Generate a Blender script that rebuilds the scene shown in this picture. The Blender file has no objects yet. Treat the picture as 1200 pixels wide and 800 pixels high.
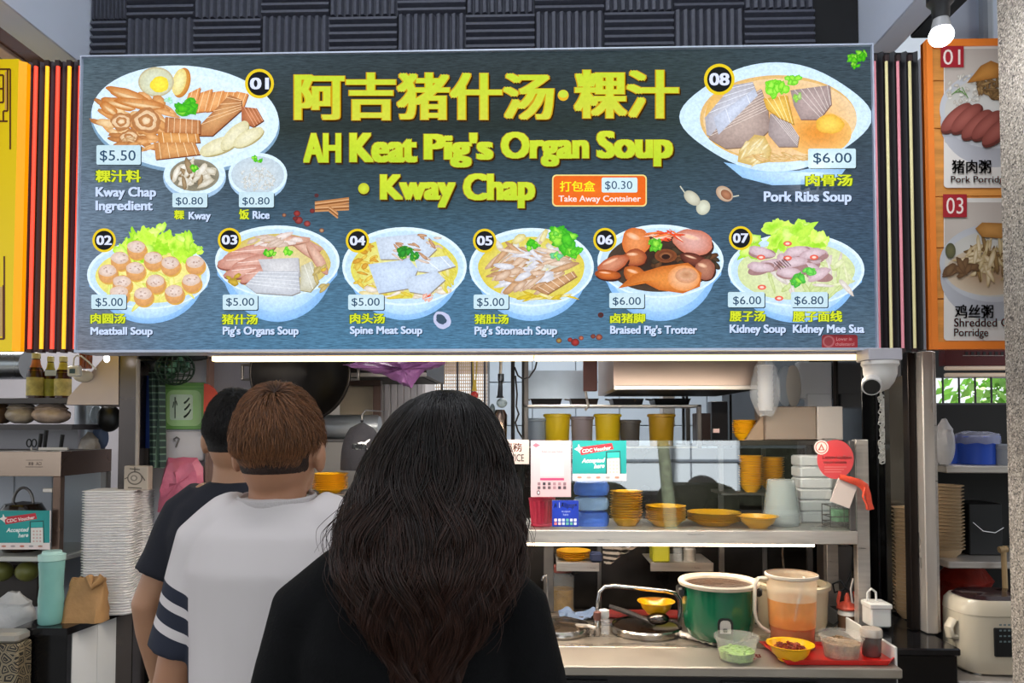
import bpy, math, random
from math import sin, cos, pi, radians as R
from mathutils import Vector, Matrix, noise
# ------------------------------------------------------------------ camera, world, light
SC = bpy.context.scene
COL = SC.collection
F = 867.0; YAW = R(1.72); PIT = R(2.0); EYE = 1.6
PPY = 500 - F * math.tan(PIT)
cd = bpy.data.cameras.new('camera'); cam = bpy.data.objects.new('camera', cd); COL.objects.link(cam)
cam.location = (0, 0, EYE); cam.rotation_euler = (R(90) + PIT, 0, YAW)
cd.sensor_width = 36; cd.lens = F / 1200 * 36; cd.shift_y = (PPY - 400) / 1200; cd.clip_start = .05
SC.camera = cam
SC.view_settings.view_transform = 'Standard'; SC.view_settings.look = 'None'
SC.view_settings.exposure = 0.0; SC.view_settings.gamma = 1; SC.view_settings.use_curve_mapping = False
W = bpy.data.worlds.new('world'); SC.world = W; W.use_nodes = True
bgn = W.node_tree.nodes['Background']; bgn.inputs[0].default_value = (.90, .95, 1.0, 1); bgn.inputs[1].default_value = 1.15
sl = bpy.data.lights.new('sun', 'SUN'); sl.energy = 24; sl.angle = R(2); sl.color = (1, .96, .9)
so = bpy.data.objects.new('sun', sl); COL.objects.link(so); so.rotation_euler = (R(-48), 0, R(12))

def area(name, loc, rot, sx, sy, e, col=(1, 1, 1)):
    l = bpy.data.lights.new(name, 'AREA'); l.shape = 'RECTANGLE'; l.size = sx; l.size_y = sy; l.energy = e; l.color = col
    o = bpy.data.objects.new(name, l); COL.objects.link(o); o.location = loc; o.rotation_euler = rot
    return o
# area lights added under the ceilings to fill walkway and kitchen, fittings unseen
area('walkway_fill_light', (-.5, .9, 4.60), (0, 0, 0), 1.2, .25, 30, (.95, .97, 1))
area('walkway_fill_light', (2.3, .6, 4.60), (0, 0, 0), 1.2, .25, 30, (.95, .97, 1))
area('kitchen_tube_light', (-.4, 3.7, 2.78), (0, 0, 0), 1.2, .2, 32, (1, .97, .94))
area('kitchen_tube_light', (.5, 4.2, 2.78), (0, 0, 0), 1.2, .2, 26, (1, .97, .94))
area('kitchen_tube_light', (-2.6, 3.6, 2.78), (0, 0, 0), 1.0, .2, 28, (1, .97, .94))
area('kitchen_tube_light', (2.0, 3.4, 2.78), (0, 0, 0), 1.0, .2, 16, (1, .97, .94))

_sy, _cy, _sp, _cp = sin(YAW), cos(YAW), sin(PIT), cos(PIT)
FW = Vector((-_sy * _cp, _cy * _cp, _sp)); RT = Vector((_cy, _sy, 0)); UP = RT.cross(FW)
def at(px, py, Y):
    d = FW + RT * ((px - 600) / F) + UP * ((PPY - py) / F)
    t = Y / d.y
    return Vector((d.x * t, Y, EYE + d.z * t))
def ax(px, py, Y): return at(px, py, Y).x
def az(px, py, Y): return at(px, py, Y).z
def S(Y): return Y / F

# ------------------------------------------------------------------ helpers
def lin(c):
    if isinstance(c, str):
        c = [int(c[i:i + 2], 16) for i in (0, 2, 4)]
    return tuple(((v / 255) / 12.92 if v / 255 <= .04045 else ((v / 255 + .055) / 1.055) ** 2.4) for v in c)
_M = {}
def mat(key, c='888888', r=.5, m=0, ns=0, na=.15, bump=0, bs=None, emit=0, tr=0, alpha=1, coat=0, stretch=(1, 1, 1), ior=1.45, sss=0, ec=None, spec=.5):
    if key in _M: return _M[key]
    M = bpy.data.materials.new(key); M.use_nodes = True; nt = M.node_tree; N = nt.nodes; L = nt.links
    b = N['Principled BSDF']; lc = lin(c)
    b.inputs['Base Color'].default_value = (*lc, 1); b.inputs['Roughness'].default_value = r; b.inputs['Metallic'].default_value = m
    b.inputs['IOR'].default_value = ior; b.inputs['Specular IOR Level'].default_value = spec
    if coat: b.inputs['Coat Weight'].default_value = coat
    if tr: b.inputs['Transmission Weight'].default_value = tr
    if alpha < 1: b.inputs['Alpha'].default_value = alpha
    if sss: b.inputs['Subsurface Weight'].default_value = sss; b.inputs['Subsurface Radius'].default_value = (.02, .008, .004)
    if emit:
        b.inputs['Emission Color'].default_value = (*(lin(ec) if ec else lc), 1); b.inputs['Emission Strength'].default_value = emit
    if ns or bump:
        tc = N.new('ShaderNodeTexCoord'); mp = N.new('ShaderNodeMapping'); mp.inputs['Scale'].default_value = stretch
        L.new(tc.outputs['Object'], mp.inputs[0])
    if ns:
        n = N.new('ShaderNodeTexNoise'); n.inputs['Scale'].default_value = ns; n.inputs['Detail'].default_value = 5
        L.new(mp.outputs[0], n.inputs['Vector'])
        cr = N.new('ShaderNodeMix'); cr.data_type = 'RGBA'
        cr.inputs[6].default_value = (*[v * (1 - na) for v in lc], 1); cr.inputs[7].default_value = (*[min(1, v * (1 + na)) for v in lc], 1)
        mr = N.new('ShaderNodeMapRange'); mr.inputs[1].default_value = .3; mr.inputs[2].default_value = .7
        L.new(n.outputs[0], mr.inputs[0]); L.new(mr.outputs[0], cr.inputs[0]); L.new(cr.outputs[2], b.inputs['Base Color'])
        if m > .5:
            rr = N.new('ShaderNodeMapRange'); rr.inputs[1].default_value = .3; rr.inputs[2].default_value = .7
            rr.inputs[3].default_value = max(.05, r - .1); rr.inputs[4].default_value = r + .12
            L.new(n.outputs[0], rr.inputs[0]); L.new(rr.outputs[0], b.inputs['Roughness'])
    if bump:
        n2 = N.new('ShaderNodeTexNoise'); n2.inputs['Scale'].default_value = bs or 40; n2.inputs['Detail'].default_value = 4
        L.new(mp.outputs[0], n2.inputs['Vector'])
        bp = N.new('ShaderNodeBump'); bp.inputs['Strength'].default_value = bump; bp.inputs['Distance'].default_value = .01
        L.new(n2.outputs[0], bp.inputs['Height']); L.new(bp.outputs[0], b.inputs['Normal'])
    _M[key] = M
    return M
def print_mat(key, emit=0, rough=.4, ns=0, stretch=(1, 1, 1), na=.2, bias=1.0):
    """flat print whose colours sit in the 'Col' attribute; emit > 0 for a backlit face"""
    if key in _M: return _M[key]
    M = bpy.data.materials.new(key); M.use_nodes = True; nt = M.node_tree; N = nt.nodes; L = nt.links
    b = N['Principled BSDF']; b.inputs['Roughness'].default_value = rough
    if emit: b.inputs['Specular IOR Level'].default_value = .15
    a = N.new('ShaderNodeAttribute'); a.attribute_name = 'Col'
    src = a.outputs['Color']
    if ns:
        tc = N.new('ShaderNodeTexCoord'); mp = N.new('ShaderNodeMapping'); mp.inputs['Scale'].default_value = stretch
        L.new(tc.outputs['Object'], mp.inputs[0])
        n = N.new('ShaderNodeTexNoise'); n.inputs['Scale'].default_value = ns; n.inputs['Detail'].default_value = 6; n.inputs['Roughness'].default_value = .65
        L.new(mp.outputs[0], n.inputs['Vector'])
        mr = N.new('ShaderNodeMapRange'); mr.inputs[1].default_value = .3; mr.inputs[2].default_value = .7
        mr.inputs[3].default_value = bias - na; mr.inputs[4].default_value = bias + na
        L.new(n.outputs[0], mr.inputs[0])
        mx = N.new('ShaderNodeVectorMath'); mx.operation = 'SCALE'
        L.new(src, mx.inputs[0]); L.new(mr.outputs[0], mx.inputs['Scale']); src = mx.outputs[0]
    if emit:
        dk = N.new('ShaderNodeVectorMath'); dk.operation = 'SCALE'; dk.inputs['Scale'].default_value = .12
        L.new(src, dk.inputs[0]); L.new(dk.outputs[0], b.inputs['Base Color'])
        L.new(src, b.inputs['Emission Color']); b.inputs['Emission Strength'].default_value = emit
    else:
        L.new(src, b.inputs['Base Color'])
    _M[key] = M
    return M

class MB:
    def __init__(s): s.v = []; s.f = []; s.c = []; s.col = None
    def _add(s, vs, fs):
        o = len(s.v); s.v += [tuple(p) for p in vs]; s.f += [tuple(i + o for i in f) for f in fs]
        if s.col is not None: s.c += [s.col] * len(vs)
        return s
    def box(s, x0, x1, y0, y1, z0, z1, b=0):
        if x0 > x1: x0, x1 = x1, x0
        if y0 > y1: y0, y1 = y1, y0
        if z0 > z1: z0, z1 = z1, z0
        if b <= 0:
            v = [(x, y, z) for z in (z0, z1) for y in (y0, y1) for x in (x0, x1)]
            return s._add(v, [(0, 2, 3, 1), (4, 5, 7, 6), (0, 1, 5, 4), (2, 6, 7, 3), (0, 4, 6, 2), (1, 3, 7, 5)])
        b = min(b, (x1 - x0) * .45, (y1 - y0) * .45, (z1 - z0) * .45)
        def ring(z, i, c):
            X0, X1, Y0, Y1 = x0 + i, x1 - i, y0 + i, y1 - i
            return [(X0 + c, Y0, z), (X1 - c, Y0, z), (X1, Y0 + c, z), (X1, Y1 - c, z), (X1 - c, Y1, z), (X0 + c, Y1, z), (X0, Y1 - c, z), (X0, Y0 + c, z)]
        rs = [ring(z0, b, b * .5), ring(z0 + b, 0, b), ring(z1 - b, 0, b), ring(z1, b, b * .5)]
        return s.loft(rs)
    def loft(s, rings, cap=True, closed=False):
        n = len(rings[0]); vs = [p for r in rings for p in r]; fs = []
        m = len(rings)
        for i in range(m - (0 if closed else 1)):
            j = (i + 1) % m
            for k in range(n):
                k2 = (k + 1) % n
                fs.append((i * n + k, i * n + k2, j * n + k2, j * n + k))
        if cap and not closed:
            fs.append(tuple(range(n))[::-1]); fs.append(tuple((m - 1) * n + k for k in range(n)))
        return s._add(vs, fs)
    def lathe(s, prof, c=(0, 0, 0), n=28, sx=1, sy=1, cap=False):
        rs = [[(c[0] + r * cos(2 * pi * k / n) * sx, c[1] + r * sin(2 * pi * k / n) * sy, c[2] + z) for k in range(n)] for r, z in [(max(r, 1e-4), z) for r, z in prof]]
        return s.loft(rs, cap=cap)
    def tube(s, pts, r, n=8, sides=None, closed=False):
        pts = [Vector(p) for p in pts]; rs = []
        m = len(pts); rr = r if isinstance(r, list) else [r] * m
        up = None
        for i, p in enumerate(pts):
            if closed: t = pts[(i + 1) % m] - pts[i - 1]
            else: t = pts[min(i + 1, m - 1)] - pts[max(i - 1, 0)]
            t.normalize()
            if up is None:
                up = Vector((0, 0, 1)) if abs(t.z) < .9 else Vector((0, 1, 0))
            a = t.cross(up); a.normalize(); u = a.cross(t); up = u
            q = rr[i]; qa, qb = (q if isinstance(q, (tuple, list)) else (q, q))
            rs.append([p + a * (qa * cos(2 * pi * k / n)) + u * (qb * sin(2 * pi * k / n)) for k in range(n)])
        return s.loft(rs, closed=closed)
    def prism(s, poly, a0, a1, axis='y'):
        def P(u, w, a):
            return {'y': (u, a, w), 'x': (a, u, w), 'z': (u, w, a)}[axis]
        return s.loft([[P(u, w, a0) for u, w in poly], [P(u, w, a1) for u, w in poly]])
    def ball(s, c, r, n=16, m=10):
        rx, ry, rz = r if isinstance(r, (tuple, list)) else (r, r, r)
        return s.loft([[(c[0] + rx * sin(pi * (i + .02) / (m + .04)) * cos(2 * pi * k / n), c[1] + ry * sin(pi * (i + .02) / (m + .04)) * sin(2 * pi * k / n),
                         c[2] - rz * cos(pi * (i + .02) / (m + .04))) for k in range(n)] for i in range(m + 1)])
    def quad(s, a, b, c, d): return s._add([a, b, c, d], [(0, 1, 2, 3)])
    def sheet(s, fn, nu, nv, th=0):
        vs = [fn(i / nu, j / nv) for j in range(nv + 1) for i in range(nu + 1)]
        fs = [(j * (nu + 1) + i, j * (nu + 1) + i + 1, (j + 1) * (nu + 1) + i + 1, (j + 1) * (nu + 1) + i) for j in range(nv) for i in range(nu)]
        if th:
            k = len(vs); vs2 = [(p[0], p[1] + th, p[2]) for p in vs]
            fs += [tuple(q + k for q in f[::-1]) for f in fs]
            W_, H_ = nu + 1, nv + 1
            e = [i for i in range(W_)] + [j * W_ + nu for j in range(1, H_)] + [nv * W_ + i for i in range(nu - 1, -1, -1)] + [j * W_ for j in range(nv - 1, 0, -1)]
            for q in range(len(e)):
                a, b = e[q], e[(q + 1) % len(e)]; fs.append((a, a + k, b + k, b))
            vs = vs + vs2
        return s._add(vs, fs)
    def build(s, name, m, parent=None, w=False, flat=False, ang=38):
        me = bpy.data.meshes.new(name)
        vs = s.v
        if w and parent is not None:
            lx, ly, lz = _wloc(parent); vs = [(a - lx, b - ly, c - lz) for a, b, c in vs]
        me.from_pydata(vs, [], s.f); me.update()
        if s.col is not None and len(s.c) == len(vs):
            at_ = me.color_attributes.new('Col', 'FLOAT_COLOR', 'POINT')
            buf = []
            for c in s.c: buf += [c[0], c[1], c[2], 1.0]
            at_.data.foreach_set('color', buf)
        if not flat:
            me.shade_smooth(); me.set_sharp_from_angle(angle=R(ang))
        me.materials.append(m)
        o = bpy.data.objects.new(name, me); COL.objects.link(o)
        if parent is not None: o.parent = parent
        return o
def _wloc(o):
    p = Vector((0, 0, 0))
    while o is not None: p = p + o.location; o = o.parent
    return p
def tag(o, label=None, cat=None, group=None, kind=None):
    if label: o['label'] = label
    if cat: o['category'] = cat
    if group: o['group'] = group
    if kind: o['kind'] = kind
    return o
def thing(name, label, cat, loc=(0, 0, 0), rz=0, group=None):
    o = bpy.data.objects.new(name, None); COL.objects.link(o); o.location = loc; o.rotation_euler = (0, 0, rz)
    o.empty_display_size = .05
    return tag(o, label, cat, group)
def dup(o, loc, rz=None, label=None, group=None, parent=None, top=True):
    c = o.copy(); COL.objects.link(c)
    if top:
        c.location = loc
        if rz is not None: c.rotation_euler = (0, 0, rz)
        if label: c['label'] = label
        if group: c['group'] = group
    else:
        c.parent = parent
    for ch in list(o.children): dup(ch, None, parent=c, top=False)
    return c
def struct(name, mb, m, parent=None, w=False, flat=False):
    o = mb.build(name, m, parent, w=w, flat=flat)
    if parent is None: o['kind'] = 'structure'
    return o
rnd = random.Random(7)
# text as flat mesh, fitted to a box given in pixels of the sign it stands on
_tc = {}
def text_mesh(body, off=0):
    k = (body, off)
    if k in _tc: return _tc[k]
    cu = bpy.data.curves.new('t', 'FONT'); cu.body = body; cu.size = 1; cu.offset = off; cu.resolution_u = 3; cu.fill_mode = 'FRONT'
    o = bpy.data.objects.new('t', cu); COL.objects.link(o)
    dg = bpy.context.evaluated_depsgraph_get(); me = bpy.data.meshes.new_from_object(o.evaluated_get(dg))
    v = [(p.co.x, p.co.y) for p in me.vertices]; f = [tuple(p.vertices) for p in me.polygons]
    bpy.data.objects.remove(o); bpy.data.curves.remove(cu); bpy.data.meshes.remove(me)
    _tc[k] = (v, f)
    return v, f
class Print(MB):
    """flat artwork standing on the plane y = Y, drawn in photo pixels as seen at that plane"""
    def __init__(s, Y, step=.00006):
        super().__init__(); s.Y = Y; s.k = 0; s.step = step; s.col = (0, 0, 0); s.map = lambda x, y: at(x, y, s.Y)
    def _p(s, x, y, k=None):
        p = s.map(x, y); return (p[0], s.Y - (s.k if k is None else k) * s.step, p[2])
    def poly(s, pts, c1, c2=None, rings=3):
        s.k += 1; c1 = lin(c1); c2 = lin(c2) if c2 else c1
        cx = sum(p[0] for p in pts) / len(pts); cy = sum(p[1] for p in pts) / len(pts); n = len(pts)
        o = len(s.v); s.v.append(s._p(cx, cy)); s.c.append(c1)
        for r in range(1, rings + 1):
            t = r / rings; w = t ** 1.6
            for p in pts:
                s.v.append(s._p(cx + (p[0] - cx) * t, cy + (p[1] - cy) * t)); s.c.append(tuple(a + (b - a) * w for a, b in zip(c1, c2)))
        for k in range(n):
            s.f.append((o, o + 1 + k, o + 1 + (k + 1) % n))
        for r in range(rings - 1):
            a = o + 1 + r * n; b = a + n
            for k in range(n):
                k2 = (k + 1) % n; s.f.append((a + k, b + k, b + k2, a + k2))
        return s
    def ell(s, cx, cy, rx, ry, c1, c2=None, rot=0, wob=0, n=28, seed=0, rings=3, p0=0, p1=2 * pi):
        rr = random.Random(seed * 7 + int(cx * 13 + cy)); ph = [rr.uniform(0, 6.28) for _ in range(4)]
        pts = []
        for k in range(n):
            a = p0 + (p1 - p0) * k / n
            q = 1 + wob * (sin(2 * a + ph[0]) * .5 + sin(3 * a + ph[1]) * .5 + sin(5 * a + ph[2]) * .4 + sin(9 * a + ph[3]) * .3)
            x = rx * cos(a) * q; y = ry * sin(a) * q
            pts.append((cx + x * cos(rot) - y * sin(rot), cy + x * sin(rot) + y * cos(rot)))
        return s.poly(pts, c1, c2, rings)
    def rrect(s, x0, y0, x1, y1, r, c1, c2=None):
        pts = []
        for cx, cy, a0 in ((x1 - r, y0 + r, -90), (x1 - r, y1 - r, 0), (x0 + r, y1 - r, 90), (x0 + r, y0 + r, 180)):
            for k in range(5):
                a = R(a0 + 90 * k / 4); pts.append((cx + r * cos(a), cy + r * sin(a)))
        return s.poly(pts, c1, c2, 1)
    def line(s, pts, w, c):
        for (x0, y0), (x1, y1) in zip(pts, pts[1:]):
            d = math.hypot(x1 - x0, y1 - y0) or 1; nx, ny = -(y1 - y0) / d * w / 2, (x1 - x0) / d * w / 2
            s.poly([(x0 + nx, y0 + ny), (x1 + nx, y1 + ny), (x1 - nx, y1 - ny), (x0 - nx, y0 - ny)], c, rings=1)
        return s
    def text(s, body, x0, y0, x1, y1, c, off=0, edge=None, eoff=0, sh=None, c2=None):
        v0, f0 = text_mesh(body); h_ = max(p[1] for p in v0) - min(p[1] for p in v0); w0_ = max(p[0] for p in v0) - min(p[0] for p in v0)
        ey = off * .62 * (y1 - y0) / h_; exx = off * (x1 - x0) / w0_ * 1.12; x0 += exx; x1 -= exx; y0 += ey; y1 -= ey
        ax0 = min(p[0] for p in v0); ax1 = max(p[0] for p in v0); ay0 = min(p[1] for p in v0); ay1 = max(p[1] for p in v0)
        kx = (x1 - x0) / (ax1 - ax0); ky = (y1 - y0) / (ay1 - ay0)
        def put(c, r, dx=0, dy=0, cb=None):
            s.k += 1; lc = lin(c); lb = lin(cb) if cb else lc
            n_ = 1 if r <= 0 else 8
            for q_ in range(n_):
                o = len(s.v); ex, ez = (0, 0) if n_ == 1 else (r * (exx / ey if ey else 1) * (-1, -1, -1, 0, 1, 1, 1, 0)[q_], r * .8 * (-1, 0, 1, 1, 1, 0, -1, -1)[q_])
                for p in v0:
                    yy_ = y1 - (p[1] - ay0) * ky + dy + ez; s.v.append(s._p(x0 + (p[0] - ax0) * kx + dx + ex, yy_))
                    t = min(1, max(0, (y1 - yy_) / (y1 - y0))); s.c.append(tuple(b + (a - b) * t for a, b in zip(lc, lb)))
                s.f.extend([tuple(i + o for i in g) for g in f0])
        if sh: put(sh[0], ey + eoff * ky, sh[1], sh[2])
        if edge: put(edge, ey + eoff * ky)
        put(c, ey, cb=c2)
        if ey > .35 and (y1 - y0) > 20: put(c, ey * .5, cb=c2)
        return s
# ------------------------------------------------------------------ the lit menu board over the stall
YB = 2.40
glow = print_mat('backlit_print', emit=1.0, rough=.25, ns=90, na=.07)
glow_food = print_mat('backlit_food_print', emit=1.12, rough=.25, ns=110, na=.15, bias=1.04)
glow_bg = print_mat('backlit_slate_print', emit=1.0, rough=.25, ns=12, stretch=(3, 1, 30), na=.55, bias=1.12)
steel = mat('brushed_steel', 'c4bdb6', r=.36, m=.7, ns=6, na=.12, stretch=(1, 1, 12))
steel_d = mat('dark_steel', '6e6a68', r=.38, m=.75, ns=8, na=.2)
black_gloss = mat('black_gloss', '0b0b0d', r=.18, ns=3, na=.3)
white_trim = mat('white_trim', 'c9c9cf', r=.4, ns=3, na=.05)

def leaf(P, x, y, r, c1='58c81e', c2='2f9a1c', n=7, seed=0):
    q = random.Random(seed + int(x))
    for i in range(n):
        a = q.uniform(0, 6.28); d = q.uniform(0, r * .7)
        P.ell(x + d * cos(a), y + d * sin(a) * .7, r * q.uniform(.3, .55), r * q.uniform(.2, .4), c1 if q.random() < .6 else 'a4ec4a', c2, rot=q.uniform(0, 3), wob=.25, n=16, seed=i, rings=2)
def bits(P, cx, cy, rx, ry, n, cols, l, w, seed=1, wob=.12, rot=None):
    q = random.Random(seed)
    for i in range(n):
        a = q.uniform(0, 6.28); d = math.sqrt(q.random())
        c1, c2 = q.choice(cols)
        r = q.uniform(0, 3.14) if rot is None else rot + q.uniform(-.5, .5)
        P.ell(cx + rx * d * cos(a), cy + ry * d * sin(a), l * q.uniform(.6, 1.2), w * q.uniform(.6, 1.2), c1, c2, rot=r, wob=wob, n=14, seed=i + seed, rings=2)
def slab(P, pts, c1, c2, lines=0, lc='ffffff', edge=None):
    if edge: P.poly([(x + .8, y + 1.2) for x, y in pts], edge, rings=1)
    P.poly(pts, c1, c2, 3)
    if lines:
        (a, b, c, d) = pts[:4] if len(pts) >= 4 else pts
        for i in range(lines):
            t = (i + .6) / lines
            P.line([(a[0] + (b[0] - a[0]) * t, a[1] + (b[1] - a[1]) * t), (d[0] + (c[0] - d[0]) * t, d[1] + (c[1] - d[1]) * t)], .7, lc)
def bowl(P, cx, cy, rx, ry, dep, food='e6dc9a', food2='d8c86a', rot=0, fx=.86, fy=.80, dy=1):
    # shaded outside of the bowl, rim, inside
    pts = []
    for k in range(25):
        a = pi * k / 24; x = cx + rx * .99 * cos(a); pts.append((x, cy + 2))
    low = [(cx + (rx * .97) * cos(pi * k / 24) * (1 if sin(pi * k / 24) < .25 else .93 - .12 * sin(pi * k / 24)), cy + 3 + (ry + dep) * sin(pi * k / 24) ** .8) for k in range(25)]
    P.poly(low, 'a9cdf2', '7fb0e4', 2)
    P.poly([(x - (x - cx) * .02, y - dep * .45) for x, y in low], 'cbe2f7', 'a5cbee', 2)
    P.ell(cx, cy, rx, ry, 'c4dcf0', 'd4e8f8', rot=rot, n=44, rings=2)
    P.ell(cx, cy + dy, rx * .955, ry * .93, 'aecbe6', 'bcd7ef', rot=rot, n=44, rings=2)
    P.ell(cx, cy + dy * 1.5, rx * fx, ry * fy, food, food2, rot=rot, n=44, wob=.015, rings=3)

CAP = []
def cp(name):
    CAP.append((name, Print(YB - .0005 - .016))); return CAP[-1][1]
def badge(P, x, y, r, t):
    P = cp('number_badge')
    P.ell(x, y, r, r * 1.02, 'f3dc24', 'e8c81c', rings=1, n=32); P.ell(x, y, r * .8, r * .82, '17171c', '0e0e12', rings=1, n=32)
    P.text(t, x - r * .66, y - r * .42, x + r * .66, y + r * .40, 'dfe6ff', off=.03)
def tagp(P, b, txt, tb):
    P = cp('price_tag')
    P.rrect(b[0] + 1, b[1] + 1, b[2] + 1, b[3] + 1, 2, '16242e'); P.rrect(*b, 2, 'd6ecf4', 'c6e2ee'); P.text(txt, *tb, '33506e', off=0.004)
def cap(P, zh, zb, lines):
    P = cp('caption')
    P.text(zh, *zb, 'd6e236', off=.03, edge='4c6418', eoff=.03)
    for t, b in lines: P.text(t, *b, 'ccdcfa', off=.036, sh=('0c1420', .8, .8))

def menu_board():
    x0 = (ax(97, 68, YB) + ax(92, 410, YB)) / 2; x1 = (ax(1022, 55, YB) + ax(1024, 408, YB)) / 2
    z1 = (az(97, 68, YB) + az(1022, 55, YB)) / 2; z0 = (az(92, 410, YB) + az(1024, 408, YB)) / 2
    T = thing('menu_board', 'large backlit dark slate menu board with yellow title and eight numbered dishes', 'sign', ((x0 + x1) / 2, YB + .06, z0))
    MB().box(x0, x1, YB + .004, YB + .11, z0, z1, .003).build('light_box', mat('aluminium', '9a9ca4', r=.4, m=.8, ns=5), T, w=True)
    fr = MB(); e = .005
    fr.box(x0 - e, x1 + e, YB - .012, YB + .11, z1, z1 + e); fr.box(x0 - e, x1 + e, YB - .012, YB + .11, z0 - e * 1.6, z0)
    fr.box(x0 - e, x0, YB - .012, YB + .11, z0, z1); fr.box(x1, x1 + e, YB - .012, YB + .11, z0, z1)
    fr.build('frame', mat('pale_frame', 'c4cce0', r=.35, m=.3, ns=4), T, w=True)
    bg = MB(); bg.col = None  # uneven bluish backlight painted into the slate print colours
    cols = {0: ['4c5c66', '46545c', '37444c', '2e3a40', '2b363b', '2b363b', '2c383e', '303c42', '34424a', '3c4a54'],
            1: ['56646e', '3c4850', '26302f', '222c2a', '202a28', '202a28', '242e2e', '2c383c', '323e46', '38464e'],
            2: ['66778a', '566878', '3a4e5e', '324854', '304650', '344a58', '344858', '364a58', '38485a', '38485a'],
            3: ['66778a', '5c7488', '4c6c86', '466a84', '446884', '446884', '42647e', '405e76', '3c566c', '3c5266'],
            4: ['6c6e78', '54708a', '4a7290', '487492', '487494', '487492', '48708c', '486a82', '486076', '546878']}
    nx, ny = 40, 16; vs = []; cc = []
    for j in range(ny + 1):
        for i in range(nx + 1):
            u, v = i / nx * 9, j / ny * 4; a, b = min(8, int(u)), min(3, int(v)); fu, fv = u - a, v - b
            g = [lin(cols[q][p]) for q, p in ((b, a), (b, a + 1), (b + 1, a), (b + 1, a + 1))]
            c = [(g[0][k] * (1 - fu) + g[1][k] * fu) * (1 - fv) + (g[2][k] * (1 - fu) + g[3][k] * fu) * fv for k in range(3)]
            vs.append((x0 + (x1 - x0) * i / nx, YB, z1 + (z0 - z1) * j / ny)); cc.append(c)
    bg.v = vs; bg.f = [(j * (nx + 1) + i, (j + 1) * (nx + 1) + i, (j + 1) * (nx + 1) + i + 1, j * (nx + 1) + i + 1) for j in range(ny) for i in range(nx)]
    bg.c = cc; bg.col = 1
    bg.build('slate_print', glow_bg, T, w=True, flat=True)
    def part(name, P, label=None):
        o = P.build(name, glow_food if name == 'dish_print' else glow, T, w=True, flat=True)
        if label: o['label'] = label
        for nm_, c_ in CAP: c_.build(nm_, glow, o, w=True, flat=True)
        CAP.clear()
    Y = YB - .0005
    # ---- title
    P = Print(Y, .00025)
    sh = ('3a2408', 1.6, 2.0)
    for t, b in (('阿吉猪什汤', (345, 85, 649, 141)), ('粿汁', (673, 82, 795, 139))):
        P.text(t, *b, 'c6dc3c', off=.030, edge='cc9c18', eoff=.012, sh=sh, c2='d2d848')
    P.ell(660, 112, 6.5, 6.5, 'e4b020'); P.ell(660, 110.5, 5.5, 4.5, 'c6dc3c')
    for t, b in (('AH', (356, 156, 400, 191)), ('Keat', (410, 156, 489, 191)), ("Pig's", (497, 156, 578, 197)), ('Organ', (587, 155, 690, 196)), ('Soup', (699, 154, 788, 196)),
                 ('Kway', (446, 205, 534, 244)), ('Chap', (543, 204, 627, 245))):
        P.text(t, *b, 'd0e03c', off=.046, edge='a88814', eoff=.012, sh=sh, c2='bcd838')
    P.ell(427.5, 223.5, 7, 7, '3a2408'); P.ell(427, 222, 6.5, 6.5, 'd0e03c', 'c0c028')
    part('title_lettering', P, 'yellow shop name in Chinese and English')
    P = Print(Y)
    P.rrect(647, 204.5, 758, 242, 5, 'f3dc8a'); P.rrect(648.5, 206, 756.5, 240.5, 4, 'f0731e', 'e86416')
    P.text('打包盒', 656, 212, 697.5, 224.5, 'f3ec2c', off=.02); P.rrect(705, 208, 747, 225.5, 2, 'd2ecf6')
    P.text('$0.30', 709, 212, 741, 223, '2f4a6c'); P.text('Take Away Container', 654.5, 229, 751, 238.5, 'f6e6e2', off=.02)
    part('container_price_label', P, 'orange take away container price label')
    # ---- dish 01
    P = Print(Y)
    P.ell(217, 142, 111, 61, '8fb0cc', '7898b4', rot=.07, n=56); P.ell(217, 138, 110, 61, 'c6def2', 'cfe4f6', rot=.07, n=56); P.ell(219, 137, 96, 50, 'c0d8ec', 'd6e8f7', rot=.07, n=48)
    P.ell(213, 97, 10, 18, 'd8a04c', 'b8742e', rot=.25); P.ell(210, 96, 8, 16, 'e6e2a8', 'dcc878', rot=.25)
    P.ell(183, 96, 21, 17.5, 'd9d0aa', 'b8ae8c'); P.ell(183, 96, 19, 15.5, 'cfd6c0', 'c6c6a6'); P.ell(187, 99, 11, 9.5, 'f2e04a', 'e2cc36', wob=.06)
    br = [('dca468', 'b47844'), ('e4b27c', 'c48850'), ('ecd0a4', 'cc9c64'), ('c88a54', 'a0683c')]
    bits(P, 160, 140, 44, 28, 46, br, 15, 4.5, seed=3, rot=.35)
    for (x, y, rx, ry, ro) in ((150, 112, 26, 7, .3), (140, 122, 22, 6, .25), (165, 122, 30, 6, .15), (128, 128, 12, 6, .6)):
        P.ell(x, y, rx, ry, 'd8a066', 'b46c30', rot=ro, wob=.1); P.ell(x + 2, y + 2, rx * .7, ry * .4, 'eacfa4', 'c8925a', rot=ro, wob=.15)
    for (x, y, r) in ((172, 142, 18), (143, 143, 13), (152, 162, 12)):
        for k in range(4):
            q = 1 - k * .24; P.ell(x, y, r * q, r * .78 * q, ('c08c5c', 'ecd8b8')[k % 2], ('a87044', 'd8b48c')[k % 2], wob=.12, seed=k)
    bits(P, 165, 168, 30, 8, 18, br + [('e4c8a0', 'b08050')], 12, 3, seed=8, rot=.1)
    for i in range(5):
        x = 222 + i * 14
        slab(P, [(x, 110 - i * .5), (x + 14, 103 + i * 2), (x + 8, 132 - i), (x - 8, 134 - i)], 'e4aa70', 'cc8448', 2, 'f0cc9c', edge='9c5c30')
    slab(P, [(231, 152), (270, 112), (284, 118), (284, 130), (250, 160), (232, 160)], 'cf9c68', 'a86c40', 5, 'e8c498', edge='5a2c12')
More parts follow.
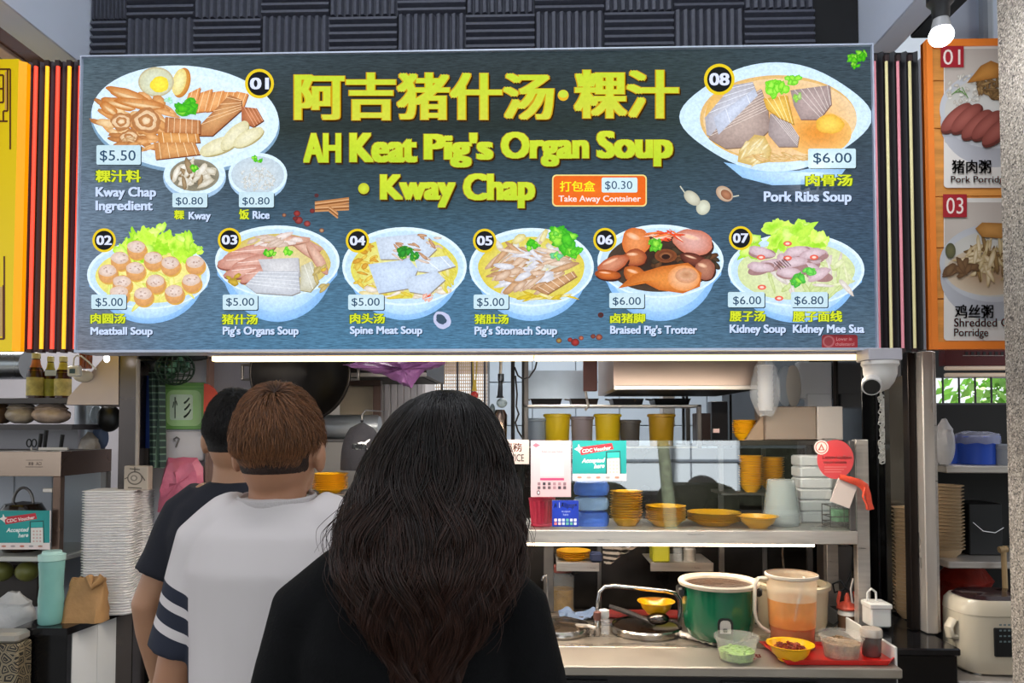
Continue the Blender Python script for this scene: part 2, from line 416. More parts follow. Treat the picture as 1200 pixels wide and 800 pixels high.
    slab(P, [(284, 126), (302, 128), (310, 142), (298, 150), (284, 144)], 'c07c54', 'a05c38', 4, 'dca07c', edge='5a2c12')
    slab(P, [(195, 138), (236, 142), (236, 158), (194, 156)], 'cc9060', 'a86c40', 6, 'e8c8a0', edge='6a3416')
    slab(P, [(186, 156), (234, 158), (236, 168), (188, 170)], 'dca464', 'bc7c40', 5, 'f0d8b0', edge='6a3416')
    slab(P, [(182, 168), (230, 168), (236, 182), (184, 188)], 'd8a268', 'b87c48', 5, 'ecd0a4', edge='6a3416')
    for (x, y, rx, ry, ro) in ((258, 172, 24, 9, -.35), (276, 160, 22, 9, -.8), (292, 162, 20, 8, -.5)):
        P.ell(x + 1, y + 1.5, rx, ry, 'a89c6c', rot=ro); P.ell(x, y, rx, ry, 'e4e0c2', 'cfc89e', rot=ro, wob=.04)
    leaf(P, 222, 128, 17, n=14, seed=4); leaf(P, 200, 118, 7, 'b8e6d8', '8cc8b0', n=4)
    badge(P, 304, 98, 17, '01'); tagp(P, (113, 170, 165, 193), '$5.50', (117, 176, 159, 190))
    cap(P, '粿汁料', (112, 199, 165, 213.5), [('Kway Chap', (112, 219, 183, 234)), ('Ingredient', (112, 235, 179, 250))])
    part('dish_print', P, 'oval plate of braised ingredients numbered 01')
    # kway, rice
    P = Print(Y)
    P.ell(228, 207, 37, 27, '9ab8d6', rings=1); P.ell(228, 204, 36, 25, 'c2dcf0', 'cfe4f5', n=36); P.ell(228, 205, 29, 19, '5c5648', '8a8472', n=32)
    bits(P, 228, 205, 22, 13, 34, [('dcd8cc', 'b4aa94'), ('e8e6de', 'c2b8a4'), ('a89070', '7c6648')], 10, 3.5, seed=5)
    leaf(P, 229, 197, 7, n=6); tagp(P, (202, 226, 243, 243), '$0.80', (206, 231, 238, 241)); cap(P, '粿', (204, 246, 216, 257), [('Kway', (221, 248, 247, 260))])
    part('dish_print', P, 'small plate of flat rice sheets')
    P = Print(Y)
    P.ell(302, 208, 34, 27, '9ab8d6', rings=1); P.ell(302, 205, 34.5, 26, 'c2dcf0', 'cfe4f5', n=36); P.ell(302, 205, 31, 22, 'c4cfd6', 'b6c6d2', n=32)
    bits(P, 302, 210, 22, 13, 90, [('dfe2e2', 'b8bcbc'), ('cfd2d0', 'a8a8a0')], 2.4, 1, seed=6)
    leaf(P, 298, 186, 6, n=5); leaf(P, 306, 189, 5, n=4); tagp(P, (280, 225, 321, 243), '$0.80', (284, 231, 316, 241)); cap(P, '饭', (280, 245, 292, 257), [('Rice', (296, 247, 316, 256.5))])
    part('dish_print', P, 'small bowl of white rice')
    # ---- 02
    P = Print(Y)
    q = random.Random(2)
    bowl(P, 174, 322, 72, 40, 14, 'e8e298', 'dcd470')
    for i in range(46):
        a = q.uniform(-2.75, -.35); d = q.uniform(.45, 1.08)
        P.ell(184 + 52 * cos(a) * d, 312 + 40 * sin(a) * d, q.uniform(6, 13), q.uniform(4, 9), q.choice(['b6e63c', 'd2f25e', '8ed41e', 'e2f78c']), q.choice(['8ccc24', 'a6dc34', 'c2ea50']), rot=q.uniform(0, 3), wob=.3, n=18, seed=i)
    bits(P, 170, 335, 55, 24, 26, [('ecea9a', 'd4d060'), ('dfe48a', 'c4cc52')], 14, 3, seed=9)
    for (x, y) in ((161, 293), (142, 306), (181, 306), (160, 318), (201, 312), (128, 321), (230, 311), (184, 333), (145, 334), (226, 332), (206, 345), (170, 348), (142, 346)):
        P.ell(x + 1, y + 2, 12, 11, 'b07c34', 'd4a44c', n=20); P.ell(x, y, 11.5, 11, 'dca468', 'c89058', n=22, wob=.03); P.ell(x - .5, y - 3.5, 10.5, 7, 'dccbc4', 'd0b4a0', n=20, wob=.05)
        for k in range(5): P.ell(x + q.uniform(-6, 6), y - 3 + q.uniform(-4, 4), 1.3, .8, 'b4988c', n=6, rings=1)
    badge(P, 122, 281.5, 13.8, '02'); tagp(P, (107, 345, 148, 362), '$5.00', (112, 349, 144, 360)); cap(P, '肉圆汤', (106, 367, 147, 379), [('Meatball Soup', (106, 383, 179, 395))])
    part('dish_print', P, 'bowl of meatballs and lettuce numbered 02')
    # ---- 03
    P = Print(Y); bowl(P, 325, 306, 73, 42, 26, 'd8cc9a', 'c8b460')
    pk = [('d8a898', 'b47868'), ('e2bcae', 'c08c7a'), ('c89080', 'a46c5c')]
    for (x, y, rx, ry, ro) in ((292, 296, 34, 8, -.3), (282, 306, 28, 9, -.15), (294, 309, 26, 8, -.35), (286, 318, 24, 7, -.2), (300, 322, 20, 6, -.4)):
        P.ell(x, y + 2, rx, ry, '8a5448', rot=ro); P.ell(x, y, rx, ry, 'd8ac9e', 'b87c6c', rot=ro, wob=.06); P.line([(x - rx * .6, y - 1), (x + rx * .6, y - 4)], .7, 'efd4cc')
    for (x, y, rx, ry, ro) in ((352, 284, 26, 6, .35), (360, 292, 24, 6, .6), (372, 302, 22, 6, 1.0), (340, 282, 24, 5, -.1)):
        P.ell(x, y + 1.5, rx, ry, 'a07460', rot=ro); P.ell(x, y, rx, ry, 'd8b4a2', 'bc8a76', rot=ro, wob=.1)
    bits(P, 320, 282, 30, 6, 14, [('e8dcd8', 'cdbcb6'), ('d8c4b8', 'b8a090')], 12, 3, seed=12, rot=0)
    slab(P, [(303, 304), (350, 302), (352, 324), (312, 326)], 'd2d2d6', 'b8b8be', 0, edge='8c8884')
    slab(P, [(288, 334), (304, 318), (350, 318), (352, 342), (342, 346), (300, 343)], 'ccd0d8', 'b4b8c2', 5, 'dde0e6', edge='8c8884')
    slab(P, [(353, 312), (366, 306), (374, 330), (364, 342), (352, 340)], 'd0d0c4', 'b8b49c', 2, 'e4e4dc', edge='98906c')
    bits(P, 378, 325, 8, 14, 8, [('d8b84a', 'b8942e'), ('c8b478', 'a08c50')], 6, 3, seed=3); bits(P, 274, 328, 8, 6, 6, [('c8a83a', 'a08428')], 6, 3, seed=4)
    leaf(P, 316, 297, 9, '4ec81c', '2c9416', n=7); leaf(P, 338, 296, 8, '84dc3a', '4cb41c', n=7)
    badge(P, 269, 281, 13.8, '03'); tagp(P, (261, 345, 302, 363), '$5.00', (265, 349, 298, 359.5)); cap(P, '猪什汤', (260, 368, 302, 380), [("Pig's Organs Soup", (261, 382, 350, 395))])
    part('dish_print', P, 'bowl of mixed organ slices numbered 03')
    # ---- 04
    P = Print(Y); bowl(P, 474, 312, 73, 46, 14, 'dcdca0', 'd2ca54')
    bits(P, 428, 312, 12, 26, 26, [('d8a43c', 'b07c24'), ('e0c85c', 'c4a030')], 6, 2.5, seed=2)
    bits(P, 474, 340, 50, 10, 26, [('e6dcb8', 'd0bc74'), ('ddc848', 'c4ac30'), ('e8e4dc', 'c8b8a0')], 10, 3, seed=7, rot=0)
    bits(P, 520, 318, 12, 22, 18, [('dcd060', 'c4b838'), ('e2dca0', 'cac060')], 9, 3, seed=8, rot=1.2)
    slab(P, [(440, 279), (494, 274), (512, 292), (500, 304), (446, 304)], 'ccd8e8', 'bac6d8', 0, edge='92826c')
    slab(P, [(432, 310), (480, 304), (490, 316), (480, 338), (444, 344)], 'c6d6ec', 'b4c4dc', 0, edge='8e8270')
    slab(P, [(486, 304), (524, 300), (534, 312), (508, 320), (490, 318)], 'cad8e8', 'bac8da', 2, 'e8ecf2', edge='8e7e70')
    slab(P, [(474, 326), (512, 318), (522, 328), (502, 346), (480, 342)], 'c8d6ea', 'b6c4d8', 0, edge='8e8270')
    bits(P, 486, 290, 34, 18, 22, [('c8a080', '9c7050'), ('dcccc0', 'b8a090')], 7, 1.6, seed=21, rot=.5); bits(P, 502, 349, 5, 3, 7, [('e2604a', 'b8402c'), ('eecabc', 'd08c7a')], 4, 1.6, seed=3)
    leaf(P, 472, 296, 12, '2f9c2c', '1c6c1e', n=9); leaf(P, 486, 300, 9, '349c34', '1c7420', n=7)
    badge(P, 419, 282, 13.8, '04'); tagp(P, (408, 345, 450, 363), '$5.00', (412, 349, 445, 359.5)); cap(P, '肉头汤', (410, 367, 451, 379), [('Spine Meat Soup', (410, 382, 495, 394))])
    part('dish_print', P, 'bowl of pale meat slices numbered 04')
    # ---- 05
    P = Print(Y); bowl(P, 623, 313, 73, 46, 14, 'dcd88c', 'd0c044')
    bits(P, 622, 300, 44, 24, 30, [('e2dcae', 'c8b86a'), ('e0e0d8', 'bcb8a8')], 13, 4, seed=6)
    st = [('ddc4ae', 'b08c70'), ('d0a884', 'a47c58'), ('e4d4c6', 'c0a48c'), ('e0e0e6', 'bcbcc6')]
    bits(P, 620, 310, 44, 18, 46, st, 17, 3.4, seed=10, rot=-.4); bits(P, 618, 330, 34, 12, 22, st, 14, 4, seed=11, rot=-.2); bits(P, 630, 298, 36, 8, 14, st, 18, 3, seed=14, rot=.3)
    slab(P, [(626, 338), (672, 318), (676, 324), (640, 346)], 'cda27a', 'a87c54', 6, 'e8d0b8', edge='8c6440')
    bits(P, 640, 348, 30, 5, 12, [('d8c034', 'b89c20'), ('e8e0b0', 'cfc070')], 9, 2, seed=5, rot=0)
    leaf(P, 622, 286, 11, '4cc820', '2f9c18', n=6); leaf(P, 660, 282, 20, '58cc28', '2e9c1c', n=18, seed=3); leaf(P, 650, 274, 10, '8ce05a', '48b020', n=8); leaf(P, 654, 300, 9, '7cd4a0', '48a868', n=5); leaf(P, 672, 296, 12, '6cd830', '38a41c', n=9)
    badge(P, 568, 282, 13.8, '05'); tagp(P, (555, 345, 596, 362), '$5.00', (559, 349, 591, 360)); cap(P, '猪肚汤', (556, 368, 596, 379.5), [("Pig's Stomach Soup", (556, 382, 653, 395))])
    part('dish_print', P, 'bowl of sliced stomach with coriander numbered 05')
    # ---- 06
    P = Print(Y); bowl(P, 774, 306, 74, 43, 24, '2c1c14', '48382c')
    bits(P, 800, 310, 40, 24, 30, [('4a3a28', '2c2016'), ('6a4428', '3c2414')], 8, 4, seed=2)
    for (x, y, rx, ry, ro, a, b) in ((745, 284, 17, 17, .4, 'e09058', 'c8682c'), (744, 302, 14, 10, 0, 'c87848', '8c3c20'), (718, 310, 20, 9, -.4, 'cc8a6c', 'a8502c'), (712, 322, 15, 6, .1, 'cc6c2c', '8c3c14'),
                            (744, 322, 14, 10, .3, 'd07a34', 'a04c1c'), (812, 284, 24, 15, .25, 'd4a49c', 'c07058'), (812, 304, 16, 7, .3, '7c4030', '4c2018'), (826, 316, 12, 12, .3, 'b07860', '8c5040')):
        P.ell(x + 1, y + 2, rx, ry, '3a1a0c', rot=ro); P.ell(x, y, rx, ry, a, b, rot=ro, wob=.06); P.ell(x - 3, y - ry * .4, rx * .5, ry * .22, 'f0c4a4', a, rot=ro)
    P.poly([(724, 338), (742, 322), (776, 312), (806, 308), (822, 320), (820, 336), (800, 344), (772, 340), (752, 330)], 'dc8a40', 'b8601f')
    P.ell(801, 326, 19, 15, 'e8b890', 'dc8c4c'); P.ell(804, 323, 13, 9, 'd8a88c', 'c88c64'); P.ell(804, 322, 8, 5, 'b8805c', 'd0a07c')
    P.ell(780, 300, 13, 8, '5c2c18', '7c4424'); P.ell(780, 300, 9, 5, 'a86c44', '5c2c18'); P.ell(780, 301, 5, 3, '2c140c')
    bits(P, 778, 277, 22, 5, 30, [('e8502c', 'c83c1c'), ('f4e0cc', 'e0a080'), ('ee8848', 'd0602c')], 10, 1.1, seed=4, rot=.2); leaf(P, 768, 286, 12, '7cd438', '3c9c1c', n=9)
    badge(P, 709, 281, 13.8, '06'); tagp(P, (714, 343, 755, 361), '$6.00', (718, 348, 751, 358.5)); cap(P, '卤猪脚', (715, 367, 756, 378.5), [("Braised Pig's Trotter", (715, 381, 817, 394))])
    part('dish_print', P, 'bowl of dark braised trotters numbered 06')
    # ---- 07
    P = Print(Y); bowl(P, 933, 316, 80, 43, 16, 'd6dcb8', 'c8d49c'); q = random.Random(5)
    for i in range(48):
        a = q.uniform(-2.8, -.5); d = q.uniform(.5, 1.04)
        P.ell(926 + 60 * cos(a) * d, 308 + 44 * sin(a) * d, q.uniform(6, 14), q.uniform(4, 9), q.choice(['bce64c', 'd2ee68', '94d428', 'dcf08c']), q.choice(['96cc30', 'aadc44', 'c6e85c']), rot=q.uniform(0, 3), wob=.3, n=18, seed=i)
    bits(P, 950, 325, 52, 20, 40, [('dfe2c0', 'c2cc94'), ('ccd8a0', 'b0c078'), ('e0dcd8', 'c4b8b0')], 14, 3, seed=3)
    for i in range(15):
        x = q.uniform(886, 960); y = q.uniform(294, 322)
        P.ell(x + 1, y + 2, 16, 6.5, '9c7878', rot=q.uniform(-.4, .4)); P.ell(x, y, 15, 6, 'd8c4cc', 'b89ca4', rot=q.uniform(-.5, .5), wob=.1, seed=i)
    for (x, y) in ((891, 302), (922, 303), (953, 302), (922, 286), (892, 337), (912, 350)): P.ell(x, y, 5, 3, 'e8806c', 'd85040'); P.ell(x, y, 2.4, 1.3, 'f0d0c4')
    for k in range(5): P.line([(906 + k * 3, 308 - k), (914 + k * 3, 316 - k)], .9, '4c3438')
    leaf(P, 934, 326, 14, '62cc4c', '38a034', n=10); leaf(P, 948, 318, 10, '7cd85c', '44ac3c', n=7)
    badge(P, 868, 279, 13.8, '07'); tagp(P, (853, 342, 896, 360), '$6.00', (859, 347, 892, 358)); tagp(P, (927, 342, 970, 360), '$6.80', (931, 347, 965, 358))
    cap(P, '腰子汤', (855, 364, 897, 376.5), [('Kidney Soup', (855, 380, 921, 393))]); cap(P, '腰子面线', (929, 364, 987, 377), [('Kidney Mee Sua', (929, 380, 1013, 393))])
    part('dish_print', P, 'bowl of kidney slices and lettuce numbered 07')
    # ---- 08
    P = Print(Y)
    P.poly([(848, 190), (870, 200), (960, 200), (1000, 186), (985, 206), (950, 216), (905, 217), (870, 208)], 'b4d2f0', '90bce6')
    def lens(cx, cy, rx, ry, k=.22):
        return [(cx + rx * cos(a) * (1 + k * (abs(cos(a)) ** 6)) / (1 + k), cy + ry * sin(a)) for a in [2 * pi * i / 60 for i in range(60)]]
    P.poly([(min(x, 1021), y) for x, y in lens(909, 137, 113, 64)], 'b8d2ea', 'c4dcf2', 3)
    P.poly([(min(x, 1021), y) for x, y in lens(910, 135, 108, 59)], 'c2daf0', 'c8e0f4', 3)
    P.ell(912, 139, 92, 51, 'e0b878', 'd8b070', n=48); P.ell(914, 140, 90, 48, 'e4aa58', 'e2c49a', n=48); P.ell(958, 156, 40, 26, 'd88c34', 'e6b468'); P.ell(850, 140, 24, 34, 'e6c48c', 'dcae5c')
    slab(P, [(826, 138), (858, 100), (882, 96), (888, 112), (850, 165), (828, 158)], 'c4c8d8', 'a8a4ac', 4, 'dde0ea', edge='8a7464')
    slab(P, [(830, 162), (868, 118), (892, 104), (900, 130), (902, 152), (880, 172), (850, 174)], 'b8a49c', '94807a', 9, 'd6c8c0', edge='7c6450')
    slab(P, [(836, 138), (884, 104), (888, 112), (842, 158)], 'c8d0e4', 'b4bacc', 2, 'e4e8f4')
    slab(P, [(926, 106), (972, 100), (974, 122), (960, 140), (938, 140), (930, 124)], 'b4a09e', '988684', 6, 'd4c8c4', edge='7c6058')
    slab(P, [(902, 134), (918, 132), (936, 160), (934, 172), (912, 172), (900, 158)], 'aea0a0', '948686', 6, 'd0c6c4', edge='806a5c')
    slab(P, [(894, 116), (922, 112), (930, 146), (912, 138), (898, 128)], 'e6c464', 'cc9c3c', 4, 'f4e4a4', edge='8c6828')
    P.poly([(866, 176), (884, 158), (896, 160), (904, 176), (902, 190), (880, 194), (864, 190)], 'e0cc98', 'c4a45c'); bits(P, 884, 178, 14, 12, 12, [('ece0bc', 'd0b878')], 8, 2, seed=3, rot=-1)
    P.ell(972, 146, 17, 11, 'eccc5c', 'dca83c', wob=.06); bits(P, 920, 184, 40, 6, 16, [('dcc090', 'c49850')], 10, 2, seed=7, rot=0)
    leaf(P, 910, 104, 15, 'a8ec54', '58c41c', n=16, seed=2); leaf(P, 928, 94, 10, '9ce850', '50b81c', n=8); leaf(P, 932, 116, 9, 'b8d48c', '7ca854', n=5)
    badge(P, 843, 93, 18, '08'); tagp(P, (947, 174, 1003, 197), '$6.00', (953, 179, 998, 192.5)); cap(P, '肉骨汤', (944, 204, 999, 218), [('Pork Ribs Soup', (895, 224, 998, 240))])
    part('dish_print', P, 'large bowl of pork ribs soup numbered 08')
    # ---- spices
    P = Print(Y)
    for i, (x0_, y0_, x1_, y1_) in enumerate(((369, 246, 409, 244), (369, 241, 409, 236), (386, 246, 396, 254))):
        for k in range(4): P.line([(x0_, y0_ - 4 + k * 1.8), (x1_, y1_ - 4 + k * 1.8)], 1.9, ('b47a48', 'd8a474', '8a5428', 'c88e5c')[k])
    part('cinnamon_print', P)
    P = Print(Y)
    for (x, y, r, c) in ((333, 252, 2.5, 'b08060'), (348, 250, 4, 'a83c38'), (350, 258, 5, 'a84440'), (360, 262, 4, 'b0504c'), (366, 247, 3, '8c3430'), (371, 229, 2.5, '4c2c34'), (377, 270, 3, 'c8a078'), (346, 256, 3, '802c2c'),
                         (655, 399, 3.5, 'a8904c'), (674, 401, 5, 'b03430'), (681, 396, 3, 'c87454'), (695, 394, 3, '8c4c3c'), (702, 395, 4, 'b4684c'), (704, 369, 3.5, '3c2c2c'), (668, 398, 3, 'b03c34')):
        P.ell(x, y, r, r * .9, c, '5c2020', n=12)
    o = P.build('peppercorn_print', glow, T, w=True, flat=True); o['kind'] = 'stuff'
    for k_, (x, y, rx, ry, ro, a, b, tl) in enumerate(((811, 232, 11, 7, .7, 'dcdcc8', 'b4b09c', [(804, 228), (797, 218)]), (824, 243, 8, 9, .5, 'e0e4d0', 'bcbca8', None), (849, 227, 8, 11, -.9, 'dccab0', 'b89880', [(856, 231), (866, 229)]))):
        P = Print(Y)
        if tl: P.line(tl, 1.4, 'c8c8b8')
        P.ell(x, y, rx, ry, a, b, rot=ro)
        if k_ == 2: P.ell(851, 228, 5, 7, 'b88060', '8c5a40', rot=-.9)
        part('garlic_print', P)
    P = Print(Y); P.ell(518, 375, 11, 9.5, 'b4bce0', 'c8ccec', rot=.6, wob=.05); P.ell(517, 374, 7, 5, '3c5268', rot=.6, wob=.1); part('onion_ring_print', P)
    P = Print(Y); leaf(P, 998, 68, 9, '6cd820', '3ca018', n=10); leaf(P, 1010, 66, 10, '58c81c', '2f9414', n=12, seed=4); leaf(P, 1001, 77, 7, '58c81c', '2f9414', n=6); part('coriander_print', P)
    P = Print(YB - .008)
    P.rrect(963, 392, 1005, 408.5, 3, 'c02c38', 'a8242e'); P.ell(971, 400, 7, 7, 'c86c70'); P.ell(971, 400, 5, 5, 'a83840'); P.text('Lower in', 980, 395, 998, 399, 'e8a8a8'); P.text('cholesterol', 979, 401, 1001, 405, 'e8a8a8')
    s = P.build('corner_sticker', print_mat('matte_print', rough=.45), T, w=True, flat=True); s['label'] = 'small red sticker on the lower right corner'
    return T
menu_board()
# ------------------------------------------------------------------ setting: floor, walls, beams, ceilings
conc = mat('concrete_floor', '77736e', r=.45, ns=3, na=.2, bump=.1, bs=60)
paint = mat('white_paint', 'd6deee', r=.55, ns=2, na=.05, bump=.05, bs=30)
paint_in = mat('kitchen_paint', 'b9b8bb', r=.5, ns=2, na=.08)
darkp = mat('dark_panel', '191719', r=.4, ns=3, na=.3)
struct('floor', MB().box(-9, 9, -3.2, 7, -.1, 0), conc)
struct('ground', MB().box(-30, 30, -40, -3.2, -.15, -.05), mat('asphalt', '2c2b2a', r=.9, ns=4, na=.2, spec=.2))
struct('ceiling', MB().box(-6.5, 6.5, 1.5, 7.6, 4.8, 4.95), paint)
# foam tile facade above the board
TW = .262
FL, FR = ax(106, 30, 2.75), ax(1009, 30, 2.75)
facade = struct('wall_front', MB().box(FL, FR, 2.775, 2.86, 2.62, 4.8), mat('facade_black', '121214', r=.7, ns=5, na=.3))
foam = mat('charcoal_foam', '50525e', r=.62, ns=60, na=.12, bump=.15, bs=300)
x_ref = ax(148, 30, 2.75); z_ref = az(148, 22, 2.75)
def foam_mb(vert):
    m = MB(); n = 9; h = TW * .992 / 2; pts = []
    for i in range(n):
        a = -h + 2 * h * i / n; w = 2 * h / n
        pts += [(a, .022), (a + w * .22, .004), (a + w * .62, 0), (a + w * .86, .02)]
    pts.append((h, .022)); prof = pts + [(h, .03), (-h, .03)]
    if vert: m.prism([(u, w) for u, w in prof], -h, h, 'z')
    else: m.prism([(w, -u) for u, w in prof], -h, h, 'x')
    return m
protos = [None, None]
for i in range(-1, 10):
    for j in range(-1, 5):
        v = (i + j) % 2 == 0
        c = (x_ref + (i + .5) * TW, 2.745, z_ref - (.5 - j) * TW)
        lo, hi = FL, FR
        if c[0] - TW / 2 > hi or c[0] + TW / 2 < lo: continue
        a, b = max(c[0] - TW / 2, lo), min(c[0] + TW / 2, hi)
        k = int(v)
        if protos[k] is None: protos[k] = foam_mb(v).build('foam_panel', foam, facade, ang=20); o = protos[k]
        else: o = protos[k].copy(); COL.objects.link(o); o.parent = facade
        o.location = ((a + b) / 2, c[1], c[2]); o.scale = ((b - a) / TW, 1, 1)
# partition beams and soffits left and right of the stall, running towards the viewer
struct('trim_1', MB().box(FL - .125, FL - .003, .2, 2.80, 2.97, 4.8, .004), paint)
struct('trim_2', MB().box(FR + .004, FR + .10, .2, 2.80, 2.97, 4.8, .004), paint)
struct('trim_3', MB().box(FL - .205, FL - .128, .2, 2.74, 2.975, 3.03), mat('brown_gloss_soffit', '5a3424', r=.14, ns=2, na=.2))
struct('trim_4', MB().box(FL - .262, FL - .208, .2, 2.74, 2.962, 3.0, .003), mat('pinkish_trim', 'd8bcb4', r=.4, ns=2, na=.05))
struct('trim_5', MB().box(-4.5, FL - .265, .2, 2.74, 2.975, 3.03), mat('taupe_soffit', '7c7268', r=.5, ns=3, na=.1))
struct('trim_6', MB().box(FR + .103, FR + .17, .2, 2.6, 2.965, 3.05, .004), mat('black_channel', '1c1c20', r=.35, ns=3))
struct('wall_right_fascia', MB().box(1.44, 4.2, 2.62, 2.7, 2.9, 4.8), paint)
struct('trim_7', MB().box(ax(1148, 20, 2.6), ax(1160, 20, 2.6), 2.57, 2.615, 2.9, 3.45, .01), mat('pipe_grey', 'a9b0b8', r=.4, ns=5))
# kitchen shell
struct('wall_back_1', MB().box(-6, ax(497, 470, 5.2), 5.2, 5.3, 0, 3.4), mat('cream_tile_wall', 'c9c3bb', r=.35, ns=3, na=.06))
wl, wr = ax(497, 470, 5.2), ax(571, 470, 5.2)
wz0, wz1 = az(540, 507, 5.2), az(540, 421, 5.2) + .3
cw = mat('cream_tile_wall'); bt = mat('blue_white_tile', 'b4c4d4', r=.25, ns=2, na=.06)
struct('wall_back_2', MB().box(wl, wr, 5.2, 5.3, 0, wz0), cw)
struct('wall_back_3', MB().box(wl, wr, 5.2, 5.3, wz1, 3.4), cw)
wb = struct('wall_back_4', MB().box(wr, 1.75, 5.22, 5.3, 0, 3.4), mat('grout', '8a8e94', r=.8, ns=20))
tile = None
for i in range(7):
    for j in range(6):
        x = wr + .165 + i * .305; z = 1.15 + j * .305
        if x + .15 > 1.75: continue
        if tile is None:
            tile = MB().box(-.15, .15, 0, .022, -.15, .15, .004).build('tile', bt, wb); o = tile
        else: o = tile.copy(); COL.objects.link(o); o.parent = wb
        o.location = (x, 5.2, z)
w = struct('window_1', MB().box(wl, wr, 5.19, 5.22, wz0 - .02, wz0 + .01), white_trim)
lt = MB()
for k in range(30): x = wl + (wr - wl) * (k + .5) / 30; lt.box(x - .0035, x + .0035, 5.235, 5.24, wz0, wz1)
for k in range(34): z = wz0 + (wz1 - wz0) * (k + .5) / 34; lt.box(wl, wr, 5.241, 5.246, z - .0035, z + .0035)
o = lt.build('window_net', mat('beige_net', 'cdb79f', r=.7, ns=9), w); o['kind'] = 'stuff'
for k, px in enumerate((483, 500, 518, 536, 553, 568)):
    MB().tube([(ax(px, 470, 5.15), 5.15, wz0), (ax(px, 470, 5.15), 5.15, wz1)], .008, 8).build('bar', mat('window_bar', '4c4a4e', r=.4, m=.6), w)
MB().box(wl, wr, 5.25, 5.256, az(540, 437, 5.2), wz1).build('blind', mat('pale_blind', 'eadde2', r=.6, ns=4, na=.04), w)
# side partitions between the stalls
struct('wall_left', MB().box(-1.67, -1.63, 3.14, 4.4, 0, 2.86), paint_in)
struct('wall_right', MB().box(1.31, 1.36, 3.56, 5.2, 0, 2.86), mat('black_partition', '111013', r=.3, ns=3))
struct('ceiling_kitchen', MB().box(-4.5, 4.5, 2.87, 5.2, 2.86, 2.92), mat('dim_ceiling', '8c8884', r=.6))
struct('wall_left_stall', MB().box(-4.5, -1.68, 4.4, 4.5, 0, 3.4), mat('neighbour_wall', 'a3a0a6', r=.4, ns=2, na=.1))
rw = struct('wall_right_stall', MB().box(1.37, 4.5, 4.8, 4.9, 0, az(1140, 474, 4.8)), mat('dark_wall', '141416', r=.5, ns=3))
struct('wall_right_stall_top', MB().box(1.37, 4.5, 4.8, 4.9, az(1140, 442, 4.8), 3.4), mat('dark_wall'))
w2 = struct('window_2', MB().box(1.4, 4.5, 4.77, 4.80, az(1140, 474, 4.8) - .02, az(1140, 474, 4.8) + .01), mat('window_bar'))
for px in range(1106, 1210, 19): MB().tube([(ax(px, 460, 4.78), 4.79, az(px, 474, 4.8)), (ax(px, 460, 4.78), 4.79, az(px, 441, 4.8))], .007, 6).build('bar', mat('window_bar'), w2)
# bush seen through that window
T = thing('green_bush', 'green leafy bush outside behind the barred window of the right stall', 'bush', (4.3, 7.2, 0))
lf = MB(); q = random.Random(3)
for i in range(700):
    c = Vector((4.55 + q.gauss(0, .28), 7.2 + q.gauss(0, .3), 2.0 + q.gauss(0, .3))); n = Vector((q.gauss(0, 1), q.gauss(0, 1), q.gauss(0, 1))).normalized(); t = n.orthogonal().normalized() * .07; b = n.cross(t) * .5
    lf.quad(c - t, c - b, c + t, c + b)
o = lf.build('foliage', mat('leaf_green', '86b45a', r=.6, ns=5, na=.3), T, w=True, flat=True); o['kind'] = 'stuff'
MB().tube([(4.45, 7.2, 0), (4.5, 7.2, 1), (4.6, 7.2, 1.9)], [.05, .04, .02]).build('trunk', mat('bark', '5c4c3a', r=.8, ns=20), T, w=True)

# ------------------------------------------------------------------ what stands outside behind the viewer (seen in the glass)
V = thing('pale_panel_van', 'pale blue white panelled van parked outside, seen only as a reflection in the counter glass', 'van', (2.6, -9, 0))
vp = mat('van_paint', 'd6e4f0', r=.3, ns=1, na=.04, coat=.3)
MB().box(-1.2, 3.95, -10.6, -8.9, .30, 1.9, .08).build('body', vp, V, w=True)
for x in (.75, 3.0): MB().box(x - .015, x + .015, -8.9, -8.88, .3, 1.8).build('seam', mat('seam', '6a7684', r=.5), V, w=True)
MB().box(-1.2, 3.95, -8.905, -8.87, .92, .98, .01).build('side_trim', mat('seam'), V, w=True)
MB().box(-1.2, 3.9, -8.905, -8.875, 1.42, 1.7, .02).build('side_window', mat('van_glass', '5d6c7a', r=.1, ns=1), V, w=True)
for x in (-.4, 3.2):
    MB().tube([(x, -8.98, .34), (x, -8.8, .34)], .34, 24).build('wheel', mat('tyre', '222222', r=.8, ns=9), V, w=True)
T = thing('street_tree', 'slim green barked tree standing outside by the pale van', 'tree', (2.1, -6.5, 0))
MB().tube([(2.18, -6.5, -.05), (2.12, -6.5, .6), (2.05, -6.5, 1.4), (2.15, -6.5, 3.0), (2.1, -6.5, 6.0)], [.12, .10, .09, .07, .05], 12).build('trunk', mat('green_bark', '75806a', r=.8, ns=9, na=.4, bump=.4), T, w=True)
cr = MB()
for i in range(1200):
    c = Vector((2.1 + q.gauss(0, .8), -6.5 + q.gauss(0, .8), 6.6 + q.gauss(0, .6))); n = Vector((q.gauss(0, 1), q.gauss(0, 1), q.gauss(0, 1))).normalized(); t = n.orthogonal().normalized() * .09; b = n.cross(t) * .5
    cr.quad(c - t, c - b, c + t, c + b)
o = cr.build('foliage', mat('leaf_green'), T, w=True, flat=True); o['kind'] = 'stuff'
hm = mat('hedge', '23261e', r=.95, ns=14, na=.6, bump=1, bs=30, spec=.1)  # for added dark blocks, shaped for the reflection in the glass
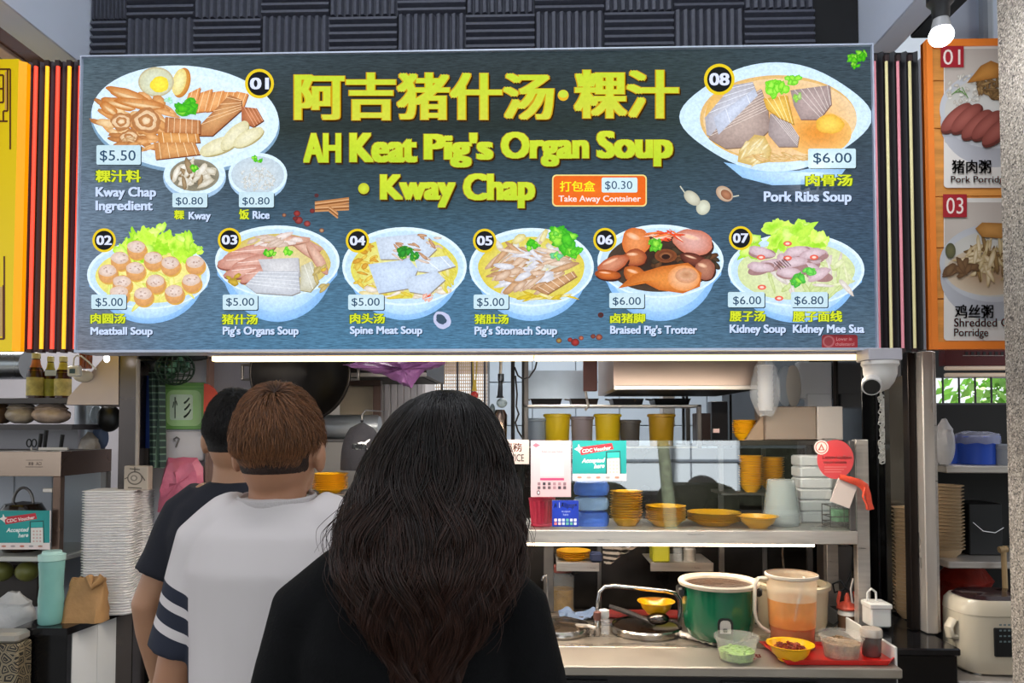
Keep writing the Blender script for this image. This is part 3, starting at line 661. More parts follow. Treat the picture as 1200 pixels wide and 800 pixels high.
for (a, b, lab) in ((.10, 1.68, 'left'), (2.20, 3.5, 'right')):
    rr = .28; pl = [(a, -.05), (b, -.05)] + [(b - rr + rr * cos(t), .61 - rr + rr * sin(t)) for t in [R(15 * k) for k in range(7)]] + [(a + rr + rr * cos(t), .61 - rr + rr * sin(t)) for t in [R(90 + 15 * k) for k in range(7)]]
    tag(MB().prism(pl, -8.0, -7.4, 'y').build('clipped_hedge', hm), lab + ' added dark round cornered hedge outside in front of the pale van', 'hedge')

tag(MB().box(4.05, 11, -10.2, -9.4, -.05, 3.2, .1).build('tall_baffle', hm), 'tall dark hedge outside right of the pale van, added to darken reflections', 'hedge')  # added unseen backdrop, keeps bright sky out of the glass
# ------------------------------------------------------------------ neon tube panels either side of the board
purple = mat('dark_plum_panel', '33202c', r=.3, ns=3, na=.15)
blackp = mat('black_ribbed_panel', '17171c', r=.32, ns=3, na=.15)
def neon(px_top, px_bot, ytop, ybot, key, c, e, T, Y, r=.0058):
    a = at(px_top, ytop, Y); b = at(px_bot, ybot, Y)
    x = (a.x + b.x) / 2
    MB().tube([(x, Y, b.z), (x, Y, a.z)], r, 10).build('neon_tube', mat(key, c, emit=e, r=.4), T, w=True)
    for z0_, z1_ in ((a.z, a.z + .02), (b.z - .012, b.z)): MB().box(x - r * 1.3, x + r * 1.3, Y - .006, Y + .012, z0_, z1_).build('tube_holder', mat('tube_holder', '3a2c2c', r=.5), T, w=True)
YN = 2.40
zt, zb = az(60, 69, YN), az(60, 411, YN)
L0, L1 = ax(26, 240, YN), ax(95, 240, YN) - .004
T = thing('neon_panel', 'plum ribbed panel with glowing red and yellow neon tubes between yellow sign and menu board', 'neon sign', ((L0 + L1) / 2, YN, zb))
m = MB()
n = 5; w = (L1 - L0) / n; prof = []
for i in range(n):
    a = L0 + i * w; prof += [(a, YN + .016), (a + w * .28, YN + .026), (a + w * .72, YN + .026), (a + w, YN + .016)]
m.prism(prof + [(L1, YN + .04), (L0, YN + .04)], zb, zt, 'z'); m.build('ribbed_panel', purple, T, w=True)
for i, (a, b) in enumerate(((42, 35), (56, 48), (68, 61), (81, 75), (94, 88))):
    red = i % 2 == 0
    neon(a, b, 78, 409, 'neon_red' if red else 'neon_yellow', 'fa4634' if red else 'f6b024', 1.25 if red else 1.15, T, YN + .008)
zt2, zb2 = az(1050, 57, YN), az(1050, 409, YN)
R0, R1 = ax(1024, 240, YN) + .006, ax(1082, 240, YN)
T = thing('neon_panel', 'black ribbed panel with unlit pink and cream tubes right of the menu board', 'neon sign', ((R0 + R1) / 2, YN, zb2))
m = MB(); n = 4; w = (R1 - R0) / n; prof = []
for i in range(n):
    a = R0 + i * w; prof += [(a, YN + .016), (a + w * .28, YN + .026), (a + w * .72, YN + .026), (a + w, YN + .016)]
m.prism(prof + [(R1, YN + .04), (R0, YN + .04)], zb2, zt2, 'z'); m.build('ribbed_panel', blackp, T, w=True)
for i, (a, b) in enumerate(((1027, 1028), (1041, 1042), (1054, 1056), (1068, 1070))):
    neon(a, b, 72, 408, 'dull_pink' if i % 2 == 0 else 'dull_cream', 'd88a98' if i % 2 == 0 else 'd8d09c', .25, T, YN + .008, .0048)  # slight emission lightens these unlit tubes
m = MB().box(R1 + .002, R1 + .022, YN - .0, YN + .03, zb2, zt2 - .03); m.build('edge_strip', mat('pale_grey_strip', 'b9b9c2', r=.4), T, w=True)

# ------------------------------------------------------------------ yellow sign at the far left
Y = 2.36
T = thing('yellow_sign', 'bright yellow sign with dark red fretwork lines at left edge', 'sign', (ax(10, 240, Y), Y, az(10, 411, Y)))
a1 = ax(18, 240, Y); z1 = az(20, 69, Y); z0 = az(20, 411, Y)
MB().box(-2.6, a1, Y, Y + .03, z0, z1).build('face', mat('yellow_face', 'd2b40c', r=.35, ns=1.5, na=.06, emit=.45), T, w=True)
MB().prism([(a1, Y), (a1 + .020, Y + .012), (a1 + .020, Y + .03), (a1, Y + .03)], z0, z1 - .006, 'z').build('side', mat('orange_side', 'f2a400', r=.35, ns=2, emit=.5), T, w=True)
f = Print(Y - .001); dr = '5c1c0a'; dr2 = 'e0a868'
for pts in ([(-30, 81), (12, 81), (12, 175)], [(-10, 142), (9, 142)], [(9, 81), (9, 130), (4, 130), (4, 142)], [(-5, 88), (4, 88), (4, 120), (-5, 120)], [(-5, 104), (4, 104)], [(5, 300), (5, 397), (-20, 397)], [(4, 397), (4, 334)]):
    if pts[0] == (5, 300):
        f.line([(7, 84), (7, 128)], 1.6, dr2); f.build('fretwork_print', print_mat('matte_print', rough=.45), T, w=True, flat=True); f = Print(Y - .001)
    f.line(pts, 2, dr)
f.line([(1, 336), (1, 394)], 3.4, 'dcb070')
f.build('fretwork_print', print_mat('matte_print', rough=.45), T, w=True, flat=True)

# ------------------------------------------------------------------ right poster board
mp = print_mat('matte_print', rough=.45)
Y = 2.30
x0, x1 = ax(1088, 230, Y), ax(1300, 230, Y); z1, z0 = az(1100, 47, Y), az(1100, 409, Y)
T = thing('porridge_board', 'orange framed wooden board with porridge posters behind granite pillar', 'sign', (x0 + .3, Y, z0))
MB().box(x0, x1, Y + .015, Y + .03, z0, z1).build('backing', mat('board_back', '8a5a34', r=.6), T, w=True)
fr = MB(); fr.box(x0, x0 + .018, Y - .006, Y + .03, z0, z1); fr.box(x0 + .018, x1, Y - .006, Y + .03, z1 - .022, z1); fr.box(x0 + .018, x1, Y - .006, Y + .03, z0, z0 + .022)
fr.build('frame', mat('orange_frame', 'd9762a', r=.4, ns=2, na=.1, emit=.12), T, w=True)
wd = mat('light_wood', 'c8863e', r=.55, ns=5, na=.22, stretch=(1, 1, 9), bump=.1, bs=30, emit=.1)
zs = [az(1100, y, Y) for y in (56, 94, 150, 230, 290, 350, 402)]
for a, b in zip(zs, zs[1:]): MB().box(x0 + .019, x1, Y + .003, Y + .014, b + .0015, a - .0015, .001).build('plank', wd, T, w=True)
def card(yb, yt, num, ny, zh, zb_, en):
    P = Print(Y - .002)
    P.rrect(1106, yb, 1240, yt, 4, 'e2ddd8', 'dcd6d0')
    P.rrect(1107, yb + 5, 1240, yt - 52, 3, 'cfc6bc', 'b9ada4')
    cy = yb + 76
    P.ell(1165, cy + 16, 63, 52, '9a9aa2', 'b4b4ba', n=44); P.ell(1165, cy, 64, 46, 'cfd0d4', 'b9babf', n=44); P.ell(1165, cy + 1, 58, 39, 'd6d4cf', 'c4c0b8', n=44)
    return P, cy
P, cy = card(52, 220, '01', 0, 0, 0, 0)
bits(P, 1130, 108, 22, 20, 50, [('e4e0d8', 'c8c2b8'), ('d4cec4', 'aca498')], 3.4, 1.8, seed=3); bits(P, 1160, 105, 22, 12, 34, [('8c6a40', '5c4428'), ('a88858', '745434')], 9, 2.4, seed=4)
P.poly([(1132, 98), (1148, 78), (1160, 72), (1175, 78), (1168, 92), (1146, 96)], 'c88a40', '9c6428')
for k in range(5): P.ell(1120 + k * 12, 140 + k * 4 - (k % 2) * 3, 24, 10, '5c2a24', rot=-.75); P.ell(1119 + k * 12, 138 + k * 4 - (k % 2) * 3, 23, 8.5, 'a25a50', '7c3c34', rot=-.75)
for k in range(4): P.line([(1114 + k * 4, 112 - k * 3), (1124 + k * 3, 104 + k * 4)], 1, '5c8a3c')
P.rrect(1101, 55, 1128, 80, 0.5, 'a82430', 'a01e2a'); P.text('01', 1104, 59, 1124, 77, 'ecdcd4')
P.text('猪肉粥', 1114, 188, 1160, 204, '1a1414', off=.02); P.text('Pork Porridge', 1113, 207, 1180, 217, 'b8322c', off=.012)
o = P.build('porridge_poster', mp, T, w=True, flat=True); o['label'] = 'upper poster of sliced pork porridge numbered 01'
P, cy = card(232, 399, '03', 0, 0, 0, 0)
P.ell(1160, 318, 52, 28, 'a88868', 'cdbba4', n=36)
bits(P, 1165, 305, 34, 20, 60, [('d8c49c', 'a8905c'), ('e4d4b4', 'b89c6c'), ('9c7c4c', '6c5030')], 14, 2.6, seed=5)
P.poly([(1142, 268), (1150, 261), (1180, 262), (1180, 280), (1150, 278)], 'c8904c', 'a06c30'); P.ell(1113, 294, 6, 9, '6c6844', '4c4c34'); bits(P, 1124, 316, 16, 6, 10, [('7c5c3c', '5c4028')], 10, 4, seed=2)
P.rrect(1104, 228, 1132, 255, .5, 'a82430', 'a01e2a'); P.text('03', 1108, 232, 1128, 251, 'ecdcd4')
P.text('鸡丝粥', 1118, 357, 1163, 373, '1a1414', off=.02); P.text('Shredded Chicken', 1117, 373, 1215, 383, 'b8322c', off=.012); P.text('Porridge', 1117, 385, 1157, 397, 'b8322c', off=.012)
o = P.build('porridge_poster', mp, T, w=True, flat=True); o['label'] = 'lower poster of shredded chicken porridge numbered 03'

# bulb
T = thing('spot_bulb', 'glowing white bulb in black holder above the porridge board', 'lamp', tuple(at(1103, 30, 1.95)))
c = at(1103, 42, 1.95); k = S(1.95)
MB().ball((c.x, c.y, c.z), (13.5 * k, 13.5 * k, 12 * k), 24, 14).build('bulb', mat('bulb_glass', 'ffffff', emit=9, ec='eef6ff'), T, w=True)
pl_ = bpy.data.lights.new('bulb_light', 'POINT'); pl_.energy = 4; pl_.shadow_soft_size = .03; pl_.color = (.93, .96, 1); po_ = bpy.data.objects.new('bulb_light', pl_); COL.objects.link(po_); po_.location = (c.x, c.y - .02, c.z - 15 * k); po_.location.z -= .02
MB().lathe([(11 * k, 8 * k), (10 * k, 14 * k), (8 * k, 22 * k)], tuple(c), 24, cap=True).build('bulb_neck', mat('grey_neck', 'a8a8ac', r=.4), T, w=True)
MB().lathe([(9 * k, 20 * k), (10 * k, 34 * k), (15 * k, 40 * k), (15 * k, 56 * k), (4 * k, 60 * k)], tuple(c), 24, cap=True).build('holder', mat('black_holder', '1d1d20', r=.4), T, w=True)
MB().tube([(c.x, c.y, c.z + 58 * k), (c.x, c.y, 4.8)], .012, 8).build('stem', mat('black_holder'), T, w=True)

# granite pillar
g = bpy.data.materials.new('granite'); g.use_nodes = True; nt = g.node_tree; N = nt.nodes; L = nt.links; b = N['Principled BSDF']; b.inputs['Roughness'].default_value = .6
tc = N.new('ShaderNodeTexCoord'); v = N.new('ShaderNodeTexVoronoi'); v.inputs['Scale'].default_value = 230; L.new(tc.outputs['Object'], v.inputs['Vector'])
n1 = N.new('ShaderNodeTexNoise'); n1.inputs['Scale'].default_value = 150; n1.inputs['Detail'].default_value = 3; L.new(tc.outputs['Object'], n1.inputs['Vector'])
sx = N.new('ShaderNodeSeparateColor'); L.new(v.outputs['Color'], sx.inputs[0]); ad = N.new('ShaderNodeMath'); ad.operation = 'ADD'; L.new(sx.outputs[0], ad.inputs[0])
ml = N.new('ShaderNodeMath'); ml.operation = 'MULTIPLY'; ml.inputs[1].default_value = 1.1; L.new(n1.outputs[0], ml.inputs[0]); L.new(ml.outputs[0], ad.inputs[1])
cr = N.new('ShaderNodeValToRGB'); e = cr.color_ramp.elements; e[0].position = .32; e[0].color = (*lin('3a3634'), 1); e[1].position = 1.0; e[1].color = (*lin('d4ccc2'), 1)
e2 = e.new(.55); e2.color = (*lin('8c847c'), 1); e3 = e.new(.8); e3.color = (*lin('a89e92'), 1)
L.new(ad.outputs[0], cr.inputs[0]); 
mr = N.new('ShaderNodeMapRange'); mr.inputs[2].default_value = 1.6; L.new(ad.outputs[0], mr.inputs[0]); L.new(mr.outputs[0], cr.inputs[0]); L.new(cr.outputs[0], b.inputs['Base Color'])
struct('pillar_granite', MB().box(ax(1177, 420, 2.12), ax(1177, 420, 2.12) + .5, 1.62, 2.12, 0, 4.8, .004), g)
# ------------------------------------------------------------------ counter, glass case, kitchen behind
yel = mat('yellow_melamine', 'eaa810', r=.28, ns=8, na=.08, coat=.3, spec=.6)
yel2 = mat('deep_yellow_plastic', 'e0c01c', r=.4, ns=4, na=.08)
clear = mat('clear_plastic', 'e4e8ec', r=.2, alpha=.2, ns=10, na=.05)
milky = mat('milky_plastic', 'e4e4e8', r=.35, alpha=.72, ns=8, na=.06)
whitep = mat('white_plastic', 'cfcdc8', r=.35, ns=5, na=.05)
blk = mat('black_plastic', '0e0e10', r=.4, ns=4)
def glass_mat(key, tint='f7fbfa', refl=.12, edge=False):
    if key in _M: return _M[key]
    M = bpy.data.materials.new(key); M.use_nodes = True; nt = M.node_tree; N = nt.nodes; L = nt.links
    for n in list(N): N.remove(n)
    out = N.new('ShaderNodeOutputMaterial'); mx = N.new('ShaderNodeMixShader'); t = N.new('ShaderNodeBsdfTransparent'); g = N.new('ShaderNodeBsdfGlossy')
    t.inputs[0].default_value = (*lin(tint), 1); g.inputs['Roughness'].default_value = .015
    fr = N.new('ShaderNodeFresnel'); fr.inputs[0].default_value = 1.5; ad = N.new('ShaderNodeMath'); ad.operation = 'ADD'; ad.inputs[1].default_value = refl - .04; ad.use_clamp = True
    tc = N.new('ShaderNodeTexCoord'); ns = N.new('ShaderNodeTexNoise'); ns.inputs['Scale'].default_value = 3; L.new(tc.outputs['Object'], ns.inputs['Vector'])
    bp = N.new('ShaderNodeBump'); bp.inputs['Strength'].default_value = .012; L.new(ns.outputs[0], bp.inputs['Height']); pass
    L.new(fr.outputs[0], ad.inputs[0]); ge = N.new('ShaderNodeNewGeometry'); fb = N.new('ShaderNodeMath'); fb.operation = 'SUBTRACT'; fb.inputs[0].default_value = 1; L.new(ge.outputs['Backfacing'], fb.inputs[1]); mu = N.new('ShaderNodeMath'); mu.operation = 'MULTIPLY'; L.new(fb.outputs[0], mu.inputs[0]); L.new(ad.outputs[0], mu.inputs[1]); L.new(mu.outputs[0], mx.inputs[0]); L.new(t.outputs[0], mx.inputs[1]); L.new(g.outputs[0], mx.inputs[2]); L.new(mx.outputs[0], out.inputs[0])
    _M[key] = M; return M
glass = glass_mat('case_glass', refl=.17)

CZ = .85; CX0, CX1 = -.95, ax(1058, 778, 2.35)
T = thing('steel_counter', 'long stainless steel serving counter with dark front under the glass case', 'counter', ((CX0 + CX1) / 2, 2.7, 0))
MB().box(CX0, CX1, 2.56, 3.05, CZ - .03, CZ, .004).build('worktop', mat('worktop_steel', '9c9184', r=.3, m=.75, ns=5, na=.12, stretch=(1, 6, 1)), T, w=True)
MB().box(CX0, CX1, 2.35, 2.555, CZ - .03, CZ + .002, .004).build('front_board', mat('worktop_board', 'a2988c', r=.36, m=.6, ns=5, na=.12), T, w=True)
MB().box(CX0, CX1 - .01, 2.37, 3.03, .08, CZ - .032).build('cabinet_body', mat('counter_body', '2b2a2b', r=.35, m=.6, ns=4), T, w=True)
for i, (a, b) in enumerate(((720, 840), (965, 1052), (650, 712), (845, 960))):
    MB().box(ax(a, 790, 2.36), ax(b, 790, 2.36), 2.357, 2.37, .35, CZ - .045 - .012 * (i < 2), .002).build('front_panel', mat('front_panel_a' if i < 2 else 'front_panel_b', '5a5450' if i < 2 else '201e20', r=.35, m=.5, ns=3), T, w=True)
tag(MB().box(CX1 + .001, CX1 + .009, 2.40, 3.05, .62, CZ + .055, .003).build('end_guard', whitep), 'white upright guard strip along the right end of the serving counter', 'guard')
MB().box(CX0 + .03, CX1 - .03, 2.41, 2.98, 0, .08).build('plinth', blk, T, w=True)

# glass case on posts above the counter
GX0, GX1 = ax(470, 600, 2.7), ax(1003, 600, 2.7); SZ = 1.228
T = thing('glass_case', 'stainless serving shelf with glass front holding yellow bowls above the counter', 'display case', ((GX0 + GX1) / 2, 2.85, CZ))
MB().box(GX0, GX1, 2.685, 3.04, SZ - .047, SZ, .003).build('shelf', steel, T, w=True)
gt = az(800, 516, 2.7)
MB().box(GX0, ax(670, 600, 2.7) - .001, 2.7, 2.706, SZ + .001, gt).build('glass_panel', glass, T, w=True)
MB().box(ax(670, 600, 2.7) + .001, GX1 - .02, 2.7, 2.706, SZ + .001, gt).build('glass_panel', glass, T, w=True)
px0, px1 = ax(1004, 600, 2.72), ax(1019, 600, 2.72)
for y in (2.72, 3.):
    MB().box(px0, px1, y, y + .035, CZ + .001, gt + .003, .002).build('post', steel, T, w=True)
for (a, b) in ((637, 649), (478, 488)):
    MB().box(ax(a, 690, 3.02), ax(b, 690, 3.02), 3.02, 3.05, CZ + .001, SZ - .048, .002).build('post', mat('dark_steel'), T, w=True)
MB().box(GX1 - .022, GX1 - .002, 2.695, 2.712, SZ, gt, .002).build('glass_channel', mat('dark_steel'), T, w=True)
MB().box(GX1 - .006, GX1 - .001, 2.72, 3.04, SZ, gt - .02).build('side_glass', glass, T, w=True)
MB().box(ax(500, 640, 2.73), ax(952, 640, 2.73), 2.71, 2.73, SZ - .059, SZ - .0475).build('led_strip', mat('led_warm', 'ffe4c0', emit=14), T, w=True)
area('case_strip_glow', (ax(740, 640, 2.72), 2.72, SZ - .066), (R(-8), 0, 0), 1.25, .02, 3, (1, .88, .72))

# LED strip and trim below the board
T = thing('strip_light', 'long warm white strip light glowing under the lower edge of the menu board', 'lamp', tuple(at(630, 418, 2.46)))
MB().box(ax(244, 412, 2.44), ax(1016, 412, 2.44), 2.435, 2.53, az(630, 416, 2.44), az(630, 411, 2.44)).build('trim_rail', mat('lilac_rail', 'b8aeb8', r=.4, ns=4), T, w=True)
for a, b in ((248, 625), (626.5, 1012)):
    MB().box(ax(a, 418, 2.45), ax(b, 418, 2.45), 2.45, 2.48, az(630, 422, 2.45), az(630, 416.3, 2.45), .002).build('tube', mat('led_tube', 'ffdf9c', emit=3.4), T, w=True)
area('board_strip_glow', (ax(630, 420, 2.47), 2.47, az(630, 423, 2.47)), (R(12), 0, 0), 2.0, .03, 24, (1, .90, .76))

# ---- back of the kitchen
T = thing('steel_splashback', 'dark stainless splashback standing behind the cooking counter', 'panel', (.4, 3.48, .0))
MB().box(ax(560, 690, 3.48), 1.29, 3.48, 3.52, 0, 1.50).build('panel', mat('splash_steel', '3c3836', r=.3, m=.9, ns=4, na=.3), T, w=True)
for px in (700, 895, 962):
    MB().box(ax(px, 690, 3.46), ax(px, 690, 3.46) + .02, 3.465, 3.479, 0.0, 1.50, .002).build('upright', steel_d, T, w=True)
T = thing('cooking_bench', 'low dark steel cooking bench against the kitchen splashback', 'bench', (.3, 3.28, 0))
MB().box(-.6, 1.28, 3.24, 3.46, .70, .76, .004).build('top', steel_d, T, w=True)
for x in (-.58, .35, 1.24):
    MB().box(x, x + .035, 3.25, 3.285, 0, .70).build('leg', steel_d, T, w=True); MB().box(x, x + .035, 3.41, 3.445, 0, .70).build('leg', steel_d, T, w=True)
def wall_shelf(a, b, y, Y, d, lab, th=.03, dark=False):
    z = az((a + b) / 2, y, Y)
    T = thing('wall_shelf', lab, 'shelf', (ax((a + b) / 2, y, Y), Y + d / 2, z))
    MB().box(ax(a, y, Y), ax(b, y, Y), Y, Y + d, z, z + .006, .001).build('board', steel_d if dark else steel, T, w=True)
    MB().box(ax(a, y, Y), ax(b, y, Y), Y - .004, Y, z - th, z + .008, .001).build('lip', steel_d if dark else steel, T, w=True)
    return z
def shelf_z(y0, Y): return az(700, y0, Y)
z_a = wall_shelf(652, 702, 661, 3.24, .235, 'short steel shelf with yellow plates below the left of the glass case')
z_b = wall_shelf(762, 836, 661, 3.24, .235, 'short steel shelf with yellow bin above the green rice cooker')
def tapered(name, m, T, x, y, z, r0, r1, h, n=28, rim=0, th=.003, sx=1, sy=1, col=None):
    p = [(0, z), (r0 * .96, z), (r0, z + .003)]
    p += [(r1, z + h)]
    if rim: p += [(r1 + rim, z + h + .001), (r1 + rim, z + h + .004)]
    p += [(r1 - th, z + h + (.004 if rim else 0)), (r0 - th, z + .006), (0, z + .006)]
    return MB().lathe([(a, b - z) for a, b in p], (x, y, z), n, sx, sy).build(name, m, T, w=True)
# yellow buckets on the high rack
T = thing('pan_rack', 'tall steel kitchen rack carrying dark trays and yellow buckets', 'rack', (.35, 3.75, 0))
rx0, rx1 = ax(614, 472, 3.6), ax(822, 472, 3.6)
zr = az(700, 474, 3.6); zl = 1.505
for z in (zr, zl): MB().box(rx0, rx1, 3.6, 3.88, z - .012, z, .002).build('shelf_board', steel, T, w=True)
for x in (rx0, rx1 - .02):
    for y in (3.6, 3.86): MB().box(x, x + .02, y, y + .02, 0, zr + (.26 if x == rx0 else 0) - .013 * 0, .001).build('post', steel_d, T, w=True)
MB().box(rx0, ax(686, 450, 3.93), 3.90, 3.91, az(650, 468, 3.9), az(650, 434, 3.9)).build('back_sheet', mat('blue_steel_sheet', '9eabb8', r=.3, m=.3, ns=3, na=.25), T, w=True)
def tray(a, b, y0, lab, c='1b1a1c'):
    T = thing('baking_tray', lab, 'tray', (ax((a + b) / 2, y0, 3.7), 3.72, zr + .001))
    w_ = (ax(b, y0, 3.7) - ax(a, y0, 3.7)) / 2; x = T.location.x
    m = MB(); m.loft([[(x + sx * w_ * k, 3.72 + sy * .09 * k, zr + .001 + h) for sx, sy in ((-1, -1), (1, -1), (1, 1), (-1, 1))] for k, h in ((.9, 0), (1, .028), (1.04, .03), (.97, .026), (.86, .004))])
    m.build('pan', mat('tray_' + c, c, r=.4, m=.5, ns=6), T, w=True)
    MB().tube([(x - w_ - .004, 3.70, zr + .027), (x - w_ - .025, 3.70, zr + .03), (x - w_ - .025, 3.74, zr + .03), (x - w_ - .004, 3.74, zr + .027)], .004, 6).build('handle', steel_d, T, w=True)
tray(622, 658, 472, 'black baking tray at the left of the high kitchen rack'); tray(668, 700, 472, 'brown black baking tray in the middle of the high kitchen rack', '2c2420'); tray(716, 752, 472, 'dark steel tray right of middle on the high kitchen rack', '3a3a3e'); tray(764, 806, 472, 'dark tray at the right end of the high kitchen rack', '242426')
def bucket(px, w_, lab, m, y=485, Y=3.68, h=None):
    x = ax(px, 500, Y); r = w_ / 2 * S(Y); h = h or az(px, y, Y) - zl
    T = thing('bucket', lab, 'bucket', (x, Y, zl + .001)); tapered('body', m, T, x, Y, zl + .001, r * .86, r * .96, h - .01)
    MB().lathe([(r * .95, h - .016), (r * 1.06, h - .014), (r * 1.06, h - .004), (r * .95, h)], (x, Y, zl + .001), 28).build('rim', m, T, w=True)
bucket(653, 31, 'yellow bucket on the rack above the pink payment poster', yel2)
bucket(712, 31, 'yellow bucket on the rack above the teal voucher poster', yel2)
bucket(775, 31, 'amber yellow bucket at the right end of the rack', mat('amber_bucket', 'b89020', r=.4, ns=4))
bucket(629, 24, 'pale blue grey bucket left of the first yellow bucket', mat('bluegrey_plastic', '8e9cac', r=.4, ns=4), 490)
bucket(682, 27, 'mauve grey bucket between the two yellow buckets', mat('mauve_plastic', '8c8288', r=.4, ns=4), 488)
bucket(738, 25, 'dark grey bucket right of the middle yellow bucket', mat('grey_plastic_d', '54504e', r=.4, ns=4), 492)
# hood right
def hood(lab, a, b, yb, Y, Y1, top, m, inset=0):
    x0, x1, z = ax(a, yb, Y), ax(b, yb, Y), az((a + b) / 2, yb, Y)
    T = thing('range_hood', lab, 'range hood', ((x0 + x1) / 2, Y, z))
    MB().prism([(Y, z), (Y, z + .17), (Y + .22, top), (Y1, top), (Y1, z)], x0, x1, 'x').build('canopy', m, T, w=True)
    mm = MB(); mm.box(x0, x1, Y - .012, Y, z - .006, z + .012, .002); mm.build('lip', steel, T, w=True)
    MB().box(x0 + .03, x1 - .03, Y + .03, Y1 - .03, z - .004, z - .001).build('underside', mat('soot', '14110f', r=.6, ns=5), T, w=True)  # near-black sheet below the canopy
hood('wide stainless range hood at upper right of the kitchen', 719, 897, 455, 3.1, 3.85, 2.6, mat('hood_steel', 'a08e84', r=.36, m=.85, ns=2, na=.1))
hood('sooty black range hood at upper left of the kitchen', 306, 500, 440, 3.3, 3.95, 2.6, mat('sooty_hood', '1d1512', r=.45, ns=4, na=.4))
def simplebox(name, lab, cat, a, b, yt, yb, Y, d, m, bv=.003, part='body'):
    x0, x1 = ax(a, (yt + yb) / 2, Y), ax(b, (yt + yb) / 2, Y); z1, z0 = az((a + b) / 2, yt, Y), az((a + b) / 2, yb, Y)
    T = thing(name, lab, cat, ((x0 + x1) / 2, Y + d / 2, z0)); MB().box(x0, x1, Y, Y + d, z0, z1, bv).build(part, m, T, w=True)
    return T, x0, x1, z0, z1
# back wall pieces
T, x0, x1, z0, z1 = simplebox('post_beam', 'dark reddish brown painted post hanging beside the kitchen hood', 'post', 684, 700, 400, 458, 3.45, .05, mat('oxide_post', '5c3430', r=.5, ns=6, na=.3))
MB().tube([(x0 + .01, 3.47, z0), (x0 + .012, 3.44, z0 - .03), (x0 + .02, 3.43, z0 - .07), (x0 + .005, 3.43, z0 - .09)], .006).build('hook', steel, T, w=True)
# wok hanging
c = at(352, 436, 3.0); r = .205
T = thing('hanging_wok', 'big black wok hanging upright behind the two men', 'wok', (c.x, 3.0, c.z - r))
prof = [(.001, .10), (r * .4, .088), (r * .75, .05), (r * .97, 0), (r, -.004), (r * .97, -.008), (r * .75, .042), (r * .4, .08), (.001, .092)]
m = MB().lathe(prof, (0, 0, 0), 40); m.v = [(c.x + x, 3.0 + z, c.z + y) for x, y, z in m.v]; m.build('pan', mat('wok_iron', '171413', r=.38, m=.6, ns=5, na=.3), T, w=True)
MB().tube([(c.x + r * 1.0 * cos(a), 2.995, c.z + r * sin(a)) for a in [2 * pi * i / 48 for i in range(48)]], .006, 8, closed=True).build('rim', mat('rim_iron', '2e2b2a', r=.3, m=.9), T, w=True)
m = MB()
for s_ in (-1, 1): m.tube([(c.x + s_ * r, 3.0, c.z + .03), (c.x + s_ * (r + .035), 3.0, c.z + .03), (c.x + s_ * (r + .035), 3.0, c.z - .03), (c.x + s_ * r, 3.0, c.z - .03)], .007)
m.build('handle', steel_d, T, w=True)
simplebox('cream_board', 'cream board leaning behind the black wok and baseball cap', 'board', 398, 437, 451, 486, 3.7, .02, mat('cream_board', 'c4b8a4', r=.6, ns=3))
simplebox('wooden_post', 'brown upright post left of the white cabinet', 'post', 437, 446, 440, 520, 3.6, .04, mat('brown_post', '6c544c', r=.5, ns=5))
T, x0, x1, z0, z1 = simplebox('rail_beam', 'dark brown horizontal beam above the cream board', 'beam', 384, 446, 441, 452, 3.58, .04, mat('brown_beam', '3c2a24', r=.5, ns=5))
T, x0, x1, z0, z1 = simplebox('white_cabinet', 'white tall cabinet with ribbed doors left of the kitchen window', 'cabinet', 447, 498, 443, 830, 4.2, .4, mat('cabinet_white', 'b8b4b6', r=.4, ns=3))
for k in range(6): MB().box(x0 + .01 + k * (x1 - x0 - .02) / 6 + .003, x0 + .01 + (k + 1) * (x1 - x0 - .02) / 6 - .003, 4.192, 4.199, z0 + .02, z1 - .02, .002).build('door_slat', mat('cabinet_door', 'aaa7ac', r=.4, ns=3), T, w=True)
c0, c1 = at(366, 500, 3.4), at(445, 500, 3.4); rr = 14 * S(3.4)
T = thing('steel_drum', 'grey steel drum lying on its side behind the baseball cap', 'drum', ((c0.x + c1.x) / 2, 3.4, c0.z - rr))
m = MB().lathe([(.001, c0.x), (rr * .9, c0.x), (rr, c0.x + .01), (rr, c1.x - .01), (rr * .9, c1.x), (.001, c1.x)], (0, 0, 0), 32); m.v = [(z, 3.4 + x, c0.z + y) for x, y, z in m.v]; m.build('shell', mat('drum_steel', 'a3a8ae', r=.35, m=.6, ns=3), T, w=True)
T, x0, x1, z0, z1 = simplebox('rack_bar', 'brown steel bar carrying the steel drum', 'rail', 364, 446, 514, 518, 3.35, .12, steel_d)
# purple bag
c = at(490, 438, 2.95)
T = thing('plastic_bag', 'purple plastic bag hanging from above left of the kitchen window', 'bag', (c.x, 2.95, c.z))
def bagshape(cx, cy, cz, w_, h, d, seed, n=28, m_=14, neck=.25):
    mb = MB(); rs = []
    for j in range(m_ + 1):
        t = j / m_; z = cz + h * (t - .5)
        rr = (sin(pi * min(1, t * 1.05 + .05)) ** .45) if t < .75 else neck + (1 - neck) * max(0, (1 - t) / .25) ** 1.2 * .9
        rs.append([(cx + w_ / 2 * rr * cos(a) * (1 + .10 * noise.noise(Vector((cos(a) * 2, sin(a) * 2, t * 4 + seed)))), cy + d / 2 * rr * sin(a) * (1 + .12 * noise.noise(Vector((cos(a) * 3, t * 5, seed)))),
                    z + .04 * h * noise.noise(Vector((a, t * 3, seed)))) for a in [2 * pi * k / n for k in range(n)]])
    mb.loft(rs); return mb
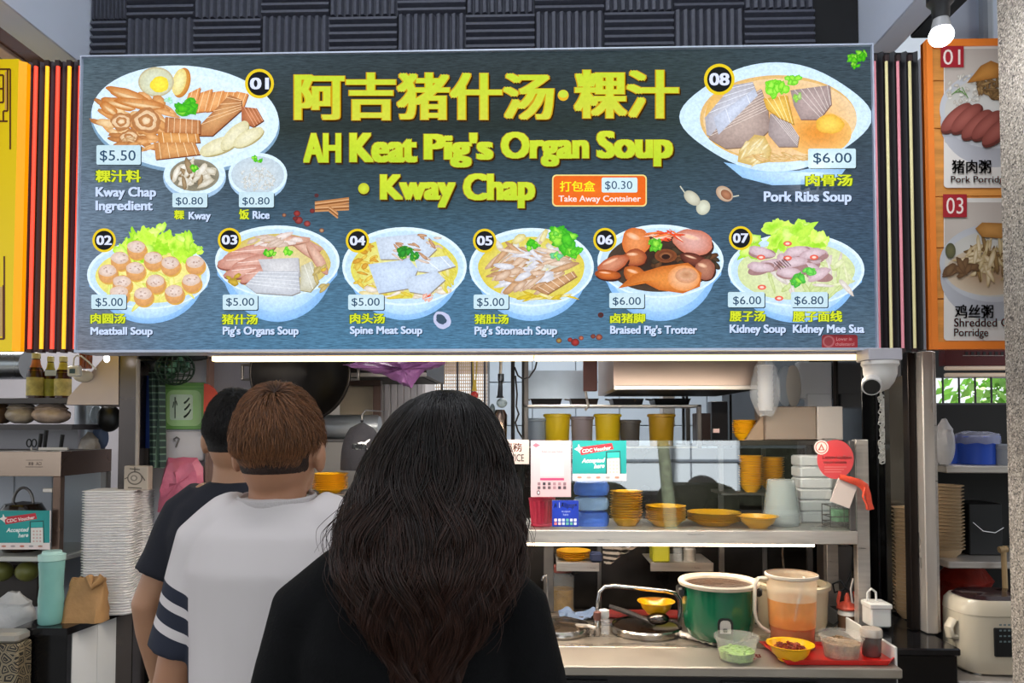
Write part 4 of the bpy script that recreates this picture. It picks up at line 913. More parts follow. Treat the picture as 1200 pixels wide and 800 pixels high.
def sagbag(pts, Y, seed, name, m, T, th=.05):
    """soft sheet bag given by an outline in photo pixels"""
    cx = sum(p[0] for p in pts) / len(pts); cy = sum(p[1] for p in pts) / len(pts); rs = []
    mb = MB()
    for k, (s_, dy) in enumerate(((.02, -th), (.45, -th * .9), (.8, -th * .55), (1, 0), (.8, th * .5), (.02, th * .8))):
        rs.append([tuple(at(cx + (x - cx) * s_, cy + (y - cy) * s_, Y) + Vector((0, dy + .012 * noise.noise(Vector((x * .08, y * .08, k * .7 + seed))) * 2, 0))) for x, y in pts])
    mb.loft(rs); return mb.build(name, m, T, w=True)
def dense(pts, n=4):
    out = []
    for i, p in enumerate(pts):
        q_ = pts[(i + 1) % len(pts)]
        for k in range(n): out.append((p[0] + (q_[0] - p[0]) * k / n, p[1] + (q_[1] - p[1]) * k / n + (.8 * sin(k * 2.1 + i) if k else 0)))
    return out
sagbag(dense([(400, 427), (440, 421), (490, 419), (523, 421), (521, 427), (506, 433), (500, 431), (488, 446), (482, 455), (470, 450), (452, 440), (425, 434)]), 2.95, 1, 'bag_body', mat('purple_plastic', '8a5a92', r=.25, alpha=.9, ns=14, na=.35, bump=.5, bs=40), T)
# ornament
c = at(556, 463, 3.2)
T = thing('hanging_ornament', 'small red and yellow hanging ornament in front of the kitchen window', 'ornament', tuple(c))
MB().ball(tuple(c), (.017, .012, .018), 12, 8).build('red_ball', mat('ornament_red', '9c2420', r=.4), T, w=True)
m = MB(); m.tube([at(554, 157, 3.2), at(554, 423, 3.2), at(555, 456, 3.2)], .003); m.tube([at(559, 157, 3.2), at(559, 423, 3.2), at(557, 456, 3.2)], .003); m.tube([at(556, 445, 3.2), at(556, 458, 3.2)], [.004, .012]); m.build('yellow_cord', mat('ornament_yellow', 'b8a040', r=.6), T, w=True)
# gas regulator & poles
T = thing('gas_pipe_fitting', 'pale blue valve fitting hanging on a steel pipe right of the kitchen window', 'pipe', tuple(at(586, 515, 3.3)))
MB().tube([at(587, 170, 3.3), at(587, 421, 3.3), at(586, 450, 3.3)], .007).build('pipe', steel, T, w=True)
MB().tube([at(587, 438, 3.3), at(587, 446, 3.3), at(586.5, 447, 3.3), at(586, 463, 3.3), at(586, 466, 3.3)], [.014, .014, .009, .012, .018], 12).build('coupling', mat('dark_coupling', '40444a', r=.3, m=.8), T, w=True)
MB().ball(tuple(at(588, 472, 3.3)), (.024, .024, .022), 16, 10).build('valve_body', mat('valve_blue', '93a5ae', r=.35, ns=8), T, w=True)
MB().ball(tuple(at(577, 480, 3.29)), (.012, .012, .028), 12, 8).build('valve_lever', mat('valve_dark', '4a5860', r=.35), T, w=True)
MB().tube([at(586, 480, 3.3), at(586, 486, 3.3), at(586, 520, 3.3), at(586, 548, 3.3)], [.02, .032, .03, .028], 16).build('chrome_barrel', mat('warm_chrome', '8c7c70', r=.18, m=1), T, w=True)
for px, lab in ((601, 'slim black pole left of the pair beside the kitchen rack'), (613, 'slim black pole right of the pair beside the kitchen rack')):
    T = thing('black_pole', lab, 'pole', (ax(px, 500, 3.4), 3.4, 0)); MB().tube([(ax(px, 500, 3.4), 3.4, 0), (ax(px, 500, 3.4), 3.4, 2.0)], .009 if px == 601 else .006, 8).build('tube', blk, T, w=True)
T = tag(MB().tube([at(603, 430, 3.37), at(607, 440, 3.36), at(613, 444, 3.35), at(620, 442, 3.36), at(627, 432, 3.37), at(629, 424, 3.37)], .004).build('cable', blk), 'thin black cable looping between the black poles near the board', 'cable')
T = tag(MB().tube([at(604, 440, 3.36), at(606, 462, 3.36), at(605, 476, 3.36), at(608, 485, 3.36), at(604, 495, 3.36), at(607, 505, 3.36), at(613, 514, 3.36)], .004).build('cable', blk), 'thin black cable curling down beside the left black pole', 'cable')

# ---- right back part: things under and beside the hood
zt = az(915, 516, 3.06)
T = thing('top_shelf', 'dark narrow shelf behind the glass carrying the carton and yellow bowls', 'shelf', (ax(915, 516, 3.06), 3.06, zt - .02))
MB().box(ax(838, 516, 3.06), ax(990, 516, 3.06), 3.06, 3.28, zt - .02, zt, .002).build('board', mat('shelf_dark', '3a332f', r=.4, m=.4), T, w=True)
for px in (842, 945):
    MB().box(ax(px, 516, 3.18), ax(px, 516, 3.18) + .02, 3.18, 3.2, CZ + .001, zt - .021).build('bracket', steel_d, T, w=True)
T, x0, x1, z0, z1 = simplebox('carton', 'brown plastic wrapped carton on the top shelf behind the glass', 'box', 896, 957, 476, 515.5, 3.07, .14, mat('carton_brown', '7c6a5c', r=.5, ns=5, na=.2))
MB().prism([(x0 - .075, z0), (x0 - .002, z0), (x0 - .002, z1 - .03)], 3.08, 3.1, 'y').build('flap', mat('carton_flap', 'a48c74', r=.5, ns=5), T, w=True)
MB().box(x0 + .005, x1 - .005, 3.068, 3.069, z0 + .004, z1 - .004).build('film_wrap', mat('film', 'c8b8a8', r=.12, alpha=.35), T, w=True)
T, x0, x1, z0, z1 = simplebox('white_paper_box', 'cream white box end beside the brown carton on the top shelf', 'box', 958, 988, 476, 515.5, 3.065, .14, mat('paper_white', 'cfc6be', r=.6, ns=3, na=.05, bump=.2, bs=20))
def stack(name, lab, cat, group, mb_fn, m, x, y, z, n, dz, jit=.002, parts=None):
    base = None; lab0 = lab
    for i in range(n):
        k_ = n - i; suf = 'th' if 10 < k_ % 100 < 14 else {1: 'st', 2: 'nd', 3: 'rd'}.get(k_ % 10, 'th')
        lab = ('topmost ' if k_ == 1 else 'bottommost ' if i == 0 else '%d%s from top, ' % (k_, suf)) + lab0
        loc = (x + rnd.uniform(-jit, jit), y + rnd.uniform(-jit, jit), z + i * dz)
        if base is None:
            base = mb_fn().build(name, m); base.location = loc; tag(base, lab, cat, group)
        else:
            c_ = base.copy(); c_.location = loc; c_['label'] = lab; c_.rotation_euler = (0, 0, rnd.uniform(0, 6)); COL.objects.link(c_)
def bowl_mb(r, h, f=.55, n=28):
    return lambda: MB().lathe([(0, 0), (r * f, 0), (r * f, .003), (r * .8, h * .45), (r * .90, h * .86), (r * 1.05, h - .0012), (r * 1.06, h + .0012), (r * .94, h), (r * .78, h * .5), (r * f * .9, .006), (0, .005)], (0, 0, 0), n)
zt += .0005
stack('bowl', 'yellow bowl in the left stack on the top shelf beside the carton', 'bowl', 'yellow bowls left stack on the top shelf', bowl_mb(.046, .032), yel, ax(872, 500, 3.16), 3.16, zt, 7, .0085)
stack('bowl', 'yellow bowl in the right stack on the top shelf beside the carton', 'bowl', 'yellow bowls right stack on the top shelf', bowl_mb(.046, .032), yel, ax(893, 500, 3.22), 3.22, zt, 7, .0085)
# back shelf behind glass with tall bowls
zs_ = 1.33
T = thing('inner_shelf', 'steel inner shelf behind the glass under the top shelf', 'shelf', (ax(915, 560, 3.08), 3.08, zs_ - .02))
MB().box(ax(846, 560, 3.08), ax(982, 560, 3.08), 3.08, 3.28, zs_ - .012, zs_ - .001, .002).build('board', steel_d, T, w=True)
stack('bowl', 'yellow bowl in the tall left stack behind the glass under the carton', 'bowl', 'yellow bowls tall left stack behind the glass', bowl_mb(.047, .032), yel, ax(880, 560, 3.13), 3.13, zs_, 13, .0098)
stack('bowl', 'yellow bowl in the tall right stack behind the glass under the carton', 'bowl', 'yellow bowls tall right stack behind the glass', bowl_mb(.047, .032), yel, ax(905, 560, 3.21), 3.21, zs_, 12, .0098)
# clear bag of cups, lids, foam boxes
c = at(897, 452, 3.02)
T = thing('bag_of_cups', 'clear plastic bag full of stacked cups hanging beside the wide range hood', 'bag', (c.x, 3.02, c.z))
bagshape(c.x, 3.02, c.z, 34 * S(3.02), 70 * S(3.02), .085, 5).build('bag', mat('bag_film', 'e4e8ec', r=.2, alpha=.28, ns=10, na=.1, bump=.4, bs=40), T, w=True)
for k in range(8): MB().lathe([(.026, 0), (.03, .03), (.033, .03), (.026, .004)], (c.x, 3.02, c.z - .1 + k * .022), 20).build('cup', milky, T, w=True)
MB().tube([(c.x, 3.02, c.z + .11), (c.x, 3.09, c.z + .2), (c.x, 3.09, 2.86)], .003).build('tie', milky, T, w=True)
for i, (px, r_, lab) in enumerate(((921, 26, 'front round white platter standing upright behind the carton'), (930, 27, 'rear round cream platter standing upright behind the carton'))):
    c = at(px, 452, 3.32 + .03 * i)
    T = thing('serving_platter', lab, 'platter', (c.x, c.y, c.z - r_ * S(3)))
    m = MB().lathe([(.001, .004), (r_ * S(3) * .8, .004), (r_ * S(3), 0), (r_ * S(3), -.006), (r_ * S(3) * .8, -.002), (.001, -.002)], (0, 0, 0), 36); ca, sa = cos(.9), sin(.9)
    m.v = [(c.x + x * ca * .8 + z * sa, c.y + x * sa * .5 - z * ca, c.z + y) for x, y, z in m.v]; m.build('disc', mat('lid_%d' % i, ('b4bcc4', 'ccc4b8')[i], r=.3, ns=4), T, w=True)
T, x0, x1, z0, z1 = simplebox('foam_sheet', 'white foam sheet leaning at the back right of the kitchen', 'box', 936, 975, 424, 467, 3.4, .05, mat('foam_white', 'bfc2c8', r=.5, ns=3, na=.04))
simplebox('foam_sheet', 'small white foam block under the leaning foam sheet', 'box', 947, 975, 461, 478, 3.38, .05, mat('foam_white'))
for a, b, lab in ((977, 980, 'thin brown rod left of the pair at the right of the kitchen'), (982, 986, 'dark rod right of the pair at the right of the kitchen')):
    T = thing('upright_rod', lab, 'pole', (ax(a, 450, 3.38), 3.38, 0)); MB().box(ax(a, 450, 3.38), ax(b, 450, 3.38), 3.38, 3.39, 0, 2.1).build('rod', mat('rod_dark', '2c2422', r=.4), T, w=True)
# middle dark clutter right of the rack
T, x0, x1, z0, z1 = simplebox('exhaust_duct', 'shiny vertical exhaust duct under the range hood', 'duct', 776, 790, 225, 500, 3.95, .1, steel)
simplebox('brown_canister', 'dark brown canister standing under the range hood', 'canister', 816, 833, 484, 520, 3.7, .09, mat('canister_brown', '38231e', r=.4, ns=4))
simplebox('storage_tin', 'dark grey storage tin beside the brown canister', 'tin', 834, 853, 470, 520, 3.85, .09, mat('tin_grey', '3e3c40', r=.4, ns=4))
T, x0, x1, z0, z1 = simplebox('wall_phone', 'small black device with a pinkish screen beside the yellow bowls', 'device', 834, 843, 501, 508, 3.0, .01, blk)
MB().box(x0 + .006, x1, 2.998, 2.9995, z0 + .004, z1 - .004).build('screen', mat('pink_screen', 'a88c88', r=.3), T, w=True)
T = thing('black_frame_rack', 'thin black frame rack under the range hood', 'rack', (ax(805, 490, 3.92), 3.92, 0))
for px in (800, 804, 855): MB().box(ax(px, 490, 3.92), ax(px, 490, 3.92) + .012, 3.92, 3.94, 0, az(800, 462, 3.92)).build('post', blk, T, w=True)
MB().box(ax(800, 490, 3.92), ax(857, 490, 3.92), 3.92, 4.1, az(800, 520, 3.92) - .012, az(800, 520, 3.92)).build('shelf_board', blk, T, w=True)
# ------------------------------------------------------------------ things on the glass case shelf
sz = SZ + .0008
mp = print_mat('matte_print', rough=.45)
# red ribbed bucket
x = ax(635, 600, 2.82)
T = thing('ribbed_tub', 'pinkish red ribbed tub behind the payment card on the glass case shelf', 'tub', (x, 2.8, sz))
red_p = mat('pink_red_plastic', 'd43450', r=.3, ns=4, na=.1)
rs = []
for zz, r_ in ((0, .037), (.004, .039), (.095, .048), (.10, .051), (.104, .051), (.1, .046), (.006, .036)):
    rs.append([(x + r_ * (1 + (.03 if k % 2 else -.02) * (0 < zz < .098)) * cos(2 * pi * k / 40), 2.8 + r_ * (1 + (.03 if k % 2 else -.02) * (0 < zz < .098)) * sin(2 * pi * k / 40), sz + zz) for k in range(40)])
MB().loft(rs).build('body', red_p, T, w=True, ang=20)
MB().lathe([(.04, 0), (.043, .004), (.04, .012)], (x, 2.8, sz), 30).build('base_ring', red_p, T, w=True)
def board_print(name, lab, cat, a, b, yt, yb, Y, draw, th=.0025, label_part=None, tilt=None):
    x0, x1 = ax(a, (yt + yb) / 2, Y), ax(b, (yt + yb) / 2, Y); z1, z0 = az((a + b) / 2, yt, Y), az((a + b) / 2, yb, Y)
    T = thing(name, lab, cat, ((x0 + x1) / 2, Y, z0))
    MB().box(x0, x1, Y, Y + th, z0, z1).build('card', mat('card_white', 'd8d2d2', r=.5, ns=3, na=.03), T, w=True)
    P = Print(Y - .0003); draw(P); P.build('printed_face', mp, T, w=True, flat=True)
    return T
def d_pay(P):
    P.rrect(622, 516, 669, 582, .5, 'ccb0b8', 'c8acb4'); P.poly([(628, 519), (633, 521.5), (628, 524), (624, 521.5)], 'cc6478', rings=1)
    P.text('PAYNOW', 657, 519, 666, 522, 'c08898'); P.text('Scan to pay here', 635, 528, 659, 530.5, '6c4c58')
    P.rrect(633, 532.5, 661, 558, .5, 'd0b8c0'); P.rrect(633, 560, 661, 562.6, .4, 'b43c6c')
    q = random.Random(4)
    for j in range(2):
        for k in range(6): P.rrect(630 + k * 6, 565 + j * 4.5, 633.4 + k * 6, 568.4 + j * 4.5, .4, q.choice(['5c4c54', '8c6c78', '3c3440', 'a07c88']))
    P.ell(631, 577, 2, 2.7, '5c4c54'); P.ell(631, 577, 1.2, 1.5, 'e8d2d8')
board_print('payment_poster', 'tall pale pink payment poster taped at the middle of the counter glass', 'poster', 622, 669, 516, 582, 2.694, d_pay)
def d_cdc(P, ox=0, oy=0, s_=1.0):
    def q(x, y): return (ox + x * s_, oy + y * s_)
    P.poly([q(0, 0), q(63, 0), q(63, 39), q(0, 39)], '1a9a98', '168c8c', 2); P.poly([q(0, 39), q(63, 39), q(63, 47), q(0, 47)], 'e6d6d4', rings=1)
    P.poly([q(8, 8), q(46, 3), q(48, 10), q(10, 17)], 'c02838', rings=1)
    P.poly([q(2, 10), q(6, 8), q(7, 4), q(9, 8), q(12, 9), q(9, 11), q(9, 15), q(6, 12)], 'ece4e0', rings=1)
    a, b = q(11, 7), q(44, 13)
    v0, f0 = text_mesh('CDC Voucher', .025); P.k += 1; o = len(P.v); W0 = max(p[0] for p in v0)
    for p in v0:
        u = p[0] / W0; xx = 11 + u * 34; yy = 14.6 - u * 4.6 - p[1] * 5.6; pp = q(xx, yy); P.v.append(P._p(*pp)); P.c.append(lin('f4e4e0'))
    P.f.extend([tuple(i + o for i in g_) for g_ in f0])
    for t, x0_, x1_, y1_ in (('Accepted', 11, 37, 26), ('here', 25, 37, 32.5)):
        v0, f0 = text_mesh(t, .03); P.k += 1; o = len(P.v); W0 = max(p[0] for p in v0)
        for p in v0:
            u = p[0] / W0; pp = q(x0_ + u * (x1_ - x0_) + p[1] * 1.5, y1_ - u * .8 - p[1] * 7); P.v.append(P._p(*pp)); P.c.append(lin('e4eeee'))
        P.f.extend([tuple(i + o for i in g_) for g_ in f0])
    P.poly([q(39, 13), q(56, 12), q(57, 39), q(39, 39)], '10504e', rings=1); P.poly([q(40.5, 14), q(55, 13.5), q(55, 20), q(40.5, 20.5)], '2aa6a4', rings=1); P.poly([q(40.5, 21), q(55, 20.5), q(55.5, 42), q(40.5, 42)], 'e0dcd8', rings=1)
    for i in range(4):
        for j in range(3): P.ell(*q(44 + j * 4, 25 + i * 4), 1.2 * s_, 1.2 * s_, 'd0aca4', n=8, rings=1)
    for k, c_ in enumerate(('c88878', 'b09c9c', 'c87868', 'a8a0a0', 'b48878')): P.ell(*q(8 + k * 11, 43), 3 * s_, 1.3 * s_, c_, n=8, rings=1)
board_print('voucher_poster', 'teal voucher poster taped on the counter glass right of the pink poster', 'poster', 671, 734, 516, 563, 2.694, lambda P: d_cdc(P, 671, 516, 1.0))
def d_svc(P):
    P.rrect(566, 515, 620, 543.5, .5, 'bcaca8')
    P.text('自助服務', 568, 519, 612, 529, 'c84030', off=.01); P.text('SELF SERVICE', 570, 532, 614, 540.5, '2c2828', off=.01)
board_print('service_sign', 'white self service sign with red characters half hidden by the woman', 'sign', 566, 620, 515, 543.5, 2.694, d_svc)
def d_ali(P):
    P.rrect(647, 586, 678, 617, .8, '1438b4', '1030a0'); P.text('A', 649, 589, 653.5, 595, 'd8e0f4', off=.01); P.line([(655.5, 588.5), (655.5, 594.5)], .5, 'd8e0f4'); P.text('Alipay+', 657, 588.5, 676.5, 596.5, 'e4eaf8', off=.012)
    P.text('Accepted', 658, 598, 668, 600.5, 'b8c4ec'); P.text('here', 660, 601.5, 666, 604, 'b8c4ec')
    q = random.Random(6)
    for j in range(2):
        for k in range(6): P.rrect(649.5 + k * 4.6, 607.5 + j * 4.2, 652.7 + k * 4.6, 610.7 + j * 4.2, .5, q.choice(['d8e0f4', 'e47878', '68b4a0', 'c8d4f0', 'f0d0d0']))
board_print('payment_card', 'small blue wallet payment card standing at the foot of the counter glass', 'sign', 647, 678, 586, 617, 2.69, d_ali)
# blue bundles
blu = mat('blue_bag', '3c64c0', r=.3, ns=9, na=.3, bump=.4, bs=30, coat=.3)
for i, (yt, yb, lab, c_) in enumerate(((597, 618, 'blue plastic wrapped bundle at the bottom beside the blue payment card', '4470dc'), (580, 598, 'pale wrapped middle bundle between the blue bundles behind the glass', '9cb8ec'), (562, 581, 'blue plastic wrapped bundle on top under the teal poster', '4c7ce4'))):
    c = at(693, (yt + yb) / 2, 2.82)
    T = thing('wrapped_bundle', lab, 'bag', (c.x, 2.82, c.z - (yb - yt) / 2 * S(2.82)))
    m = MB(); w_, h_ = 20.5 * S(2.82), (yb - yt) / 2 * S(2.82)
    m.loft([[(c.x + w_ * (abs(cos(a)) ** .6) * (1 if cos(a) > 0 else -1) * s_ * (1 + .05 * noise.noise(Vector((a * 2, j, i)))), 2.82 + .045 * sin(a) * s_, c.z + h_ * t * (1 + .1 * noise.noise(Vector((a, j, i + 5))))) for a in [2 * pi * k / 28 for k in range(28)]]
            for j, (t, s_) in enumerate(((-.98, .6), (-.8, .92), (-.3, 1), (.3, 1), (.75, .9), (.98, .5)))])
    m.build('wrap', mat('wrap%d' % i, c_, r=.3, ns=9, na=.3, bump=.4, bs=30, coat=.3), T, w=True)
def plate_mb(r, h): return lambda: MB().lathe([(0, 0), (r * .6, 0), (r * .62, .003), (r * .88, h * .85), (r * 1.01, h + .0004), (r * 1.02, h + .0024), (r * .93, h + .002), (r * .58, .005), (0, .005)], (0, 0, 0), 30)
stack('bowl', 'yellow bowl in the tall stack behind the glass beside the blue bundles', 'bowl', 'yellow bowls tall stack on the glass case shelf', bowl_mb(.058, .031, .62), yel, ax(734, 600, 2.82), 2.82, sz, 11, .0098)
stack('dish', 'yellow dish in the medium stack amid the glass case shelf', 'dish', 'yellow dishes medium stack on the shelf', plate_mb(.074, .024), yel, ax(780, 606, 2.82), 2.82, sz, 8, .0070)
stack('plate', 'yellow plate in the low wide stack left of the single yellow bowl', 'plate', 'yellow plates low stack on the shelf', plate_mb(.099, .020), yel, ax(837, 608, 2.85), 2.85, sz, 5, .0068)
o = bowl_mb(.071, .043, .5)().build('bowl', yel); o.location = (ax(888, 611, 2.77), 2.77, sz); tag(o, 'single yellow bowl at the front of the glass case shelf', 'bowl')
# cups
T0 = None
def cup_mb(r0, r1, h): return lambda: MB().lathe([(r1, 0), (r1, .004), (r1 * .97, .005), (r0, h), (r0 * .9, h + .002), (.001, h + .002)], (0, 0, 0), 28)
stack('clear_cup', 'upside down clear plastic cup stacked on glass case shelf', 'cup', 'clear cups stacked upside down', cup_mb(.050, .069, .128), mat('cup_clear', 'f4f6f8', r=.15, alpha=.3), ax(916, 600, 2.86), 2.86, sz, 5, .0105)
for i in range(6):
    T = tag(MB().box(-.061, .061, -.055, .055, 0, .0425, .006).build('food_container', mat('container_white', 'dad9dc', r=.4, alpha=.95, ns=4, na=.04)), ('topmost' if i == 5 else 'bottommost' if i == 0 else ('second', 'third', 'fourth', 'fifth')[i - 1] + ' from bottom') + ' white lidded container in the tower at the right of the glass case', 'container', 'white containers in the tower')
    T.location = (ax(951, 580, 2.96), 2.96, sz + i * .0435)
# wire basket with bottle
bx, by = ax(984, 604, 2.83), 2.83
T = thing('wire_basket', 'small wire basket with glass jar at right end of the shelf', 'basket', (bx, by, sz))
for z in (.001, .016, .038, .078): MB().tube([(bx + sx * .05, by + sy * .04, sz + z) for sx, sy in ((-1, -1), (1, -1), (1, 1), (-1, 1))], .0022, 6, closed=True).build('wire_ring', steel_d, T, w=True)
for sx in (-1, 0, 1):
    for sy in (-1, 1): MB().tube([(bx + sx * .05, by + sy * .04, sz), (bx + sx * .05, by + sy * .04, sz + .078)], .0018, 6).build('wire_upright', steel_d, T, w=True)
T = thing('glass_jar', 'glass jar with green label standing in the wire basket', 'jar', (bx, by, sz + .003))
MB().lathe([(.001, 0), (.03, 0), (.034, .01), (.034, .07), (.025, .09), (.025, .1), (.001, .1)], (bx, by, sz + .004), 20).build('glass', clear, T, w=True)
MB().lathe([(.0345, .015), (.0345, .06)], (bx, by, sz + .004), 20).build('label', mat('green_white_label', '7fae86', r=.5, ns=30, na=.6), T, w=True)
# red round sticker on the glass
P = Print(2.692)
P.ell(979, 538, 21.5, 23, 'd23c40', 'c8484c', n=40); P.text('Lower-sodium', 964, 533, 998, 538, 'ecc0bc', off=.02); P.text('option available', 965, 539.5, 992, 544, 'e8b0ac', off=.02)
for k in range(3): P.line([(966, 547 + k * 2.9), (992 - k * 3, 547 + k * 2.9)], .5, 'e09c98')
P.ell(962.5, 524, 8.5, 8.5, 'e6d4cc', n=30); P.ell(962.5, 524, 7, 7, 'c84c48', n=30); P.ell(962.5, 524, 6, 6, 'e6d4cc', n=30); P.poly([(958.5, 527.5), (962.5, 519.5), (966.5, 527.5)], 'b85c50', rings=1); P.poly([(960.8, 526.5), (962.5, 522.5), (964.3, 526.5)], 'e6d4cc', rings=1)
tag(P.build('round_sticker', mp, flat=True), 'round red sticker with small white emblem on the counter glass at right', 'sticker')
# hanging white tag + ribbon
c = at(989, 577, 2.675)
T = thing('hanging_tag', 'white card tag tilted on the case corner beside the orange ribbon', 'tag', tuple(c))
m = MB(); k = S(2.675); ang = -.36; hw, hh = 11.5 * k, 15 * k
m.prism([(c.x + u * cos(ang) - w_ * sin(ang), c.z + u * sin(ang) + w_ * cos(ang)) for u, w_ in ((-hw, -hh), (hw, -hh), (hw, hh), (-hw, hh))], 2.672, 2.678, 'y'); m.build('card', mat('tag_white', 'd4c4bc', r=.5, ns=4, na=.04), T, w=True)
c = at(1008, 575, 2.68)
T = thing('orange_ribbon', 'bright orange plastic ribbon draped over the case post', 'ribbon', tuple(c))
pts = [at(984, 558, 2.666), at(996, 562, 2.664), at(1006, 565, 2.664), at(1013, 570, 2.666), at(1017, 580, 2.67), at(1019, 590, 2.67), at(1020.5, 597, 2.67)]
MB().tube(pts, [(.004, .009), (.005, .012), (.005, .014), (.005, .016), (.005, .012), (.004, .010), (.003, .013)], 10).build('strip', mat('ribbon_orange', 'e4543c', r=.3, ns=20, na=.3, alpha=.92), T, w=True)
MB().tube([at(1013, 570, 2.667), at(1011, 582, 2.666), at(1015, 590, 2.666), at(1016, 597, 2.667)], [(.003, .008), (.003, .006), (.003, .007), (.002, .008)], 8).build('tail', mat('ribbon_orange'), T, w=True)

# ------------------------------------------------------------------ below the case
zz = z_a + .0065
stack('plate', 'yellow plate on the short shelf below the left of the glass case', 'plate', 'yellow plates on the short shelf', plate_mb(.075, .014), yel, ax(672, 655, 3.33), 3.33, zz, 4, .008)
T, x0, x1, z0, z1 = simplebox('blue_cloth_roll', 'dark blue folded cloth beside the yellow plates on the short shelf', 'cloth', 692, 706, 648, 659, 3.24, .06, mat('navy_cloth', '2c3450', r=.8, ns=9, bump=.3), .008, 'folds')
T, x0, x1, z0, z1 = simplebox('yellow_bin', 'lime yellow plastic bin on the short shelf above the green cooker', 'bin', 765, 785, 637, 659, 3.24, .1, mat('lime_plastic', 'a8a428', r=.4, ns=4), .006)
for px, r_, lab in ((794, .02, 'small clear jar on the short shelf right of the lime bin'), (808, .026, 'steel cup on the short shelf right of the clear jar')):
    x = ax(px, 650, 3.3); T = thing('small_jar', lab, 'jar', (x, 3.3, z_b + .007)); MB().lathe([(.001, 0), (r_, 0), (r_ * 1.05, .05), (r_ * .9, .055), (.001, .055)], (x, 3.3, z_b + .007), 20).build('body', steel if px > 800 else clear, T, w=True)
# striped bag
c = at(726, 650, 3.05)
T = thing('striped_bag', 'black and white striped cloth bag hanging under the glass case', 'bag', tuple(c))
M = bpy.data.materials.new('striped'); M.use_nodes = True; nt = M.node_tree; b = nt.nodes['Principled BSDF']; w_ = nt.nodes.new('ShaderNodeTexWave'); w_.bands_direction = 'Z'; w_.inputs['Scale'].default_value = 15; w_.inputs['Distortion'].default_value = .6
tc = nt.nodes.new('ShaderNodeTexCoord'); nt.links.new(tc.outputs['Object'], w_.inputs[0]); r_ = nt.nodes.new('ShaderNodeValToRGB'); r_.color_ramp.interpolation = 'CONSTANT'; r_.color_ramp.elements[0].color = (*lin('1c1a1a'), 1); r_.color_ramp.elements[1].position = .5; r_.color_ramp.elements[1].color = (*lin('c4bcb4'), 1)
nt.links.new(w_.outputs[0], r_.inputs[0]); nt.links.new(r_.outputs[0], b.inputs['Base Color'])
sagbag(dense([(705, 634), (752, 632), (746, 641), (728, 651), (714, 662), (708, 660)]), 3.05, 3, 'cloth', M, T, .03)
MB().tube([at(728, 634, 3.05), at(735, 628, 3.2), at(740, 628, 3.47)], .004).build('strap', blk, T, w=True)
# red lidded jar
x, y = ax(659, 700, 3.35), 3.35; jz = .761
T = thing('glass_jar', 'glass jar with faded red lid and yellow contents behind the left pan', 'jar', (x, y, jz))
MB().lathe([(.001, 0), (.05, 0), (.053, .01), (.053, .17), (.04, .18), (.04, .19)], (x, y, jz), 28).build('glass', clear, T, w=True)
MB().lathe([(.001, .191), (.045, .191), (.045, .215), (.04, .22), (.001, .22)], (x, y, jz), 28).build('lid', mat('faded_red_lid', '8c4c44', r=.4), T, w=True)
MB().lathe([(.001, .005), (.049, .005), (.049, .115), (.001, .12)], (x, y, jz), 28).build('contents', mat('yellow_contents', 'b89040', r=.6, ns=30, na=.3), T, w=True)
# hook stand at left
T = thing('metal_hook', 'thin bent chrome hook standing left of the glass jar', 'hook', tuple(at(641, 722, 2.8)))
MB().tube([at(641, 724, 2.8), at(641.5, 700, 2.8), at(641.5, 680, 2.8), at(640, 674, 2.8), at(637, 675, 2.8), at(635, 680, 2.8)], .004).build('rod', mat('chrome', 'c0c0c0', r=.15, m=1), T, w=True)
# wells / pans in the counter
def well(px, py, rx, lab, lid):
    Y = (1.6 - CZ) * F / (py - 500); r = rx * S(Y); x = ax(px, py, Y)
    T = thing('cooking_pot', lab, 'pot', (x, Y, CZ + .001))
    MB().lathe([(r * .93, .0), (r, .002), (r * 1.0, .02), (r * .96, .026), (r * .90, .022), (r * .88, .006)], (x, Y, CZ + .001), 48).build('rim', mat('chrome_rim', 'a8a098', r=.2, m=1), T, w=True)
    MB().lathe([(r * .89, .02), (r * .6, .03 if lid else .013), (.001, .034 if lid else .012), (.001, .005), (r * .88, .003)], (x, Y, CZ + .001), 40).build('lid' if lid else 'contents', mat('pan_lid_steel', '8c7c6c', r=.22, m=1, ns=3) if lid else mat('dark_broth', '1e130c', r=.12, ns=9, na=.5), T, w=True)
    return T, x, Y, r
T, x, Y, r = well(655, 737, 36, 'round pot with steel lid set in the counter beside the woman', True)
MB().tube([(x + r * .55, Y - .02, CZ + .028), (x + r * .9, Y - .09, CZ + .045), (x + r * 1.1, Y - .10, CZ + .04)], .007).build('handle', steel, T, w=True)
T, x, Y, r = well(757, 736, 41, 'round pot of dark broth set in the counter left of the green cooker', False)
wx, wy = x, Y
c = at(770, 733, wy)
T = thing('ladle', 'dark handled ladle lying across the pot of broth', 'ladle', (c.x, wy, CZ + .02))
MB().tube([at(714, 710, 2.86), at(735, 717, 2.84), at(760, 727, 2.78), at(768, 732, 2.75)], [.008, .011, .009, .006]).build('handle', mat('dark_handle', '3c3634', r=.4), T, w=True)
MB().ball((c.x, wy - .03, CZ + .055), (.04, .03, .022), 20, 10).build('scoop', mat('ladle_steel', '5c5450', r=.15, m=1), T, w=True)
# yellow bowl held above the pot
Y = 2.80; c = at(769, 718, Y)
o = bowl_mb(20.5 * S(Y), 13.5 * S(Y), .55)().build('bowl', yel); o.location = (c.x, Y, c.z); tag(o, 'small yellow bowl resting on the ladle above the pot of broth', 'bowl')
